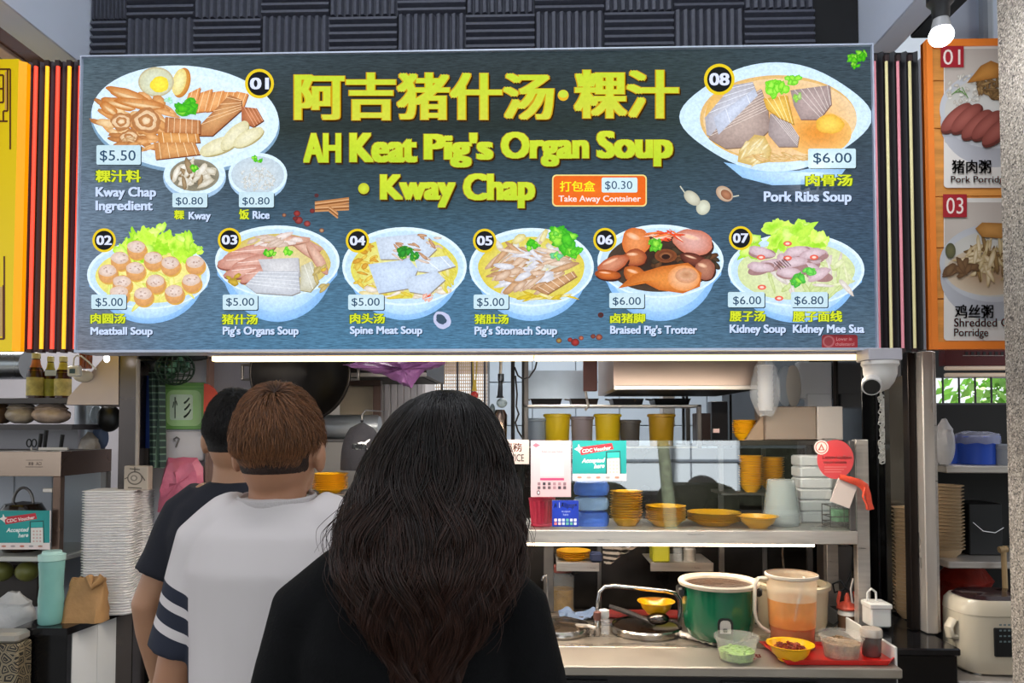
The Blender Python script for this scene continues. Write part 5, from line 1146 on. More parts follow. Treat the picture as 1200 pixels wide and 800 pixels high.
# chrome arch rail
T = thing('arch_rail', 'bent chrome tube rail arching over the pot of broth', 'rail', tuple(at(700, 740, 2.9)))
pts = [(700, 727), (701, 705), (703, 693), (709, 687), (720, 686), (750, 689), (780, 692), (792, 695), (797, 702), (797.5, 715), (796, 733)]
MB().tube([at(a, b, 2.84) for a, b in pts], .0095, 12).build('tube', mat('chrome'), T, w=True)
MB().tube([at(797, 690, 2.87), at(801, 695, 2.87), at(802, 710, 2.87)], .007).build('tube_end', mat('chrome'), T, w=True)
for k, (px, c_, lab) in enumerate(((700, '5c3a34', 'brown topped shaker at the left foot of the chrome rail'), (708, 'a8a8a8', 'clear small cruet right of the brown topped shaker'))):
    x = ax(px, 745, 2.70 + .03 * k); y = 2.70 + .03 * k; r_ = .014 + .005 * k
    T = thing('shaker', lab, 'shaker', (x, y, CZ + .001))
    MB().lathe([(.001, 0), (r_, 0), (r_, .045), (r_ * .8, .055)], (x, y, CZ + .001), 20).build('glass', clear if k else mat('chrome_rim'), T, w=True)
    MB().lathe([(r_ * .9, .054), (r_, .06), (r_, .082), (.001, .088)], (x, y, CZ + .001), 20).build('cap', mat('cap%d' % k, c_, r=.4), T, w=True)
# red and blue cloths behind
T = thing('red_tray', 'red plastic tray lying behind the arched chrome rail', 'tray', (ax(745, 715, 2.97), 2.96, CZ + .001))
MB().box(ax(704, 715, 2.96), ax(798, 715, 2.96), 2.93, 3.03, CZ + .001, CZ + .014, .005).build('slab', mat('dull_red_tray', '94302c', r=.35, ns=4), T, w=True)
T = thing('blue_cloth', 'pale blue crumpled cloth behind the left steel lid', 'cloth', (ax(688, 722, 2.96), 2.96, CZ + .001))
m = MB().sheet(lambda u, v: (ax(655, 720, 2.95) + u * .16, 2.90 + v * .12, CZ + .006 + .028 * abs(noise.noise(Vector((u * 4, v * 4, 2)))) + .01 * sin(u * 9)), 24, 14, 0)
m.build('folds', mat('pale_blue_cloth', '7c90b0', r=.7, ns=6, bump=.2), T, w=True)
# green rice cooker
Y = 2.66; x = ax(842, 700, Y)
T = thing('rice_cooker', 'large green rice cooker with cream rim full of dark stew', 'rice cooker', (x, Y, CZ + .001))
gz = CZ + .001; r_ = .125; H_ = az(842, 680, Y) - gz
MB().lathe([(.001, .012), (r_ * .78, .012), (r_ * .86, .02), (r_ * .95, .05), (r_, .09), (r_, H_ - .014)], (x, Y, gz), 56).build('body', mat('cooker_green', '0c5a3c', r=.22, ns=3, na=.08, coat=.5), T, w=True)
MB().lathe([(r_ * .98, H_ - .016), (r_ * 1.10, H_ - .012), (r_ * 1.12, H_ - .002), (r_ * 1.09, H_ + .003), (r_ * .98, H_ + .001), (r_ * .93, H_ - .006), (r_ * .93, H_ - .03)], (x, Y, gz), 56).build('rim', mat('cream_rim', 'b8aa98', r=.4, ns=12, na=.12), T, w=True)
MB().lathe([(.001, H_ - .012), (r_ * .93, H_ - .014)], (x, Y, gz), 40).build('stew', mat('brown_stew', '2e190f', r=.3, ns=26, na=.7, bump=.8, bs=60), T, w=True)
for s_ in (-1, 1): MB().box(x + s_ * r_ * 1.06 - .012, x + s_ * r_ * 1.06 + .012, Y - .035, Y + .035, gz + H_ - .05, gz + H_ - .02, .006).build('side_handle', blk, T, w=True)
MB().lathe([(.001, 0), (r_ * .7, 0), (r_ * .7, .012), (.001, .012)], (x, Y, gz), 30).build('foot', blk, T, w=True)
m = MB(); a0 = -pi / 2 + .02
def onbody(a, z, k=1.02): return (x + r_ * k * cos(a), Y + r_ * k * sin(a), gz + z)
cx_, cz_ = a0 - .09, .065
def panel(name, w_, h0, h1, k, mm):
    pts = [(cx_ - w_, h0), (cx_ + w_, h0), (cx_ + w_, h1 - .014), (cx_ + w_ * .8, h1 - .004), (cx_ + w_ * .4, h1), (cx_ - w_ * .4, h1), (cx_ - w_ * .8, h1 - .004), (cx_ - w_, h1 - .014)]
    MB().loft([[onbody(a, z, k - .05) for a, z in pts], [onbody(a, z, k) for a, z in pts]]).build(name, mm, T, w=True)
panel('control_plate', .20, .02, .105, 1.03, blk); panel('switch_panel', .14, .055, .098, 1.04, mat('switch_pale', 'b0a8a4', r=.4))
MB().box(x - .018, x - .004, Y - r_ * 1.09, Y - r_ * 1.03, gz + .06, gz + .072, .002).build('switch', blk, T, w=True)
T = thing('foil_strip', 'crumpled silver foil strip at the foot of the green cooker', 'foil', (x - .08, Y - .14, CZ + .001))
m = MB(); q = random.Random(2); pts = [at(792 + k * 4.2, 733 + k * 1.35 + (1 if k % 2 else 0), 2.70 - k * .011) for k in range(12)]; pts = [Vector((p.x, p.y, CZ + .010 + .004 * (k % 2))) for k, p in enumerate(pts)]
m.tube(pts, [(.013 + .004 * (k % 2), .007 + .002 * (k % 3)) for k in range(12)], 9).build('foil', mat('foil', 'd0c8c0', r=.35, m=.4, ns=40, na=.3, bump=1, bs=80), T, w=True)
# cream pot behind the jug
Y = 2.86; x = ax(928, 700, Y); r_ = 39 * S(Y); zt_ = az(928, 681, Y)
T = thing('cream_pot', 'large cream cooker with open lid ring behind the orange jug', 'pot', (x, Y, CZ + .001))
MB().lathe([(.001, 0), (r_ * .9, 0), (r_ * .96, .02), (r_, zt_ - CZ - .02)], (x, Y, CZ + .001), 48).build('body', mat('cream_body', 'b4a890', r=.35, ns=3, na=.08), T, w=True)
MB().lathe([(r_ * .98, zt_ - CZ - .022), (r_ * 1.07, zt_ - CZ - .018), (r_ * 1.08, zt_ - CZ - .004), (r_ * .96, zt_ - CZ), (r_ * .9, zt_ - CZ - .03)], (x, Y, CZ + .001), 48).build('rim', mat('cream_rim2', 'c0b49c', r=.35), T, w=True)
MB().lathe([(.001, zt_ - CZ - .022), (r_ * .92, zt_ - CZ - .024)], (x, Y, CZ + .001), 40).build('contents', mat('pale_broth', 'a88c58', r=.2, ns=10, na=.3), T, w=True)
T = thing('ladle', 'chrome ladle resting in the cream cooker', 'ladle', (x, Y, zt_))
MB().ball((x - .02, Y + .02, zt_ + .005), (.028, .028, .02), 18, 10).build('scoop', mat('chrome'), T, w=True); MB().tube([(x - .02, Y + .02, zt_ + .02), (x - .01, Y + .07, zt_ + .09), (x + .01, Y + .12, zt_ + .16)], .004).build('handle', mat('chrome'), T, w=True)
# red tray front
tz = CZ + .004; q0 = [(893, 752), (1043, 752), (1049, 770), (1040, 776.5), (916, 776.5)]
T = thing('serving_tray', 'bright red plastic serving tray at the right front of the counter', 'tray', (ax(970, 765, 2.48), 2.48, tz - .001))
def onz(px, py, z):
    d = at(px, py, 1.0); k = (EYE - z) / (EYE - d.z); return Vector((d.x * k, k, z))
out = [onz(889, 751, tz + .016), onz(1040, 752, tz + .016), onz(1050, 757, tz + .016), onz(1051, 768, tz + .016), onz(1043, 774, tz + .016), onz(918, 773.5, tz + .016)]
cen = sum(out, Vector()) / 6
def ringz(k, z): return [(cen.x + (p.x - cen.x) * k, cen.y + (p.y - cen.y) * k, z) for p in out]
MB().loft([ringz(.90, tz), ringz(.94, tz), ringz(.99, tz + .013), ringz(1.0, tz + .016), ringz(.97, tz + .016), ringz(.92, tz + .005), ringz(.02, tz + .004)]).build('tray', mat('tray_red', 'c41c18', r=.3, ns=4, na=.1, coat=.2), T, w=True)
tt = tz + .0055
# jug
Y = 2.55; x = ax(928, 720, Y); zt_ = az(928, 672, Y); k = S(Y)
T = thing('plastic_jug', 'tall translucent jug half full of orange chilli sauce on the red tray', 'jug', (x, Y, tt))
Hj = zt_ - tt
MB().lathe([(.001, 0), (24 * k, 0), (25 * k, .006), (27 * k, Hj * .7), (28.5 * k, Hj), (27.5 * k, Hj), (24 * k, .008)], (x, Y, tt), 40).build('body', mat('jug_plastic', 'ecc090', r=.25, alpha=.10, ns=4, na=.1), T, w=True)
MB().lathe([(.001, .008), (23.6 * k, .008), (25 * k, Hj * .30), (.001, Hj * .30)], (x, Y, tt), 40).build('sauce', mat('chilli_sauce', '942e04', r=.25, ns=8, na=.15), T, w=True)
MB().lathe([(25.3 * k, Hj * .30), (26.3 * k, Hj * .55), (26.6 * k, Hj * .66)], (x, Y, tt), 40).build('sauce_film', mat('sauce_film', 'dc8a34', r=.3, alpha=.6, ns=9, na=.35, bump=.2), T, w=True)
MB().lathe([(26.6 * k, Hj * .66), (27.5 * k, Hj * .985)], (x, Y, tt), 40).build('upper_haze', mat('cream_haze', 'e8d8bc', r=.4, alpha=.5, ns=5), T, w=True)
m = MB(); m.tube([(x - 27 * k, Y, tt + Hj * .93), (x - 38 * k, Y - .005, tt + Hj * .94), (x - 42 * k, Y - .005, tt + Hj * .86), (x - 43 * k, Y - .005, tt + Hj * .5), (x - 41 * k, Y - .005, tt + Hj * .36), (x - 36 * k, Y - .003, tt + Hj * .28), (x - 26 * k, Y, tt + Hj * .2)], [(.009, .006)] * 7, 10)
m.build('handle', mat('jug_handle', 'c4b8a8', r=.3, ns=4, na=.05), T, w=True)
MB().lathe([(27.5 * k, Hj - .012), (29.5 * k, Hj - .008), (29.5 * k, Hj), (28 * k, Hj + .002)], (x, Y, tt), 40).build('rim', mat('jug_handle'), T, w=True)
MB().tube([(x + 3 * k, Y, tt + Hj * .35), (x + 12 * k, Y - .02, tt + Hj * .97)], .005, 8).build('stirrer', mat('white_plastic'), T, w=True)
# tubs
def tub(px, py, wtop, Y, base, h, lab, fill, fh, extra=0):
    x = ax(px, py, Y); r1 = wtop / 2 * S(Y)
    T = thing('plastic_tub', lab, 'tub', (x, Y, base))
    MB().lathe([(.001, 0), (r1 * .72, 0), (r1 * .76, .004), (r1 * .93, h - .012), (r1, h - .010), (r1, h), (r1 * .93, h), (r1 * .74, .006), (.001, .004)], (x, Y, base), 36).build('tub', mat('tub_plastic', 'e8e4d8', r=.25, alpha=.17, ns=5), T, w=True)
    f_ = MB(); q = random.Random(px)
    for i in range(220):
        a, d, z = q.uniform(0, 6.28), math.sqrt(q.random()) * .88, q.uniform(.12, 1) * fh
        rr = r1 * (.72 + .2 * z / h); f_.box(*[v for c_ in ((x + rr * d * cos(a), .006), (Y + rr * d * sin(a), .006), (base + z, .003)) for v in (c_[0] - c_[1] * q.uniform(.4, 1), c_[0] + c_[1] * q.uniform(.4, 1))])
    f_.lathe([(.001, .005), (r1 * .72, .006), (r1 * .8, fh * .9), (.001, fh)], (x, Y, base), 24)
    o = f_.build('contents', fill, T, w=True, flat=True); o['kind'] = 'stuff'
tub(863, 750, 50, 2.42, CZ + .003, .078, 'clear plastic tub of chopped green scallions on the counter', mat('scallion', '88a854', r=.5, ns=60, na=.5), .035)
tub(986, 752, 50, 2.44, tt, .076, 'clear plastic tub of fried shallots on the red tray', mat('shallot', '8c6c48', r=.6, ns=60, na=.5), .055)
Y = 2.41; r_ = 25 * S(Y)
o = bowl_mb(r_, .05, .55)().build('bowl', mat('bright_yellow_melamine', 'f4b208', r=.28, ns=8, na=.05, coat=.3)); o.location = (ax(926, 760, Y), Y, tt); tag(o, 'yellow bowl of red chillies on the red tray in front of jug', 'bowl')
f_ = MB(); q = random.Random(8); bx_, by_ = o.location.x, Y
for i in range(70):
    a, d = q.uniform(0, 6.28), math.sqrt(q.random()) * r_ * .62; u = q.uniform(0, 6.28)
    p = Vector((bx_ + d * cos(a), by_ + d * sin(a), tt + .040 + q.uniform(0, .006))); f_.tube([p - Vector((cos(u), sin(u), 0)) * .005, p + Vector((cos(u), sin(u), 0)) * .005], .0028, 6)
f_.lathe([(.001, .036), (r_ * .74, .037)], (bx_, by_, tt), 24)
f_.build('chilli_pieces', mat('chilli_bits', '7c2410', r=.3, ns=40, na=.6), None)['label'] = 'chopped red chillies in soy lying in the yellow bowl'
bpy.data.objects['chilli_pieces']['category'] = 'food'; bpy.data.objects['chilli_pieces']['kind'] = 'stuff'
# steel lidded jar
Y = 2.46; x = ax(1021, 752, Y)
T = thing('ribbed_jar', 'small ribbed glass jar with pale metal lid on the red tray', 'jar', (x, Y, tt))
rs = [[(x + r_ * (1 + (.025 if k % 2 else -.02)) * cos(2 * pi * k / 32), Y + r_ * (1 + (.025 if k % 2 else -.02)) * sin(2 * pi * k / 32), tt + z) for k in range(32)] for z, r_ in ((0, .025), (.004, .028), (.055, .031), (.062, .031))]
MB().loft(rs).build('glass', mat('jar_grey', '6c6460', r=.15, m=.5, ns=9), T, w=True)
MB().lathe([(.031, .062), (.034, .064), (.034, .082), (.031, .088), (.001, .088)], (x, Y, tt), 32).build('lid', mat('pale_lid', 'b8aca0', r=.35, m=.3), T, w=True)
# sauce bottle
Y = 2.80; x = ax(993, 720, Y)
T = thing('sauce_bottle', 'squeeze sauce bottle with white shoulder and orange red nozzle top', 'bottle', (x, Y, CZ + .001))
zb_ = CZ + .001; H_ = az(993, 703, Y) - zb_
MB().lathe([(.001, 0), (.032, 0), (.034, .006), (.034, H_ * .52), (.033, H_ * .55)], (x, Y, zb_), 28).build('body', mat('brown_sauce', '5c4434', r=.25, ns=5), T, w=True)
MB().lathe([(.034, H_ * .52), (.033, H_ * .6), (.026, H_ * .78), (.018, H_ * .84), (.001, H_ * .85)], (x, Y, zb_), 28).build('shoulder', whitep, T, w=True)
m = MB().lathe([(.036, H_ * .70), (.038, H_ * .76), (.026, H_ * .90), (.012, H_ * .96), (.010, H_ * 1.1), (.004, H_ * 1.25)], (x, Y, zb_), 20)
for s_ in (-1, 1): m.tube([(x + s_ * .026, Y, zb_ + H_ * .72), (x + s_ * .034, Y, zb_ + H_ * .95), (x + s_ * .026, Y, zb_ + H_ * 1.3)], .006)
m.build('nozzle_top', mat('nozzle_orange', 'c04c38', r=.4), T, w=True)
# power box right + cables
T, x0, x1, z0, z1 = simplebox('white_power_box', 'white lidded plastic box behind the right case post', 'box', 1021, 1045, 707, 735.5, 2.62, .075, mat('white_plastic'), .005)
MB().tube([(x0 + .005, 2.66, z1), (x0 + .006, 2.66, z1 + .03), (x0 + .02, 2.66, z1 + .042), (x0 + .035, 2.66, z1 + .03), (x0 + .036, 2.66, z1)], .004).build('handle', mat('white_plastic'), T, w=True)
MB().box(x0 - .003, x1 + .003, 2.617, 2.698, z1 - .02, z1 - .002, .003).build('lid', mat('white_plastic'), T, w=True)
tag(MB().tube([at(952, 744, 2.78), at(975, 735, 2.78), at(990, 722, 2.82), at(1000, 700, 2.86), at(985, 680, 2.88), at(976, 684, 2.88), at(978, 694, 2.88), at(990, 690, 2.88), at(998, 668, 2.88), at(1001, 640, 2.88)], .004).build('cable', blk), 'black cable curling up behind the squeeze bottle to the case', 'cable')
tag(MB().tube([at(1003, 735, 2.79), at(1000, 715, 2.79), at(997, 690, 2.79), at(1000, 678, 2.79), at(1005, 679, 2.79), at(1006, 692, 2.79), at(1000, 712, 2.79)], .004).build('cable', mat('white_plastic')), 'white cable looped in front of the right case post', 'cable')
# panels at the right end of kitchen, behind case
T, x0, x1, z0, z1 = simplebox('steel_cabinet', 'tall grey steel cabinet side seen under the right end of the case', 'cabinet', 966, 1000, 640, 740, 3.12, .08, mat('cab_steel', '8c8480', r=.35, m=.8, ns=3))
MB().box(x0 + .02, x0 + .03, 3.114, 3.12, z0 + .05, z1 - .05).build('handle', steel_d, T, w=True)
# chilli pieces on the counter
q = random.Random(1)
o = MB()
for k in range(14):
    p = onz(876 + q.uniform(-8, 16), 770 + q.uniform(-3, 3), CZ + .003); o.box(p.x - .003, p.x + .003, p.y - .003, p.y + .003, CZ + .002, CZ + .005)
tag(o.build('chilli_crumbs', mat('chilli_bits')), 'tiny dark crumbs spilt on the counter by the scallion tub', 'crumbs', kind='stuff')
# ------------------------------------------------------------------ CCTV, right column, right stall
k = S(2.38); c = at(1032, 424, 2.38)
T = thing('security_camera', 'white dome security camera under the right end of the strip light', 'camera', tuple(c))
MB().box(c.x - 19 * k, c.x + 19 * k, 2.345, 2.44, c.z + 1 * k, c.z + 15 * k, .003).build('mount', mat('cam_mount', 'b4b0b8', r=.4, ns=4), T, w=True)
MB().lathe([(20 * k, 1 * k), (20.5 * k, -3 * k), (18.5 * k, -6 * k), (18 * k, -14 * k), (15 * k, -23 * k), (9 * k, -31 * k), (.001, -35 * k)], (c.x, 2.385, c.z), 36).build('dome', mat('cam_white', 'cfcac6', r=.3), T, w=True)
m = MB(); d = at(1024, 451, 2.33); ax_ = Vector((-.35, -.8, -.45)).normalized(); p0 = Vector((d.x, 2.345, d.z))
m.tube([p0 - ax_ * .02, p0 + ax_ * .012], 10.5 * k, 24); m.build('eye_housing', mat('cam_white'), T, w=True)
MB().tube([p0 + ax_ * .0125, p0 + ax_ * .0135], 9 * k, 24).build('lens', mat('cam_lens', '0a0a0c', r=.1, coat=.5), T, w=True)
T = thing('black_column', 'glossy black column between the kitchen and the right stall', 'column', (ax(1046, 600, 3.1), 3.1, 0))
MB().box(ax(1012, 600, 3.12), ax(1090, 600, 3.12), 3.12, 3.54, 0, 2.85, .003).build('column', black_gloss, T, w=True)
for px in (1029, 1038): MB().box(ax(px, 600, 3.115), ax(px, 600, 3.115) + .005, 3.112, 3.1195, 0, 2.8).build('seam_strip', mat('seam_grey', '3a3a3e', r=.3, m=.5), T, w=True)
T = thing('hanging_chain', 'bright tangled metal chain hanging against the black column', 'chain', tuple(at(1033, 460, 3.09)))
m = MB(); q = random.Random(3)
for i in range(46):
    y = 462 + i * 1.75; p = at(1033.5 + q.uniform(-2, 2), y, 3.1); a = q.uniform(0, 3)
    m.tube([p + Vector((.012 * cos(u) * cos(a) , .006 * sin(u * 1), .010 * sin(u + a))) for u in [2 * pi * j / 6 for j in range(6)]], .003, 5, closed=True)
m.build('links', mat('bright_chain', 'dcdcd8', r=.4), T, w=True)
# corner block of the counter on the right + steel door/panel
T = thing('black_counter_end', 'black gloss counter block with stone top right of the serving counter', 'counter', (ax(1090, 760, 2.45), 2.6, 0))
xa, xb = CX1 + .016, ax(1122, 760, 2.45)
MB().box(xa, xb, 2.45, 3.095, 0, .865, .003).build('block', black_gloss, T, w=True)
MB().box(xa - .002, xb + .004, 2.435, 3.095, .866, .89, .004).build('stone_top', mat('black_stone', '151517', r=.12, ns=30, na=.4), T, w=True)
T = thing('steel_door_panel', 'tall dark reflective steel panel left of the stall post', 'panel', (ax(1060, 600, 2.9), 2.9, .89))
a_, b_ = ax(1043, 520, 2.9), ax(1078, 520, 2.9)
MB().prism([(a_, .892), (b_, .892), (b_, az(1075, 436, 2.9)), (a_, az(1042, 444, 2.9))], 2.9, 2.94, 'y').build('panel', mat('mirror_steel_dark', '8a867e', r=.22, m=.85, ns=2, na=.3), T, w=True)
T = thing('stall_post', 'bright stainless upright post dividing the two stalls', 'post', (ax(1095, 600, 2.62), 2.6, .89))
xp0, xp1 = ax(1083, 560, 2.6), ax(1103, 560, 2.6)
MB().box(xp0, xp1 - .018, 2.6, 2.66, .892, az(1090, 411, 2.6), .003).build('main_post', mat('post_steel', 'd0c8c0', r=.35, m=.6, ns=3, na=.15, stretch=(6, 1, .6)), T, w=True)
MB().box(xp1 - .015, xp1, 2.62, 2.66, .892, az(1090, 411, 2.6), .002).build('side_channel', steel, T, w=True)
MB().box(xp0 - .03, xp0 - .003, 2.64, 2.68, .892, az(1090, 411, 2.6), .002).build('door_edge', mat('door_edge_dark', '2e2826', r=.3, m=.8), T, w=True)
stack('bowl', 'cream bowl in the stack seen left of the stall post', 'bowl', 'cream bowls left of the stall post', bowl_mb(.05, .035), mat('cream_melamine', 'b49c7c', r=.35, ns=4, na=.06), ax(1063, 600, 2.82), 2.82, .891, 26, .0150, .001)  # added bowls stand in for a stack reflected in the steel panel
# right stall shelves
XR0, XR1 = ax(1103, 560, 2.75) + .004, 2.9; RCZ = .78
T = thing('shelf_unit', 'steel shelving of the right stall behind granite pillar', 'shelf', ((XR0 + XR1) / 2, 2.9, .84))
for y in (546, 658):
    z = az(1140, y, 2.72); MB().box(XR0, XR1, 2.72, 3.1, z - .025, z, .003).build('board', steel, T, w=True)
    if y == 546: zA = z + .0006
    else: zB = z + .0006
for x in (XR0, XR1 - .03): MB().box(x, x + .02, 3.08, 3.10, RCZ + .001, 1.9, .002).build('post', steel_d, T, w=True)
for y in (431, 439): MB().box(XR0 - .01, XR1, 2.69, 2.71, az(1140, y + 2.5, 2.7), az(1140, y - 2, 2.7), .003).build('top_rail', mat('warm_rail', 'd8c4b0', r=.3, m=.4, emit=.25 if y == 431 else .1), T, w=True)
MB().box(XR0 - .01, XR1, 2.70, 2.74, az(1140, 428, 2.7), az(1140, 410, 2.7)).build('red_valance', mat('dark_red_valance', '581418', r=.4, ns=3), T, w=True)
P = Print(2.698)
for i in range(8): P.rrect(1131 + i * 7, 412, 1134.5 + i * 7, 417, .4, '1c0a0c')
P.line([(1128, 416.5), (1176, 416.5)], 1, 'a89490')
P.build('valance_print', print_mat('matte_print', rough=.45), T, w=True, flat=True)
MB().box(XR0, XR1, 3.11, 3.13, RCZ + .001, az(1140, 474, 3.1)).build('back_panel', mat('matte_black_panel', '0f0f10', r=.6), T, w=True)
def rbucket(px, w_, yt, lab, m, Y=2.86):
    x = ax(px, 520, Y); r_ = w_ / 2 * S(Y); z0 = zA; h = az(px, yt, Y) - z0
    T = thing('bucket', lab, 'bucket', (x, Y, z0)); tapered('body', m, T, x, Y, z0, r_ * .92, r_ * .98, h - .008)
    MB().lathe([(r_ * .97, h - .02), (r_ * 1.05, h - .016), (r_ * 1.05, h - .004), (r_ * .96, h)], (x, Y, z0), 28).build('rim', m, T, w=True)
    return T, x, r_, h
bl = mat('blue_plastic', '2a50b8', r=.3, ns=4, na=.1)
rbucket(1119, 24, 511, 'blue bucket half hidden at the left on the right stall shelf', bl, 2.92)
T, x, r_, h = rbucket(1145, 44, 510, 'round blue tub with a film cover on the right stall shelf', bl)
m = MB().lathe([(.001, h + .016), (r_ * .6, h + .014), (r_ * 1.0, h + .006), (r_ * 1.06, h - .006), (r_ * 1.07, h - .03)], (x, 2.86, zA), 36)
m.v = [(a, b, c + .006 * noise.noise(Vector((a * 40, b * 40, 0)))) for a, b, c in m.v]; m.build('film_cover', mat('film_cover', 'b0b4c8', r=.2, alpha=.5, bump=.6, bs=40, ns=9), T, w=True)
rbucket(1178, 22, 520, 'grey tub at the edge of the granite pillar on the shelf', mat('grey_tub', '8c929c', r=.4), 2.80)
c = at(1107, 520, 2.8)
T = thing('plastic_bag', 'white plastic bag standing left of the blue buckets', 'bag', (c.x, 2.8, zA)); bagshape(c.x, 2.8, zA + .085, 19 * S(2.8), .168, .09, 9).build('bag_body', mat('white_film', 'b8b8bc', r=.3, alpha=.9, ns=8, bump=.5, bs=40), T, w=True)
stack('bowl', 'cream bowl in the tall stack on the lower shelf behind the post', 'bowl', 'cream bowls on the lower right shelf', bowl_mb(.055, .035), mat('cream_melamine'), ax(1110, 640, 2.82), 2.82, zB, 19, .0128, .001)
T, x0, x1, z0, z1 = simplebox('black_crate', 'dark container standing on the lower shelf of the right stall', 'crate', 1136, 1175, 590, 650.3, 2.85, .15, mat('crate_black', '17181b', r=.4, ns=3)); 
tag(MB().tube([at(1140, 612, 2.835), at(1152, 622, 2.83), at(1166, 624, 2.83), at(1176, 618, 2.83)], .002).build('cable', mat('chrome')), 'thin bright wire on the dark container of the right stall', 'wire')
# right stall counter, rice pot, red bag
RCZ = .78
T = thing('stall_counter', 'pale steel topped counter of the right stall under the white cooker', 'counter', (2.1, 2.8, 0))
x0 = xb + .008
MB().box(x0, 2.9, 2.46, 2.715, RCZ - .03, RCZ, .004).build('worktop', steel, T, w=True); MB().box(x0, 2.9, 2.48, 2.71, 0, RCZ - .032).build('front', mat('pale_front', 'b8b0b4', r=.3, ns=3, na=.05), T, w=True)
MB().box(x0, 2.9, 2.716, 3.10, RCZ - .03, RCZ, .004).build('rear_worktop', steel_d, T, w=True)
Y = 2.595; cx = ax(1162, 740, Y); w_ = 47 * S(Y); zt_ = az(1150, 701, Y - .05); h = zt_ - RCZ
T = thing('white_rice_cooker', 'white electric rice cooker with black display beside the granite pillar', 'rice cooker', (cx, Y, RCZ))
def sq(w_, d, z, e=.35): return [(cx + w_ * (abs(cos(a)) ** e) * (1 if cos(a) >= 0 else -1), Y + d * (abs(sin(a)) ** e) * (1 if sin(a) >= 0 else -1), RCZ + z) for a in [2 * pi * (k + .5) / 40 for k in range(40)]]
wm = mat('cooker_white', 'c8bda8', r=.3, ns=3, na=.03, coat=.3)
MB().loft([sq(w_ * .84, .088, .006, .6), sq(w_ * .95, .098, .02, .6), sq(w_, .102, .06, .6), sq(w_ * .985, .10, h * .80, .6)]).build('body', wm, T, w=True)
MB().loft([sq(w_ * .99, .102, h * .805, .6), sq(w_ * .96, .10, h * .93, .6), sq(w_ * .86, .09, h, .6)]).build('lid', wm, T, w=True)
MB().loft([sq(w_ * .8, .085, h + .0005, .6), sq(w_ * .7, .075, h + .012, .6), sq(w_ * .2, .02, h + .014, .8)]).build('lid_top', mat('plum_lid', '2c1c1e', r=.15), T, w=True)
for sx in (-1, 1):
    MB().tube([(cx + sx * (w_ + .004), Y - .03, RCZ + h * .70), (cx + sx * (w_ + .022), Y - .035, RCZ + h * .60), (cx + sx * (w_ + .018), Y - .035, RCZ + h * .48), (cx + sx * (w_ - .004), Y - .03, RCZ + h * .46)], [(.018, .010)] * 4, 12).build('side_handle', wm, T, w=True)
    for sy in (-1, 1): MB().lathe([(.001, 0), (.012, 0), (.012, .008), (.001, .008)], (cx + sx * w_ * .6, Y + sy * .06, RCZ), 12).build('foot', whitep, T, w=True)
MB().box(ax(1166, 740, Y - .107), ax(1192, 740, Y - .107), Y - .107, Y - .09, RCZ + h * .28, RCZ + h * .66, .003).build('display_panel', blk, T, w=True)
P = Print(Y - .1075, .0001)
for j in range(4):
    for i in range(3): P.rrect(1171 + i * 5, 731 + j * 6.5, 1174 + i * 5, 733 + j * 6.5, .3, '6c7c80')
P.build('display_marks', print_mat('matte_print', rough=.45), T, w=True, flat=True)
c = at(1139, 705, 2.86)
T = thing('red_bag', 'stuffed red plastic bag behind the white rice cooker', 'bag', (c.x, 2.9, RCZ))
bagshape(c.x, 2.905, RCZ + .15, 70 * S(2.86), .30, .2, 3, neck=.5).build('bag_body', mat('red_film', '8c2418', r=.28, ns=12, na=.4, bump=.8, bs=24, stretch=(1, 1, .3)), T, w=True)
T = thing('wooden_stick', 'pale wooden stick standing beside the granite pillar', 'stick', tuple(at(1176, 695, 2.62))); MB().tube([at(1178, 690, 2.68), at(1176, 645, 2.68)], .009).build('stick', mat('pale_wood', 'a88c64', r=.6, ns=9), T, w=True)
MB().tube([at(1171, 644, 2.68), at(1180, 643, 2.68)], .012).build('cross_piece', mat('pale_wood'), T, w=True)

# ------------------------------------------------------------------ left stall
# counter returning towards the viewer on the left
LX = -1.655
T = thing('left_counter', 'black topped counter with white side panel at lower left', 'counter', (-2.0, 3.0, 0))
xe0, xe1 = ax(22, 770, 2.69), ax(78, 770, 2.69)
MB().box(xe0, xe1, 2.69, 2.72, 0, .838, .002).build('end_panel', black_gloss, T, w=True)
MB().prism([(xe0 - .01, 2.675), (xe1 + .008, 2.675), (LX + .01, 3.10), (LX + .01, 3.12), (xe0 - .01, 3.12)], .84, .866, 'z').build('stone_top', mat('black_stone'), T, w=True)
a, b = Vector((xe1 - .002, 2.725)), Vector((LX + .002, 3.10)); nn = 3
for i in range(nn):
    p, q_ = a + (b - a) * (i / nn + .003), a + (b - a) * ((i + 1) / nn - .003)
    MB().prism([(p.x, p.y), (q_.x, q_.y), (q_.x - .02, q_.y), (p.x - .02, p.y)], .0, .838, 'z').build('side_panel', mat('white_laminate', 'dededf', r=.25, ns=2, na=.04), T, w=True)
def stackz(px, py, Y): return at(px, py, Y)
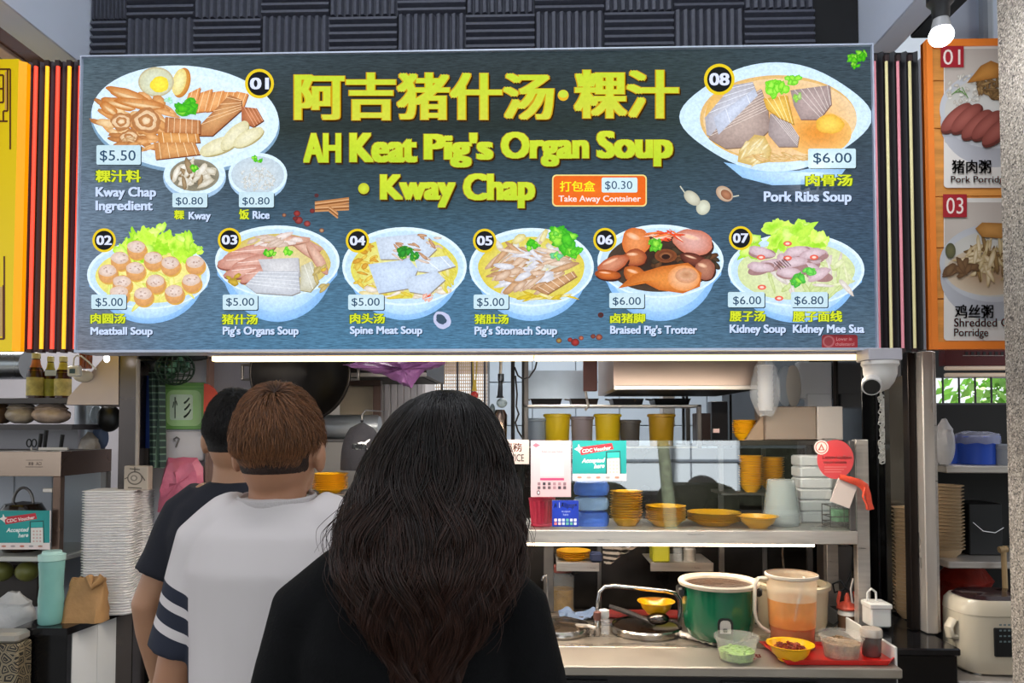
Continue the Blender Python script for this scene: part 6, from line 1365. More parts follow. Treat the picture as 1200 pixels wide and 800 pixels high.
# foam boxes
tzp = .8668
bw = .105
fm = mat('foam_box_white', 'f0ecec', r=.45, ns=3, na=.03)
def fbox_mb(w_, d):
    def f():
        m = MB()
        def rg(k, z, c_=.02):
            X, Y_ = w_ * k, d * k
            return [(-X + c_, -Y_, z), (X - c_, -Y_, z), (X, -Y_ + c_, z), (X, Y_ - c_, z), (X - c_, Y_, z), (-X + c_, Y_, z), (-X, Y_ - c_, z), (-X, -Y_ + c_, z)]
        m.loft([rg(.90, 0), rg(.965, .007), rg(1, .0075), rg(1, .0098), rg(.95, .0098)]); return m
    return f
xs = ax(128, 700, 2.90)
stack('foam_box', 'white foam food box in front stack behind the paper bag', 'box', 'white foam boxes front stack', fbox_mb(.098, .085), fm, xs, 2.93, tzp, 46, .0105, .0012)
T = bpy.data.objects['foam_box']
n_ = [o for o in bpy.data.objects if o.get('group') == 'white foam boxes front stack']
for o in n_: o.rotation_euler = (0, 0, rnd.uniform(-.02, .02) + .12)
stack('foam_box', 'white foam food box in rear stack beside the dark dressed man', 'box', 'white foam boxes rear stack', fbox_mb(.075, .075), fm, ax(157, 700, 3.03) - .004, 3.03, tzp, 44, .0108, .0012)
for o in [o for o in bpy.data.objects if o.get('group') == 'white foam boxes rear stack']: o.rotation_euler = (0, 0, rnd.uniform(-.02, .02) + .12)
# paper bag
c = at(100, 702, 2.78)
T = thing('paper_bag', 'small crumpled brown paper bag on the black counter top', 'bag', (c.x, 2.78, tzp))
rs = []; hh = az(100, 677, 2.78) - tzp
for j in range(9):
    t = j / 8; z = tzp + hh * t; w_ = .083 - .018 * t; d = .04 * (1 - .8 * t ** 1.5) + .004
    rs.append([(c.x + .006 * t * 2 + w_ * (abs(cos(a)) ** .4) * (1 if cos(a) > 0 else -1) + .006 * noise.noise(Vector((a * 2, t * 5, 1))), 2.78 + d * (abs(sin(a)) ** .6) * (1 if sin(a) > 0 else -1) + .01 * noise.noise(Vector((a * 2, t * 4, 7))),
                z + (.012 * noise.noise(Vector((a * 3, 1, 3))) if j > 6 else 0)) for a in [2 * pi * (k + .5) / 28 for k in range(28)]])
MB().loft(rs).build('bag_body', mat('kraft', 'a0784c', r=.7, ns=7, na=.12, bump=.7, bs=18), T, w=True)
m = MB(); p = at(108, 688, 2.735); m.tube([p + Vector((-.03, .03, .03)), p, p + Vector((.03, .02, .035))], [.016, .009, .018], 10); m.build('twisted_top', mat('kraft'), T, w=True)
# water bottle
Y = 2.74; x = ax(60, 700, Y); zb_ = tzp; H_ = az(60, 645, Y) - tzp; k = S(Y)
T = thing('water_bottle', 'translucent teal water bottle standing at left counter corner', 'bottle', (x, Y, zb_))
prof = [(.001, 0), (12 * k, 0), (13.5 * k, .006), (14 * k, H_ * .2), (13.5 * k, H_ * .27), (14 * k, H_ * .32), (12.5 * k, H_ * .5), (13.2 * k, H_ * .7), (14 * k, H_ * .84), (12.5 * k, H_ * .88)]
MB().lathe(prof, (x, Y, zb_), 32).build('bottle_body', mat('teal_clear', '8cc4bc', r=.15, alpha=.6, ns=5), T, w=True)
MB().lathe([(.001, .004), (12.5 * k, .006), (12.5 * k, H_ * .27), (.001, H_ * .27)], (x, Y, zb_), 28).build('water', mat('teal_water', '6ca8a4', r=.1, alpha=.7), T, w=True)
MB().lathe([(14.5 * k, H_ * .875), (14.5 * k, H_ * .95), (11 * k, H_ * .965), (10 * k, H_), (.001, H_)], (x, Y, zb_), 28).build('cap', mat('teal_cap', 'a8ccc4', r=.35, ns=4), T, w=True)
# display case of the left stall
Y = 2.86
xa, xb_ = -2.75, ax(71, 545, Y); zt_ = az(40, 529, Y); zb2 = az(40, 558, Y)
T = thing('steel_display_case', 'steel food display case of the left stall with a warm reflecting top band', 'display case', (-2.3, 3.0, .9))
MB().box(xa, xb_, Y, Y + .004, zb2, zt_, .0015).build('front_band', mat('rosy_steel', 'b8a494', r=.22, m=1, ns=1.5, na=.2), T, w=True)
P = Print(Y - .001); P.text('美食', 33, 541, 39, 545, '3c2c28'); P.text('入口', 42, 541, 48, 545, '3c2c28'); P.line([(30, 547), (50, 547)], .8, '6c5c54'); P.line([(30, 539), (50, 539)], .5, '6c5c54'); P.build('band_marks', mp, T, w=True, flat=True)
MB().prism([(Y + .005, zb2 + .0), (Y + .35, zb2 + .0), (Y + .35, zt_), (Y + .005, zt_)], xb_ - .004, xb_, 'x').build('side_band', mat('brown_steel', '6a5850', r=.3, m=.9, ns=3), T, w=True)
MB().box(xa, xb_ - .005, Y + .005, Y + .35, zt_ - .003, zt_).build('top', steel_d, T, w=True)
x6 = ax(61, 600, Y)
zsf = az(30, 651, Y)
MB().box(x6, xb_, Y, Y + .03, zsf, zb2, .002).build('post', mat('brown_post_steel', '8a7468', r=.3, m=.9, ns=3), T, w=True)
MB().box(xb_ - .03, xb_, Y + .32, Y + .35, zsf, zb2, .002).build('post', steel_d, T, w=True)
MB().box(xa, xb_ + .02, Y - .02, Y + .35, zsf - .02, zsf, .003).build('shelf', mat('pale_shelf', 'b8b8b4', r=.3, m=.2), T, w=True)
MB().box(x6 - .04, x6 - .002, Y + .0, Y + .012, az(60, 577, Y), az(60, 572, Y), .002).build('latch', steel, T, w=True)
MB().box(xb_ - .003, xb_ - .001, Y + .035, Y + .31, zsf + .002, zb2 - .002).build('side_glass', glass, T, w=True)
wt = MB().box(xa, xb_ - .01, Y + .342, Y + .345, zsf + .001, zb2).build('rear_tiles', mat('case_tile', 'aeb2bc', r=.25, ns=2, na=.05), T, w=True)
for px in (15, 60): MB().box(ax(px, 600, 3.2), ax(px, 600, 3.2) + .004, Y + .339, Y + .3415, zsf + .001, zb2).build('tile_joint', mat('grout'), T, w=True)
for x in (xb_ - .035, xa + .02):
    MB().box(x, x + .025, Y + .3, Y + .325, .0, zsf - .021, .002).build('leg', steel_d, T, w=True)
board_print('voucher_poster', 'teal voucher poster on the left stall display case', 'poster', -3, 59, 598, 643, 2.835, lambda P: d_cdc(P, -3, 598, .97))
c = at(27, 592, 2.98)
T = thing('black_pot', 'dark round pot with arched handle behind the left teal poster', 'pot', (c.x, 2.98, zsf))
r_ = 24 * S(2.98); hz = az(27, 590, 2.98) - zsf
MB().lathe([(.001, 0), (r_ * .8, 0), (r_, .03), (r_, hz - .03), (r_ * .8, hz), (.001, hz + .01)], (c.x, 2.98, zsf + .001), 32).build('pot_body', mat('dark_pot', '241a14', r=.15, ns=4, na=.4), T, w=True)
MB().tube([(c.x + .042 * cos(a), 2.98, zsf + hz + .065 * sin(a)) for a in [pi * j / 10 for j in range(11)]], .006).build('handle', steel_d, T, w=True)
# upper left things
Y = 3.1
x0, x1 = -2.8, ax(85, 467, Y); z = az(40, 466, Y)
T = thing('sauce_shelf', 'dark grey shelf of the left stall carrying sauce bottles', 'shelf', ((x0 + x1) / 2, Y, z - .03)); MB().box(x0, x1, Y, Y + .25, z - .025, z, .002).build('board', mat('dim_shelf', '4a484c', r=.4, m=.4), T, w=True)
MB().box(x0, x1 + .0, Y, Y + .25, az(40, 500, Y) - .012, az(40, 497, Y)).build('lower_board', mat('dim_shelf'), T, w=True)
for x in (x0, x1 - .012): MB().box(x, x + .012, Y + .235, Y + .25, 0, z - .026).build('support', steel_d, T, w=True)
zlow = az(40, 497, Y)
def sbottle(px, w_, lab, top, c1, c2, Y=3.15):
    x = ax(px, 440, Y); k = S(Y); r_ = w_ / 2 * k; z0 = z + .001; H_ = az(px, top, Y) - z0
    T = thing('sauce_bottle', lab, 'bottle', (x, Y, z0))
    MB().lathe([(.001, 0), (r_, 0), (r_, H_ * .50), (r_ * .85, H_ * .62), (r_ * .5, H_ * .74), (r_ * .42, H_ * .86)], (x, Y, z0), 28).build('glass', mat('brown_glass', '38180c', r=.1, ns=3), T, w=True)
    MB().lathe([(r_ * 1.02, H_ * .05), (r_ * 1.02, H_ * .45)], (x, Y, z0), 28).build('label', mat('lab' + c1, c1, r=.5, ns=30, na=.4), T, w=True)
    MB().lathe([(r_ * .88, H_ * .60), (r_ * .53, H_ * .74), (r_ * .46, H_ * .84)], (x, Y, z0), 28).build('neck_label', mat('lab' + c2, c2, r=.5, ns=30, na=.4), T, w=True)
    MB().lathe([(r_ * .44, H_ * .86), (r_ * .5, H_ * .87), (r_ * .5, H_ * .98), (.001, H_)], (x, Y, z0), 20).build('cap', mat('cap_yellow', 'c8c088', r=.4), T, w=True)
sbottle(42, 19, 'left sauce bottle with orange neck and cream label', 413, 'b4a860', 'b06428'); sbottle(59, 15, 'middle sauce bottle with yellow green label', 417, '8c8c34', '9c9430', 3.18); sbottle(74, 18, 'right sauce bottle with pale yellow and orange label', 417, 'b8ac68', 'b8a834')
m = MB(); p = at(61, 437, 3.13); T = tag(MB().box(p.x - .025, p.x + .025, 3.12, 3.124, p.z - .012, p.z + .012).build('price_slip', mat('slip_grey', 'a8b0b8', r=.5, ns=3)), 'small pale paper slip between the sauce bottles', 'label')
c0, c1 = at(-20, 428, 3.3), at(33, 428, 3.3)
T = thing('silver_duct', 'shiny round silver duct at the far left under the yellow sign', 'duct', (c1.x - .2, 3.3, c0.z))
MB().tube([(c0.x - .6, 3.3, c0.z), (c1.x, 3.3, c0.z)], 17 * S(3.3), 32).build('duct', mat('duct_steel', '9aa0a4', r=.25, m=1, ns=2), T, w=True)
for i, (px, w_, h_, yb, lab, cl) in enumerate(((25, 34, 25, 497, 'plastic bag of pale bowls at the left on the lower shelf', 'a89c90'), (60, 44, 24, 497, 'plastic bag of pinkish bowls at the right on the lower shelf', 'b8a498'), (2, 14, 24, 497, 'brown pouch at the far left on the lower shelf', '6c5444'))):
    c = at(px, yb - h_ / 2, 3.17); hz = h_ * S(3.17)
    T = thing('bag_of_bowls', lab, 'bag', (c.x, 3.17, zlow + .001))
    mb = bagshape(c.x, 3.17, zlow + hz / 2 + .002, w_ * S(3.17), hz * .95, .12, i + 20, neck=.6); mb.build('bag', mat('bagw%d' % i, cl, r=.25, ns=18, na=.35, bump=.8, bs=30, coat=.3), T, w=True)
T = thing('white_rail_board', 'pale grey panel behind the knives above the steel display case', 'panel', (-2.3, 3.33, 1.3)); 
MB().box(-2.8, ax(88, 514, 3.34), 3.36, 3.38, 0, az(40, 499, 3.34)).build('panel', mat('lilac_grey', 'a8a6ac', r=.35, ns=2, na=.05), T, w=True)
# knives & scissors in holder
Y = 3.0; zk = zt_ + .0
def blade_h(px, yt, lab, w_=5):
    T = thing('kitchen_knife', lab, 'knife', tuple(at(px, 528, 3.05)))
    MB().tube([at(px - 1, 526, 3.05), at(px + 1.5, yt, 3.05)], [(.006, .009), (.007, .010)], 8).build('handle', blk, T, w=True)
    MB().box(ax(px - 2, 527, 3.05), ax(px + 1, 527, 3.05), 3.048, 3.052, zt_ + .001, az(px, 524, 3.05)).build('blade', steel, T, w=True)
blade_h(47, 508, 'left black handled knife in the rack of the left stall'); blade_h(53, 504, 'middle black handled knife in the rack of the left stall'); blade_h(72, 509, 'right black handled knife in the rack of the left stall')
T = thing('scissors', 'black handled scissors hanging left of the knives', 'scissors', tuple(at(37, 519, 3.05)))
for px in (34, 40): c = at(px, 519, 3.05); MB().tube([(c.x + .010 * cos(a), 3.05, c.z + .016 * sin(a)) for a in [2 * pi * j / 14 for j in range(14)]], .003, 6, closed=True).build('finger_loop', blk, T, w=True)
MB().tube([at(37, 524, 3.05), at(37, 529, 3.05)], .004).build('blade', steel, T, w=True)
T = thing('knife_rack', 'narrow steel rack holding knives on top of the display case', 'rack', tuple(at(58, 528, 3.04))); MB().box(ax(44, 527, 3.03), ax(78, 527, 3.03), 3.035, 3.045, zt_ + .0005, az(58, 524, 3.04)).build('bar', steel, T, w=True)
# hood + socket
T = thing('range_hood', 'rosy steel slanted range hood of the left stall beside the board corner', 'range hood', tuple(at(110, 474, 2.95)))
Y = 2.95
MB().prism([(ax(78, 474, Y), az(78, 474, Y)), (ax(139, 474, Y), az(139, 474, Y)), (ax(139, 415, Y), az(139, 412, Y)), (ax(126, 415, Y), az(126, 415, Y)), (ax(80, 465, Y), az(80, 465, Y))], Y, Y + .5, 'y').build('canopy', mat('rosy_hood', 'b8a8a0', r=.38, m=.6, ns=2.5, na=.15), T, w=True)
T, x0, x1, z0, z1 = simplebox('adapter_box', 'small white adapter box with blue square hanging by a white wire', 'box', 78, 92, 428, 441, 2.88, .03, whitep, .006)
MB().box(x0 + .014, x1 - .014, 2.876, 2.8795, z0 + .012, z1 - .014).build('blue_square', mat('blue_square', '2c4c5c', r=.4), T, w=True)
tag(MB().tube([at(86, 428, 2.89), at(87, 419, 2.89), at(90, 416.5, 2.89), at(95, 417, 2.89), at(104, 424, 2.89), at(113, 433, 2.89)], .003).build('cable', whitep), 'white wire arching above the small adapter box', 'cable')
c = at(95, 440, 2.93)
T = thing('ceramic_lamp', 'white round fitting behind the small adapter box', 'lamp', tuple(c)); MB().ball((c.x, 2.945, c.z), (.04, .02, .026), 20, 12).build('shade', mat('cooker_white'), T, w=True)
c = at(125, 420, 2.86)
T = thing('small_bulb', 'tiny glowing white bulb above the slanted hood', 'lamp', tuple(c)); MB().ball(tuple(c), (.011, .011, .016), 14, 10).build('bulb', mat('small_glow', 'ffffff', emit=5), T, w=True)
MB().tube([c + Vector((0, 0, .014)), c + Vector((0, 0, .98))], .006).build('holder', blk, T, w=True)
for i, px in enumerate((109, 116)):
    c = at(px, 425, 3.0); T = thing('amber_glass', ('left' if i == 0 else 'right') + ' of two small amber glasses behind the slanted hood', 'glass', tuple(c)); MB().lathe([(.001, -.03), (.012, -.03), (.014, .03), (.012, .03), (.011, -.026)], (c.x, 2.93, c.z), 16).build('glass', mat('amber', '8c4420', r=.1, alpha=.8), T, w=True)
# clutter under hood
c = at(128, 490, 3.3); T = thing('dark_pan', 'dark hanging pan under the slanted hood', 'pan', tuple(c)); MB().ball((c.x, 3.3, c.z), (.055, .03, .062), 20, 12).build('pan', blk, T, w=True)
MB().tube([(c.x, 3.3, c.z + .05), (c.x, 3.3, c.z + .16)], .006).build('handle', blk, T, w=True)
c = at(104, 495, 3.45); T = thing('steel_cylinder', 'upright pale steel canister under the slanted hood', 'canister', (c.x, 3.45, 0)); MB().lathe([(.001, 0), (.06, 0), (.06, az(104, 476, 3.45) + .05), (.001, az(104, 476, 3.45) + .05)], (c.x, 3.45, 0), 28).build('shell', mat('drum_steel'), T, w=True)
c = at(117, 485, 3.38); T = thing('crumpled_cloth', 'white crumpled cloth under the slanted hood', 'cloth', tuple(c)); bagshape(c.x, 3.36, c.z, .06, .09, .05, 33).build('cloth', mat('pale_blue_white', 'b4c0c8', r=.7, ns=9, bump=.5), T, w=True)
c = at(122, 510, 3.36); T = thing('blue_cloth', 'dusty blue cloth hanging under the slanted hood', 'cloth', tuple(c)); bagshape(c.x, 3.33, c.z + .0, .075, .12, .05, 35).build('cloth', mat('dusty_blue', '5c6c8c', r=.7, ns=9, bump=.5), T, w=True)
c = at(108, 522, 3.3); T = thing('plastic_bag', 'pale plastic bag beside the knives of left stall', 'bag', tuple(c)); bagshape(c.x, 3.28, c.z - .01, .1, .14, .06, 37).build('bag_body', mat('bagw0'), T, w=True)
c = at(66, 690, 2.75)
T = thing('steel_machine_panel', 'brown steel casing between the water bottle and the foam boxes', 'panel', (ax(76, 620, 3.2), 3.2, .87)); MB().box(ax(74, 620, 3.22), ax(100, 620, 3.22), 3.22, 3.24, .0, az(85, 565, 3.22)).build('casing', mat('case_grey', '8c9098', r=.3, m=.4, ns=3), T, w=True)
# steel column, pole, valve plate
T = thing('steel_column', 'dark stainless column left of the green wall sign', 'column', (ax(150, 500, 2.95), 2.95, .0))
MB().box(ax(139, 480, 2.95), ax(160, 480, 2.95), 2.95, 3.05, .0, 2.4, .003).build('column', mat('column_steel', '5c5654', r=.25, m=.9, ns=1.2, na=.5), T, w=True)
T = thing('grey_pipe', 'thin beige grey pipe running down to the valve plate', 'pipe', tuple(at(161, 545, 2.93))); MB().tube([at(162, 421, 2.92), at(161.5, 500, 2.92), at(160.5, 547, 2.92)], .008).build('pipe', mat('beige_pipe', '968c84', r=.35), T, w=True)
c = at(159, 560, 2.9); k = S(2.9)
T = thing('valve_plate', 'pale square notice plate with a round dial mark below the pipe', 'plate', tuple(c)); MB().box(c.x - 14.5 * k, c.x + 14.5 * k, 2.9, 2.94, c.z - 14.5 * k, c.z + 14.5 * k, .003).build('plate', mat('plate_beige', 'a89c90', r=.45, ns=6, na=.15), T, w=True)
P = Print(2.899); P.ell(158, 560, 9, 8, '5c544c'); P.ell(158, 560, 7.5, 6.5, 'a89c90'); P.ell(157, 560, 4, 3.5, '6c645c'); P.ell(157, 560, 2.5, 2.2, 'b0a498')
for pts in ([(152, 549), (164, 550)], [(150, 559), (146, 561)], [(150, 571), (166, 572)], [(166, 557), (170, 563)], [(158, 547), (158, 553)]): P.line(pts, 1.2, '4c443c')
P.build('dial_print', mp, T, w=True, flat=True)
# wall panel with posters behind the dark man
T = thing('white_wall_panel', 'white panel wall carrying the green and pink notices', 'panel', (ax(215, 500, 3.05), 3.05, 0)); MB().box(ax(180, 500, 3.05), ax(241, 500, 3.05), 3.05, 3.08, 0, 2.5).build('panel', mat('panel_white', 'b4b2b8', r=.4, ns=2, na=.05), T, w=True)
MB().box(ax(241, 500, 3.0), ax(244, 500, 3.0), 3.0, 3.05, 0, 2.5).build('edge_post', mat('brown_post'), T, w=True)
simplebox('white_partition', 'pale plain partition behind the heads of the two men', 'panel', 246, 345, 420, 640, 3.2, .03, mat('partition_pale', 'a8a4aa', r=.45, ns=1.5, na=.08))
T, x0, x1, z0, z1 = simplebox('green_notice', 'square green notice with pale centre and dark characters', 'notice', 192, 240, 448, 503, 3.035, .012, mat('notice_green', '6c9c54', r=.4, ns=9, na=.1))
P = Print(3.0345); P.rrect(195, 457, 236, 499, 8, '86b06c', '94b880'); P.rrect(199, 462, 226, 492, 3, 'a8bca8'); P.text('忄彡', 202, 465, 224, 490, '4c5c54', off=.01)
for yy in (451, 455, 500): P.line([(193, yy), (238, yy)], .8, '4c8038')
P.build('notice_print', mp, T, w=True, flat=True)
T, x0, x1, z0, z1 = simplebox('white_packet', 'pale clear packet hanging under the green notice', 'packet', 194, 238, 505, 540, 3.03, .015, mat('packet_white', 'b8b4b8', r=.3, ns=5, na=.12, bump=.3, bs=20))
MB().tube([at(205, 517, 3.025), at(204, 514, 3.025), at(207, 512, 3.025), at(210, 514, 3.025), at(208, 519, 3.025), at(206, 524, 3.025)], .0035).build('hook', steel_d, T, w=True)
T = thing('pink_bag', 'pink plastic bag hanging behind the shoulder of the dark dressed man', 'bag', tuple(at(210, 560, 3.0)))
sagbag(dense([(196, 536), (232, 536), (238, 548), (240, 600), (184, 600), (186, 575)]), 2.99, 4, 'bag_body', mat('pink_plastic', 'b45c74', r=.3, ns=9, na=.25, bump=.5, bs=30, alpha=.95), T, .03)
T = thing('red_fan', 'round red paper fan behind the dark haired head', 'fan', tuple(at(248, 475, 3.02)))
m = MB(); c = at(243, 478, 3.02); m.prism([(c.x + .068 * cos(a), c.z + .10 * sin(a)) for a in [pi * j / 14 - pi / 2 for j in range(15)]], 2.985, 2.995, 'y'); m.build('fan', mat('fan_red', 'b03c28', r=.5, ns=6, na=.15), T, w=True)
# green net bag
c = at(205, 432, 2.95)
T = thing('net_bag', 'dark green net bag of small limes hanging under the board', 'bag', tuple(c)); q = random.Random(12)
for i in range(22):
    a, d = q.uniform(0, 6.28), q.uniform(0, .055); 
    MB().ball((c.x + d * cos(a) * 1.05, 2.95 + q.uniform(-.03, .03), c.z + d * sin(a) * .85), q.uniform(.012, .018), 10, 7).build('lime', mat('lime_dark' if i % 3 else 'lime_pale', '1c3c28' if i % 3 else '5c8c74', r=.3), T, w=True)
m = MB()
for j in range(9):
    a = pi * j / 9; m.tube([(c.x + .078 * cos(t) * cos(a), 2.95 + .055 * cos(t) * sin(a), c.z + .066 * sin(t)) for t in [2 * pi * u / 20 for u in range(20)]], .0022, 5, closed=True)
for j in range(-3, 4):
    zq = .066 * sin(j * .4); w_ = cos(j * .4); m.tube([(c.x + .078 * w_ * cos(t), 2.95 + .055 * w_ * sin(t), c.z + zq) for t in [2 * pi * u / 20 for u in range(20)]], .0022, 5, closed=True)
m.tube([(c.x, 2.95, c.z + .06), (c.x + .01, 2.95, c.z + .12)], .006); o = m.build('net', mat('net_green', '12301e', r=.5), T, w=True); o['kind'] = 'stuff'
T = thing('dark_tarp', 'dark folded tarpaulin bunched under the board at upper left', 'tarpaulin', tuple(at(180, 428, 2.98)))
sagbag(dense([(140, 414), (190, 416), (245, 413), (248, 420), (225, 423), (192, 440), (180, 438), (166, 424), (142, 422)]), 3.0, 6, 'folds', mat('tarp', '12161a', r=.5, ns=9, bump=.6, bs=20), T, .04)
# plaid & blue cloth
M = bpy.data.materials.new('plaid'); M.use_nodes = True; nt = M.node_tree; b = nt.nodes['Principled BSDF']; b.inputs['Roughness'].default_value = .9
tc = nt.nodes.new('ShaderNodeTexCoord'); src = None
ck = nt.nodes.new('ShaderNodeTexBrick'); ck.inputs['Color1'].default_value = (*lin('24342c'), 1); ck.inputs['Color2'].default_value = (*lin('2c3c3c'), 1); ck.inputs['Mortar'].default_value = (*lin('5c7464'), 1); ck.inputs['Scale'].default_value = 9; ck.inputs['Mortar Size'].default_value = .03; ck.offset = 0
mpn = nt.nodes.new('ShaderNodeMapping'); mpn.inputs['Rotation'].default_value = (R(90), 0, R(0)); nt.links.new(tc.outputs['Object'], mpn.inputs[0]); nt.links.new(mpn.outputs[0], ck.inputs[0]); nt.links.new(ck.outputs[0], b.inputs[0])
T = thing('plaid_cloth', 'dark green plaid cloth hanging between the column and green notice', 'cloth', tuple(at(185, 500, 2.98)))
x0, x1 = ax(174, 500, 2.98), ax(191, 500, 2.98); z0, z1 = az(180, 548, 2.98), az(180, 436, 2.98)
MB().sheet(lambda u, v: (x0 + (x1 - x0) * u + .012 * (1 - v), 2.975 + .012 * sin(u * 14), z0 + (z1 - z0) * v), 20, 10, .004).build('cloth', M, T, w=True)
T = thing('blue_apron', 'dark navy and blue apron hanging behind the thin pipe', 'cloth', tuple(at(170, 470, 3.02)))
x0, x1 = ax(164, 500, 3.03), ax(178, 500, 3.03); z0, z1 = az(170, 525, 3.03), az(170, 440, 3.03)
MB().sheet(lambda u, v: (x0 + (x1 - x0) * u, 3.025 + .008 * sin(u * 11), z0 + (z1 - z0) * v), 14, 8, .004).build('cloth', mat('navy_apron', '243a78', r=.8, ns=3, na=.5), T, w=True)
T = tag(MB().box(ax(160, 500, 3.09), ax(182, 500, 3.09), 3.09, 3.11, 0, 2.5).build('dark_gap_panel', mat('matte_black_panel')), 'black panel behind the plaid cloth', 'panel')  # black sheet put in where only a dark gap shows
# lower-left clutter
c = at(12, 725, 2.80)
T = thing('plastic_bag', 'white crumpled plastic bag at the far left under the display case', 'bag', tuple(c)); bagshape(c.x - .03, 2.86, c.z - .0, .17, .18, .1, 41).build('bag_body', mat('white_film2', 'b4b2b2', r=.3, ns=9, na=.1, bump=.6, bs=30), T, w=True)
T = thing('dark_shelf_box', 'dark box in the shadow under the left display case', 'box', (ax(30, 690, 2.95), 3.0, .87)); MB().box(ax(-5, 690, 2.98), ax(44, 690, 2.98), 2.98, 3.1, .868, az(30, 662, 2.98), .004).build('box', mat('dim_brown', '2c2420', r=.5, ns=5, na=.5), T, w=True)
for i, px in enumerate((6, 36)):
    c = at(px, 668, 2.95); T = thing('melon', ('left' if i == 0 else 'right') + ' dark yellow green melon in the shadow under the shelf', 'fruit', (c.x, 2.95, c.z)); MB().ball((c.x, 2.93, c.z - .0), (.045, .04, .04), 20, 12).build('fruit', mat('melon', '5c5c28', r=.4, ns=6, na=.3), T, w=True)
M = bpy.data.materials.new('arch_pattern'); M.use_nodes = True; nt = M.node_tree; b = nt.nodes['Principled BSDF']; tc = nt.nodes.new('ShaderNodeTexCoord'); w_ = nt.nodes.new('ShaderNodeTexVoronoi'); w_.feature = 'DISTANCE_TO_EDGE'; w_.inputs['Scale'].default_value = 26; mth = nt.nodes.new('ShaderNodeMath'); mth.operation = 'SINE'; m2 = nt.nodes.new('ShaderNodeMath'); m2.operation = 'MULTIPLY'; m2.inputs[1].default_value = 40
nt.links.new(tc.outputs['Object'], w_.inputs['Vector']); nt.links.new(w_.outputs['Distance'], m2.inputs[0]); nt.links.new(m2.outputs[0], mth.inputs[0]); r_ = nt.nodes.new('ShaderNodeValToRGB'); r_.color_ramp.elements[0].color = (*lin('1c1814'), 1); r_.color_ramp.elements[1].color = (*lin('9c8c70'), 1); nt.links.new(mth.outputs[0], r_.inputs[0]); nt.links.new(r_.outputs[0], b.inputs[0])
T = thing('patterned_tin', 'black tin with beige arched pattern at lower left corner', 'tin', (ax(4, 780, 2.6), 2.6, .55))
MB().box(ax(-30, 780, 2.6), ax(20, 780, 2.6), 2.6, 2.68, 0, az(5, 755, 2.6), .006).build('tin', M, T, w=True)
MB().box(ax(-30, 780, 2.6), ax(19, 780, 2.6), 2.602, 2.678, az(5, 754.5, 2.6), az(5, 742, 2.6), .01).build('lid', mat('tin_lid', 'a8a29a', r=.3, m=.3), T, w=True)
# baseball cap
Y = 2.92; c = at(424, 520, Y); k = S(Y)
T = thing('baseball_cap', 'black baseball cap with white logo hanging beside the long haired woman', 'cap', tuple(c))
rs = []
for j in range(9):
    t = j / 8; z = -30 * k + 56 * k * t; f_ = math.sqrt(max(.0, 1 - t ** 2.6)) + .02
    rs.append([(c.x + 24 * k * f_ * cos(a), Y + 26 * k * f_ * sin(a), c.z + z) for a in [2 * pi * q_ / 32 for q_ in range(32)]])
MB().loft(rs).build('crown', mat('cap_fabric', '1c1b22', r=.85, ns=9, na=.25, bump=.2, bs=90), T, w=True)
MB().ball((c.x, Y, c.z + 27 * k), (.007, .007, .005), 10, 6).build('top_button', mat('cap_fabric'), T, w=True)
m = MB(); m.loft([[(c.x + 22 * k * cos(a) * s_, Y + 22 * k + 22 * k * sin(a) * s_ , c.z - 30 * k + dz) for a in [pi * j / 14 for j in range(15)]] for s_, dz in ((.95, 0), (1, -.004), (1, .001), (.9, .004))]); m.build('visor', mat('cap_fabric'), T, w=True)
P = Print(Y - 25.2 * k, .0003); P.map = lambda x, y: at(x, y, Y - 25 * k)
P.text('PUMA', 413, 520, 431, 526.5, 'dcdce4', off=.05)
P.poly([(419, 519), (423, 517.5), (427, 518), (431, 515.5), (434, 514), (433, 516.5), (430, 519), (429, 521), (426, 519.5), (421, 520)], 'd4d4dc', rings=1)
P.build('logo_print', mp, T, w=True, flat=True)['label'] = 'white wordmark with a leaping cat above it'
T = thing('cap_hook', 'small peg rail holding the baseball cap', 'hook', (c.x, Y + .02, c.z + 30 * k)); MB().tube([(c.x, Y, c.z + 28.5 * k), (c.x, Y, c.z + 34 * k), (c.x, Y + .06, c.z + 40 * k), (c.x, Y + .42, c.z + 41 * k)], .003).build('peg', steel_d, T, w=True)
# yellow plates between the men and the woman
T = thing('cap_side_shelf', 'steel ledge behind the glass carrying yellow plates beside the white shirted man', 'shelf', (ax(385, 580, 2.85), 2.85, az(385, 578, 2.85) - .012))
zz = az(385, 577, 2.85); MB().box(ax(350, 580, 2.8), ax(450, 580, 2.8), 2.77, 2.98, zz - .012, zz - .0005, .002).build('board', steel_d, T, w=True)
for px in (352, 446): MB().box(ax(px, 580, 2.95), ax(px, 580, 2.95) + .015, 2.95, 2.965, CZ + .001, zz - .0125).build('bracket', steel_d, T, w=True)
stack('plate', 'yellow plate in stack beside the head of white shirted man', 'plate', 'yellow plates beside the white shirted man', plate_mb(.068, .016), yel, ax(387, 570, 2.86), 2.86, zz, 9, .007)
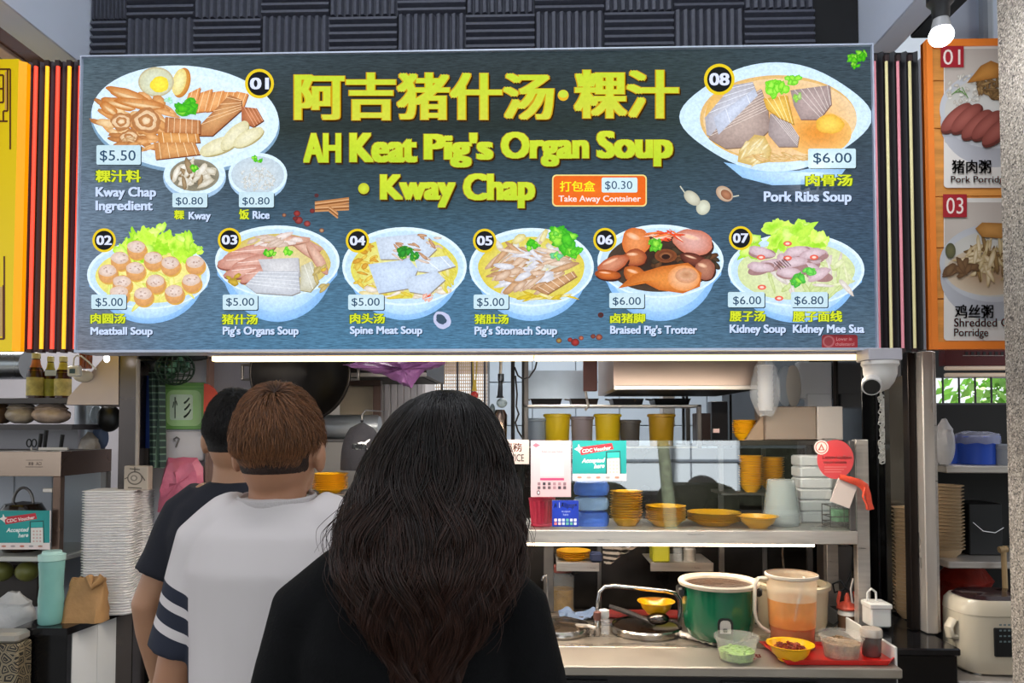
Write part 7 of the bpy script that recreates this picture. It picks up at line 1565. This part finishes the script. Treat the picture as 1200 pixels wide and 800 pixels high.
# ------------------------------------------------------------------ people
def mod_mesh(mb, voxel, smooth=6, name='m'):
    me = bpy.data.meshes.new(name); me.from_pydata(mb.v, [], mb.f); me.update()
    o = bpy.data.objects.new(name, me); COL.objects.link(o)
    r = o.modifiers.new('r', 'REMESH'); r.mode = 'VOXEL'; r.voxel_size = voxel
    s = o.modifiers.new('s', 'SMOOTH'); s.iterations = smooth; s.factor = .6
    dg = bpy.context.evaluated_depsgraph_get(); nm = bpy.data.meshes.new_from_object(o.evaluated_get(dg))
    bpy.data.objects.remove(o); bpy.data.meshes.remove(me)
    nm.shade_smooth(); return nm
def put(me, name, m, T, disp=None):
    if disp:
        nr = [v.normal.copy() for v in me.vertices]; cs = [v.co.copy() for v in me.vertices]; out = []
        for c_, n_ in zip(cs, nr): out += list(c_ + disp(c_, n_))
        me.vertices.foreach_set('co', out); me.update()
    me.materials.clear(); me.materials.append(m); o = bpy.data.objects.new(name, me); COL.objects.link(o); o.parent = T; return o
def fold(scale, amp, sx=1, sz=.35, seed=0):
    def f(co, n):
        q_ = noise.noise(Vector((co.x * scale * sx + seed, co.y * scale, co.z * scale * sz))) * .7 + noise.noise(Vector((co.x * scale * 2.2 + co.z * 4, co.y * scale * 2, co.z * scale * .8 + seed))) * .3
        return n * (amp * q_)
    return f
def rings_z(mb, rows, n=28, e=.8):
    """rows: z, cx, cy, rx, ry"""
    rs = []
    for z, cx, cy, rx, ry in rows:
        rs.append([(cx + rx * (abs(cos(a)) ** e) * (1 if cos(a) >= 0 else -1), cy + ry * (abs(sin(a)) ** e) * (1 if sin(a) >= 0 else -1), z) for a in [2 * pi * k / n for k in range(n)]])
    return mb.loft(rs)
def make_person(lab, name, X, Y, H, top, rz=0, sh=.2, skin='b07c5c', armL=None, armR=None, female=False, head_w=.076, build=1.0, nk=.285, hx=0):
    T = thing(name, lab, 'person', (X, Y, 0), rz)
    b = MB(); s = H / 1.70; t = top
    # head with face
    hc = t - .112; i0_ = len(b.v)
    b.ball((0, -.004, hc), (head_w, .094, .112), 24, 16); b.ball((0, .03, t - .165), (head_w * .8, .064, .066), 20, 12)
    b.ball((0, .097, t - .135), (.012, .018, .02), 12, 8); b.ball((0, .083, t - .178), (.026, .014, .008), 12, 6)
    b.ball((0, .078, t - .208), (.024, .02, .016), 12, 8)
    for q_ in (-1, 1):
        b.ball((q_ * (head_w + .011), -.004, t - .132), (.011, .020, .033), 12, 8); b.ball((q_ * .03, .085, t - .105), (.018, .01, .006), 10, 6)
    b.v = [(x + hx, y, z) for x, y, z in b.v]
    sz_ = t - nk         # shoulder line height
    rings_z(b, [(t - .27, 0, -.012, .058, .06), (t - .22, 0, -.008, .054, .058), (t - .15, 0, -.005, .05, .055)], e=1)
    rings_z(b, [(.86 * s, 0, -.01, .150 * build, .105), (.95 * s, 0, -.012, .158 * build, .112), (1.06 * s, 0, -.005, .132 * build, .095), (1.20 * s, 0, 0, .152 * build, .108), (sz_ - .08, 0, 0, .168 * build, .105),
                (sz_ - .02, 0, -.005, .15 * build, .085), (sz_ + .012, 0, -.008, .09, .065), (sz_ + .03, 0, -.008, .06, .055)])
    def arm(side, spec):
        if spec is None: spec = ((side * (sh + .045), -.01, sz_ - .30), (side * (sh + .05), .04, sz_ - .54))
        P0 = Vector((side * (sh - .045), -.005, sz_ - .055)); E = Vector(spec[0]); Wt = Vector(spec[1])
        b.tube([Vector((side * .05, -.008, sz_ + .005)), Vector((side * (sh - .09), -.006, sz_ - .022)), P0, P0 + (E - P0) * .25, P0 + (E - P0) * .6, E, E + (Wt - E) * .3, E + (Wt - E) * .7, Wt],
               [.045, .052, .054, .050, .044, .038, .039, .031, .024], 18)
        d = (Wt - E).normalized(); palm = Wt + d * .05; sd = Vector((0, 1, 0)) if abs(d.z) > .5 else Vector((0, 0, 1)); nn = d.cross(sd).normalized(); sd = nn.cross(d)
        b.tube([Wt, Wt + d * .03, Wt + d * .085], [(.016, .024), (.016, .037), (.013, .038)] if False else [.023, .028, .027], 14)
        for f_, (off, ln) in enumerate(((-.030, .066), (-.010, .078), (.010, .074), (.028, .058))):
            base = Wt + d * .075 + sd * off; cl = -nn * side
            p1 = base + d * ln * .4 + cl * .004; p2 = p1 + d * ln * .32 + cl * .012; p3 = p2 + d * ln * .25 + cl * .016
            b.tube([base - d * .03, base, p1, p2, p3], [.0085, .0095, .0088, .008, .0068], 10)
        tb = Wt + d * .03 + sd * .028
        b.tube([Wt + d * .02, tb, tb + d * .03 + sd * .02, tb + d * .058 + sd * .024], [.012, .012, .0105, .008], 10)
        return P0, E, Wt, d
    aL = arm(-1, armL); aR = arm(1, armR)
    for q_ in (-1, 1):
        b.tube([(q_ * .08, -.01, .90 * s), (q_ * .085, 0, .75 * s), (q_ * .09, .005, .5 * s), (q_ * .09, -.01, .42 * s), (q_ * .092, -.015, .28 * s), (q_ * .092, -.01, .09 * s)], [.085, .082, .056, .052, .05, .036], 20)
        b.tube([(q_ * .092, -.03, .05), (q_ * .095, .05, .038), (q_ * .1, .13, .025)], [.036, .036, .024], 14)
    put(mod_mesh(b, .0058, 4), 'body', mat('skin_' + skin, skin, r=.5, ns=9, na=.06, sss=.08), T)
    for q_ in (-1, 1):
        e_ = MB().ball((hx + q_ * .031, .0845, t - .116), .0115, 12, 8).build('eye', mat('eye_white', 'd8d4cc', r=.2), T); MB().ball((hx + q_ * .031, .0925, t - .116), .0055, 10, 6).build('iris', mat('iris_dark', '1c120c', r=.1), e_)
    # trousers & shoes
    p = MB()
    rings_z(p, [(.80 * s, 0, -.01, .165 * build, .118), (.95 * s, 0, -.012, .172 * build, .124), (1.0 * s, 0, -.01, .162 * build, .118)])
    for q_ in (-1, 1): p.tube([(q_ * .082, -.01, .90 * s), (q_ * .088, 0, .75 * s), (q_ * .092, .005, .5 * s), (q_ * .092, -.01, .3 * s), (q_ * .092, -.01, .10 * s)], [.095, .094, .073, .068, .066], 20)
    put(mod_mesh(p, .012, 4), 'trousers', mat('trousers_' + name, '15161c', r=.85, ns=9, na=.15), T)
    for q_ in (-1, 1): MB().tube([(q_ * .093, -.055, .05), (q_ * .094, 0, .055), (q_ * .097, .08, .045), (q_ * .1, .16, .033)], [.04, .046, .045, .030], 16).build('shoe', mat('shoe', '2a2828', r=.6), T)
    return T, sz_, aL, aR
def shirt(T, sz_, aL, aR, sh, H, m, sleeve=.62, build=1.0, ease=.016, hem=.86, seed=0, fold_amp=.006, neck_r=.068, sl_r=(.068, .064, .066), neck_up=.0):
    s = H / 1.7; b = MB(); e = ease
    rings_z(b, [(hem * s, 0, -.01, .168 * build + e, .118 + e), (1.0 * s, 0, -.01, .166 * build + e, .118 + e), (1.08 * s, 0, -.005, .155 * build + e, .112 + e), (1.20 * s, 0, 0, .160 * build + e, .112 + e), (sz_ - .09, 0, 0, .172 * build + e, .112 + e * .8),
                (sz_ - .025, 0, -.005, .158 * build + e * .5, .092 + e * .5), (sz_ + .016, 0, -.008, .105, .072), (sz_ + .036 + neck_up, 0, -.010, neck_r, .064), (sz_ + .040 + neck_up, 0, -.010, neck_r - .004, .06)])
    for side, (P0, E, Wt, d) in ((-1, aL), (1, aR)):
        tot = [P0 + (E - P0) * t_ for t_ in (.3, .6)]
        if sleeve <= 1: end = P0 + (E - P0) * sleeve; path = [P0 + (E - P0) * .3 * sleeve, P0 + (E - P0) * .7 * sleeve, end]; rr = list(sl_r)
        else: end = E + (Wt - E) * (sleeve - 1); path = [P0 + (E - P0) * .4, E, E + (Wt - E) * (sleeve - 1) * .5, end]; rr = [.064, .055, .048, .042]
        b.tube([Vector((side * .055, -.008, sz_ + .006)), Vector((side * (sh - .10), -.006, sz_ - .012)), P0] + path, [.056, .066, .068] + rr, 20)
    return put(mod_mesh(b, .0065, 5), 'shirt', m, T, fold(7, fold_amp, seed=seed))
def hair_curves(name, strands, rad, m, T, tip=.25):
    hc = bpy.data.hair_curves.new(name); hc.add_curves([len(s_) for s_ in strands])
    pos = [c_ for s_ in strands for p in s_ for c_ in p]
    pa = hc.attributes.get('position') or hc.attributes.new('position', 'FLOAT_VECTOR', 'POINT'); pa.data.foreach_set('vector', pos)
    ra = hc.attributes.get('radius') or hc.attributes.new('radius', 'FLOAT', 'POINT')
    ra.data.foreach_set('value', [rad * (1 - (1 - tip) * (i / (len(s_) - 1)) ** 2) for s_ in strands for i in range(len(s_))])
    hc.materials.append(m); o = bpy.data.objects.new(name, hc); COL.objects.link(o); o.parent = T; o['kind'] = 'stuff'; return o
def hair_mat(key, root, tip_, r=.38):
    if key in _M: return _M[key]
    M = bpy.data.materials.new(key); M.use_nodes = True; nt = M.node_tree; N = nt.nodes; L = nt.links; b = N['Principled BSDF']; b.inputs['Roughness'].default_value = r; b.inputs['Specular IOR Level'].default_value = .3
    h = N.new('ShaderNodeHairInfo'); mx = N.new('ShaderNodeMix'); mx.data_type = 'RGBA'; mx.inputs[6].default_value = (*lin(root), 1); mx.inputs[7].default_value = (*lin(tip_), 1)
    L.new(h.outputs['Intercept'], mx.inputs[0]); mr = N.new('ShaderNodeMapRange'); mr.inputs[3].default_value = .35; mr.inputs[4].default_value = 1.7; L.new(h.outputs['Random'], mr.inputs[0])
    sc = N.new('ShaderNodeVectorMath'); sc.operation = 'SCALE'; L.new(mx.outputs[2], sc.inputs[0]); L.new(mr.outputs[0], sc.inputs['Scale']); L.new(sc.outputs[0], b.inputs['Base Color'])
    _M[key] = M; return M

# ---- man in the dark navy shirt
Yd = 1.90; Xd = ax(276, 600, Yd); topd = az(276, 458, Yd)
sh_ = .165; szd = topd - .27
T, sz_, aL, aR = make_person('man in dark navy t-shirt and watch, first in the queue on the left', 'person', Xd, Yd, 1.69, topd, R(4), sh_, 'a87c60', nk=.27, build=.88,
    armL=((-.205, -.035, szd - .27), (-.195, .045, szd - .51)), head_w=.067)
shirt(T, sz_, aL, aR, sh_, 1.69, mat('navy_cotton', '14151f', r=.9, ns=12, na=.1, bump=.1, bs=200), .68, seed=3, build=.88)
Wl = aL[2]; dl = aL[3]; w0 = Wl - dl * .012
wa = MB(); wa.tube([w0 - dl * .007, w0 - dl * .005, w0 + dl * .005, w0 + dl * .007], [.026, .0285, .0285, .026], 24); o = wa.build('watch_strap', mat('watch_steel', '8c8468', r=.3, m=.8), T); o['label'] = 'pale metal wrist watch strap'
MB().tube([w0 + Vector((-.024, 0, 0)), w0 + Vector((-.033, 0, 0))], .015, 20).build('watch_face', mat('watch_dial', 'a8a488', r=.2), T)
def short_hair(T, top, hw, cols, n, seed, nape, length, rad, shell='1a1210'):
    """scalp shell that dives under the skin at its lower edge, and strands flowing away from the crown"""
    hc = Vector((0, -.006, top - .104)); rx, ry, rz_ = hw + .006, .100, .107
    rows = []
    for j in range(17):
        t_ = j / 16; z = top + .002 - t_ * nape; u = (z - hc.z) / rz_; low = max(0, -u)
        f_ = math.sqrt(max(.0004, 1 - min(1, u) ** 2)) if u > 0 else 1 - .50 * low ** 2.0
        rows.append((z, 0, -.008 - .004 * low, max(.004, (rx - .004) * f_), max(.004, (ry - .006) * f_)))
    b = MB(); rings_z(b, rows, e=1)
    b.v = [(x, (min(y, .004) if z < top - .085 else min(y, .06) if z < top - .04 else y), z) for x, y, z in b.v]
    o = put(mod_mesh(b, .005, 3), 'hair', mat('hair_shell_' + shell, shell, r=.8, ns=60, na=.4, bump=.5, bs=220), T)
    q = random.Random(seed); st = []; crown = Vector((.012, -.045, .09)).normalized()
    while len(st) < n:
        th = q.uniform(0, 2 * pi); v = q.uniform(-.75, 1); ph = math.acos(v); dx, dy, dz = math.sin(ph) * cos(th), math.sin(ph) * sin(th), v
        low = max(0, -dz); k_ = 1 - .36 * low ** 2
        p = Vector((hc.x + rx * dx * k_, hc.y + ry * dy * k_, hc.z + rz_ * dz)); dn = top - p.z
        edge = .157 + q.gauss(0, .008) - .05 * max(0, dy + .45) * 1.6
        if (abs(dx) > .72 and dn > .10 and abs(dy) < .45) or dn > edge or (dy > .3 and dn > .05) or (dy > -.1 and dn > .098 and abs(dx) > .5): continue
        nrm = Vector((dx / rx, dy / ry, dz / rz_)).normalized(); d0 = Vector((dx, dy, dz))
        tg = (d0 - crown * d0.dot(crown)); tg = (tg - nrm * tg.dot(nrm)); tg = tg.normalized() if tg.length > .02 else Vector((1, 0, 0))
        sw = nrm.cross(tg) * (.5 * max(0, 1 - (d0 - crown).length) + q.gauss(0, .16)); tg = (tg + sw + Vector((0, 0, -.5 * (1 - dz) * (dn > .05)))).normalized(); tg = (tg - nrm * tg.dot(nrm)).normalized()
        fl = max(.42, min(1, (.140 - dn) / .05)); L_ = length * fl * q.uniform(.6, 1.2); lift = .30 * fl * q.uniform(.4, 1.2); pts = []
        for s_ in range(7):
            t_ = s_ / 6; pts.append(p - nrm * .001 + tg * (L_ * t_) + nrm * (lift * L_ * math.sin(t_ * 2.4)) - nrm * (L_ * L_ * t_ * t_ * 4.2))
        st.append(pts)
    hair_curves('hair_strands', st, rad, hair_mat('hm_' + cols[0], *cols), o)
short_hair(T, topd, .067, ('0a0808', '16100e'), 9000, 1, .160, .022, .0005, shell='100d0d')

# ---- man in the white shirt
Yw = 1.42; Xw = ax(327, 600, Yw); topw = az(320, 455, Yw); sh_ = .18; szw = topw - .25
T, sz_, aL, aR = make_person('man in white t-shirt with dark striped sleeves and reddish brown hair', 'person', Xw, Yw, 1.70, topw, R(-2), sh_, 'a8785c',
    armL=((-.195, -.02, szw - .32), (-.205, .06, szw - .55)), head_w=.070, build=.88, nk=.25)
P0, E, Wt, d = aL
ws = bpy.data.materials.new('white_striped_cotton'); ws.use_nodes = True; nt = ws.node_tree; N = nt.nodes; L = nt.links; b = N['Principled BSDF']; b.inputs['Roughness'].default_value = .9
tc = N.new('ShaderNodeTexCoord'); sp = N.new('ShaderNodeSeparateXYZ'); L.new(tc.outputs['Object'], sp.inputs[0])
ab = N.new('ShaderNodeMath'); ab.operation = 'ABSOLUTE'; L.new(sp.outputs[0], ab.inputs[0])
# distance along the sleeve measured with the absolute x so both sleeves are striped
dirx = (E - P0).normalized(); cb = N.new('ShaderNodeCombineXYZ'); L.new(ab.outputs[0], cb.inputs[0]); L.new(sp.outputs[1], cb.inputs[1]); L.new(sp.outputs[2], cb.inputs[2])
sb = N.new('ShaderNodeVectorMath'); sb.operation = 'SUBTRACT'; sb.inputs[1].default_value = (abs(P0.x), P0.y, P0.z); L.new(cb.outputs[0], sb.inputs[0])
dt = N.new('ShaderNodeVectorMath'); dt.operation = 'DOT_PRODUCT'; dt.inputs[1].default_value = Vector((abs(dirx.x), dirx.y, dirx.z)) + Vector((.20, 0, 0)); L.new(sb.outputs[0], dt.inputs[0])
mr = N.new('ShaderNodeMapRange'); mr.inputs[1].default_value = 0; mr.inputs[2].default_value = .25; L.new(dt.outputs['Value'], mr.inputs[0])
cr = N.new('ShaderNodeValToRGB'); cr.color_ramp.interpolation = 'CONSTANT'; el = cr.color_ramp.elements; wc = (*lin('c4bcbc'), 1); nc = (*lin('1c2030'), 1)
stops = STR = [(0, wc), (.33, nc), (.43, wc), (.50, nc), (.61, wc), (.68, nc)]
el[0].position = 0; el[0].color = wc; el[1].position = stops[1][0]; el[1].color = nc
for p_, c_ in stops[2:]: e_ = el.new(p_); e_.color = c_
L.new(mr.outputs[0], cr.inputs[0])
gt_ = N.new('ShaderNodeMath'); gt_.operation = 'GREATER_THAN'; gt_.inputs[1].default_value = .135; L.new(ab.outputs[0], gt_.inputs[0])
mx = N.new('ShaderNodeMix'); mx.data_type = 'RGBA'; mx.inputs[6].default_value = wc; L.new(gt_.outputs[0], mx.inputs[0]); L.new(cr.outputs[0], mx.inputs[7]); L.new(mx.outputs[2], b.inputs['Base Color'])
shirt(T, sz_, aL, aR, sh_, 1.70, ws, .74, build=.86, seed=9, fold_amp=.011, ease=.018, sl_r=(.064, .062, .066))
MB().tube([(.071 * cos(a), -.010 + .066 * sin(a), sz_ + .038 + .006 * sin(a)) for a in [2 * pi * j / 32 for j in range(32)]], (.0045, .009), 8, closed=True).build('collar', mat('rib_white', 'bcb4b4', r=.9, bump=.3, bs=300), T)
short_hair(T, topw, .070, ('2c1a11', '875a3c'), 16000, 2, .165, .036, .0005, shell='2a1810')

# ---- woman in black
Yf = 1.07; Xf = ax(482, 600, Yf); topf = az(500, 462, Yf) - .006; sh_ = .182; szf = topf - .258
HXF = .022
T, sz_, aL, aR = make_person('woman in black top with long wavy dark brown hair, nearest in the queue', 'person', Xf, Yf, 1.64, topf, 0, sh_, 'b88a70',
    armL=((-.192, -.01, szf - .27), (-.17, .12, szf - .46)), armR=((.192, -.01, szf - .27), (.17, .12, szf - .46)), female=True, head_w=.066, build=.86, nk=.258, hx=.036)
shirt(T, sz_, aL, aR, sh_, 1.64, mat('black_knit', '08080a', r=.95, ns=30, na=.2, bump=.2, bs=260, spec=.2), 1.55, seed=5, fold_amp=.006, ease=.012, neck_r=.07, build=.86)
q = random.Random(21)
prof = [(-.001, .0005), (.0015, .018), (.005, .030), (.013, .047), (.022, .058), (.032, .068), (.05, .080), (.09, .097), (.14, .110), (.19, .124), (.25, .116), (.30, .094), (.35, .066), (.40, .045), (.46, .03)]
def RP(z):
    for (a, ra), (b_, rb) in zip(prof, prof[1:]):
        if a <= z <= b_: return ra + (rb - ra) * (z - a) / (b_ - a)
    return prof[-1][1]
tp = topf + .012
def CX(z): return .052 - .016 * min(1, max(0, z) / .15)
def hair_pt(a, z, s_, ph, amp):
    r_ = RP(z) * s_; wv = amp * min(1, z / .16)
    yy = -.015 + r_ * .82 * sin(a); bk = -.075 - .02 * min(1, z / .3); w_ = min(1, max(0, (z - .12) / .12))
    y = yy * (1 - w_) + (bk + r_ * .55 * sin(a)) * w_
    return Vector((CX(z) + r_ * cos(a) + wv * sin(z * 52 + ph), y + wv * .9 * cos(z * 48 + ph * 1.7), tp - z))
st = []
for i in range(330):
    a = q.uniform(pi * .94, pi * 2.06) if q.random() < .88 else q.uniform(0, 2 * pi); s0 = q.uniform(.80, 1.0); ph = q.uniform(0, 6.28)
    zend = q.triangular(.27, .47, .38) if abs(cos(a)) < .8 else q.uniform(.22, .33)
    amp = q.uniform(.007, .014); z00 = q.uniform(0, .02) if q.random() < .7 else q.uniform(.02, .12); da = q.gauss(0, .12)
    for _ in range(40):
        oa, os_ = q.gauss(0, .10), q.gauss(0, .035); z1 = zend * q.uniform(.88, 1.04); z0 = z00 + q.uniform(0, .015); pw = ph + q.gauss(0, .22); pts = []
        for j in range(22):
            t_ = j / 21; z = z0 + (z1 - z0) * t_; g_ = 1 - .72 * t_
            pts.append(hair_pt(a + da * t_ + oa * g_, z, min(1.02, s0 + os_ * g_) * (1 + .05 * max(0, t_ - .6) * sin(ph * 3)), pw, amp))
        st.append(pts)
for i in range(90):   # loose flyaway strands at the sides
    sd = 1 if q.random() < .5 else -1; a = 0 if sd > 0 else pi; a += q.gauss(-pi / 6 * (1 if sd > 0 else -1), .25); ph = q.uniform(0, 6); k_ = q.uniform(.05, .26)
    st.append([hair_pt(a, .08 + (.14 + .12 * (i % 3) / 2) * j / 19, 1.0 + k_ * (j / 19) ** 1.5, ph, .012) for j in range(20)])
core = MB(); rows = []
rs = []
for j in range(26):
    z = .0005 + .40 * (j / 25) ** 1.35
    rs.append([hair_pt(a, z, .90 * (1 + .03 * sin(a * 17 + z * 14) + .02 * sin(a * 31 - z * 22)), 0, 0) for a in [2 * pi * k / 120 for k in range(120)]])
# keep the face side open: pull the front of the core back inside the head
rs = [[Vector((p.x, min(p.y, .088 if tp - p.z < .045 else -.01), p.z)) for p in r_] for r_ in rs]
core.loft(rs); o = core.build('hair', mat('hair_core', '120b09', r=.6, ns=40, na=.5), T)
hair_curves('hair_strands', st, .00055, hair_mat('hm_woman', '080505', '331d15', .36), o, .3)
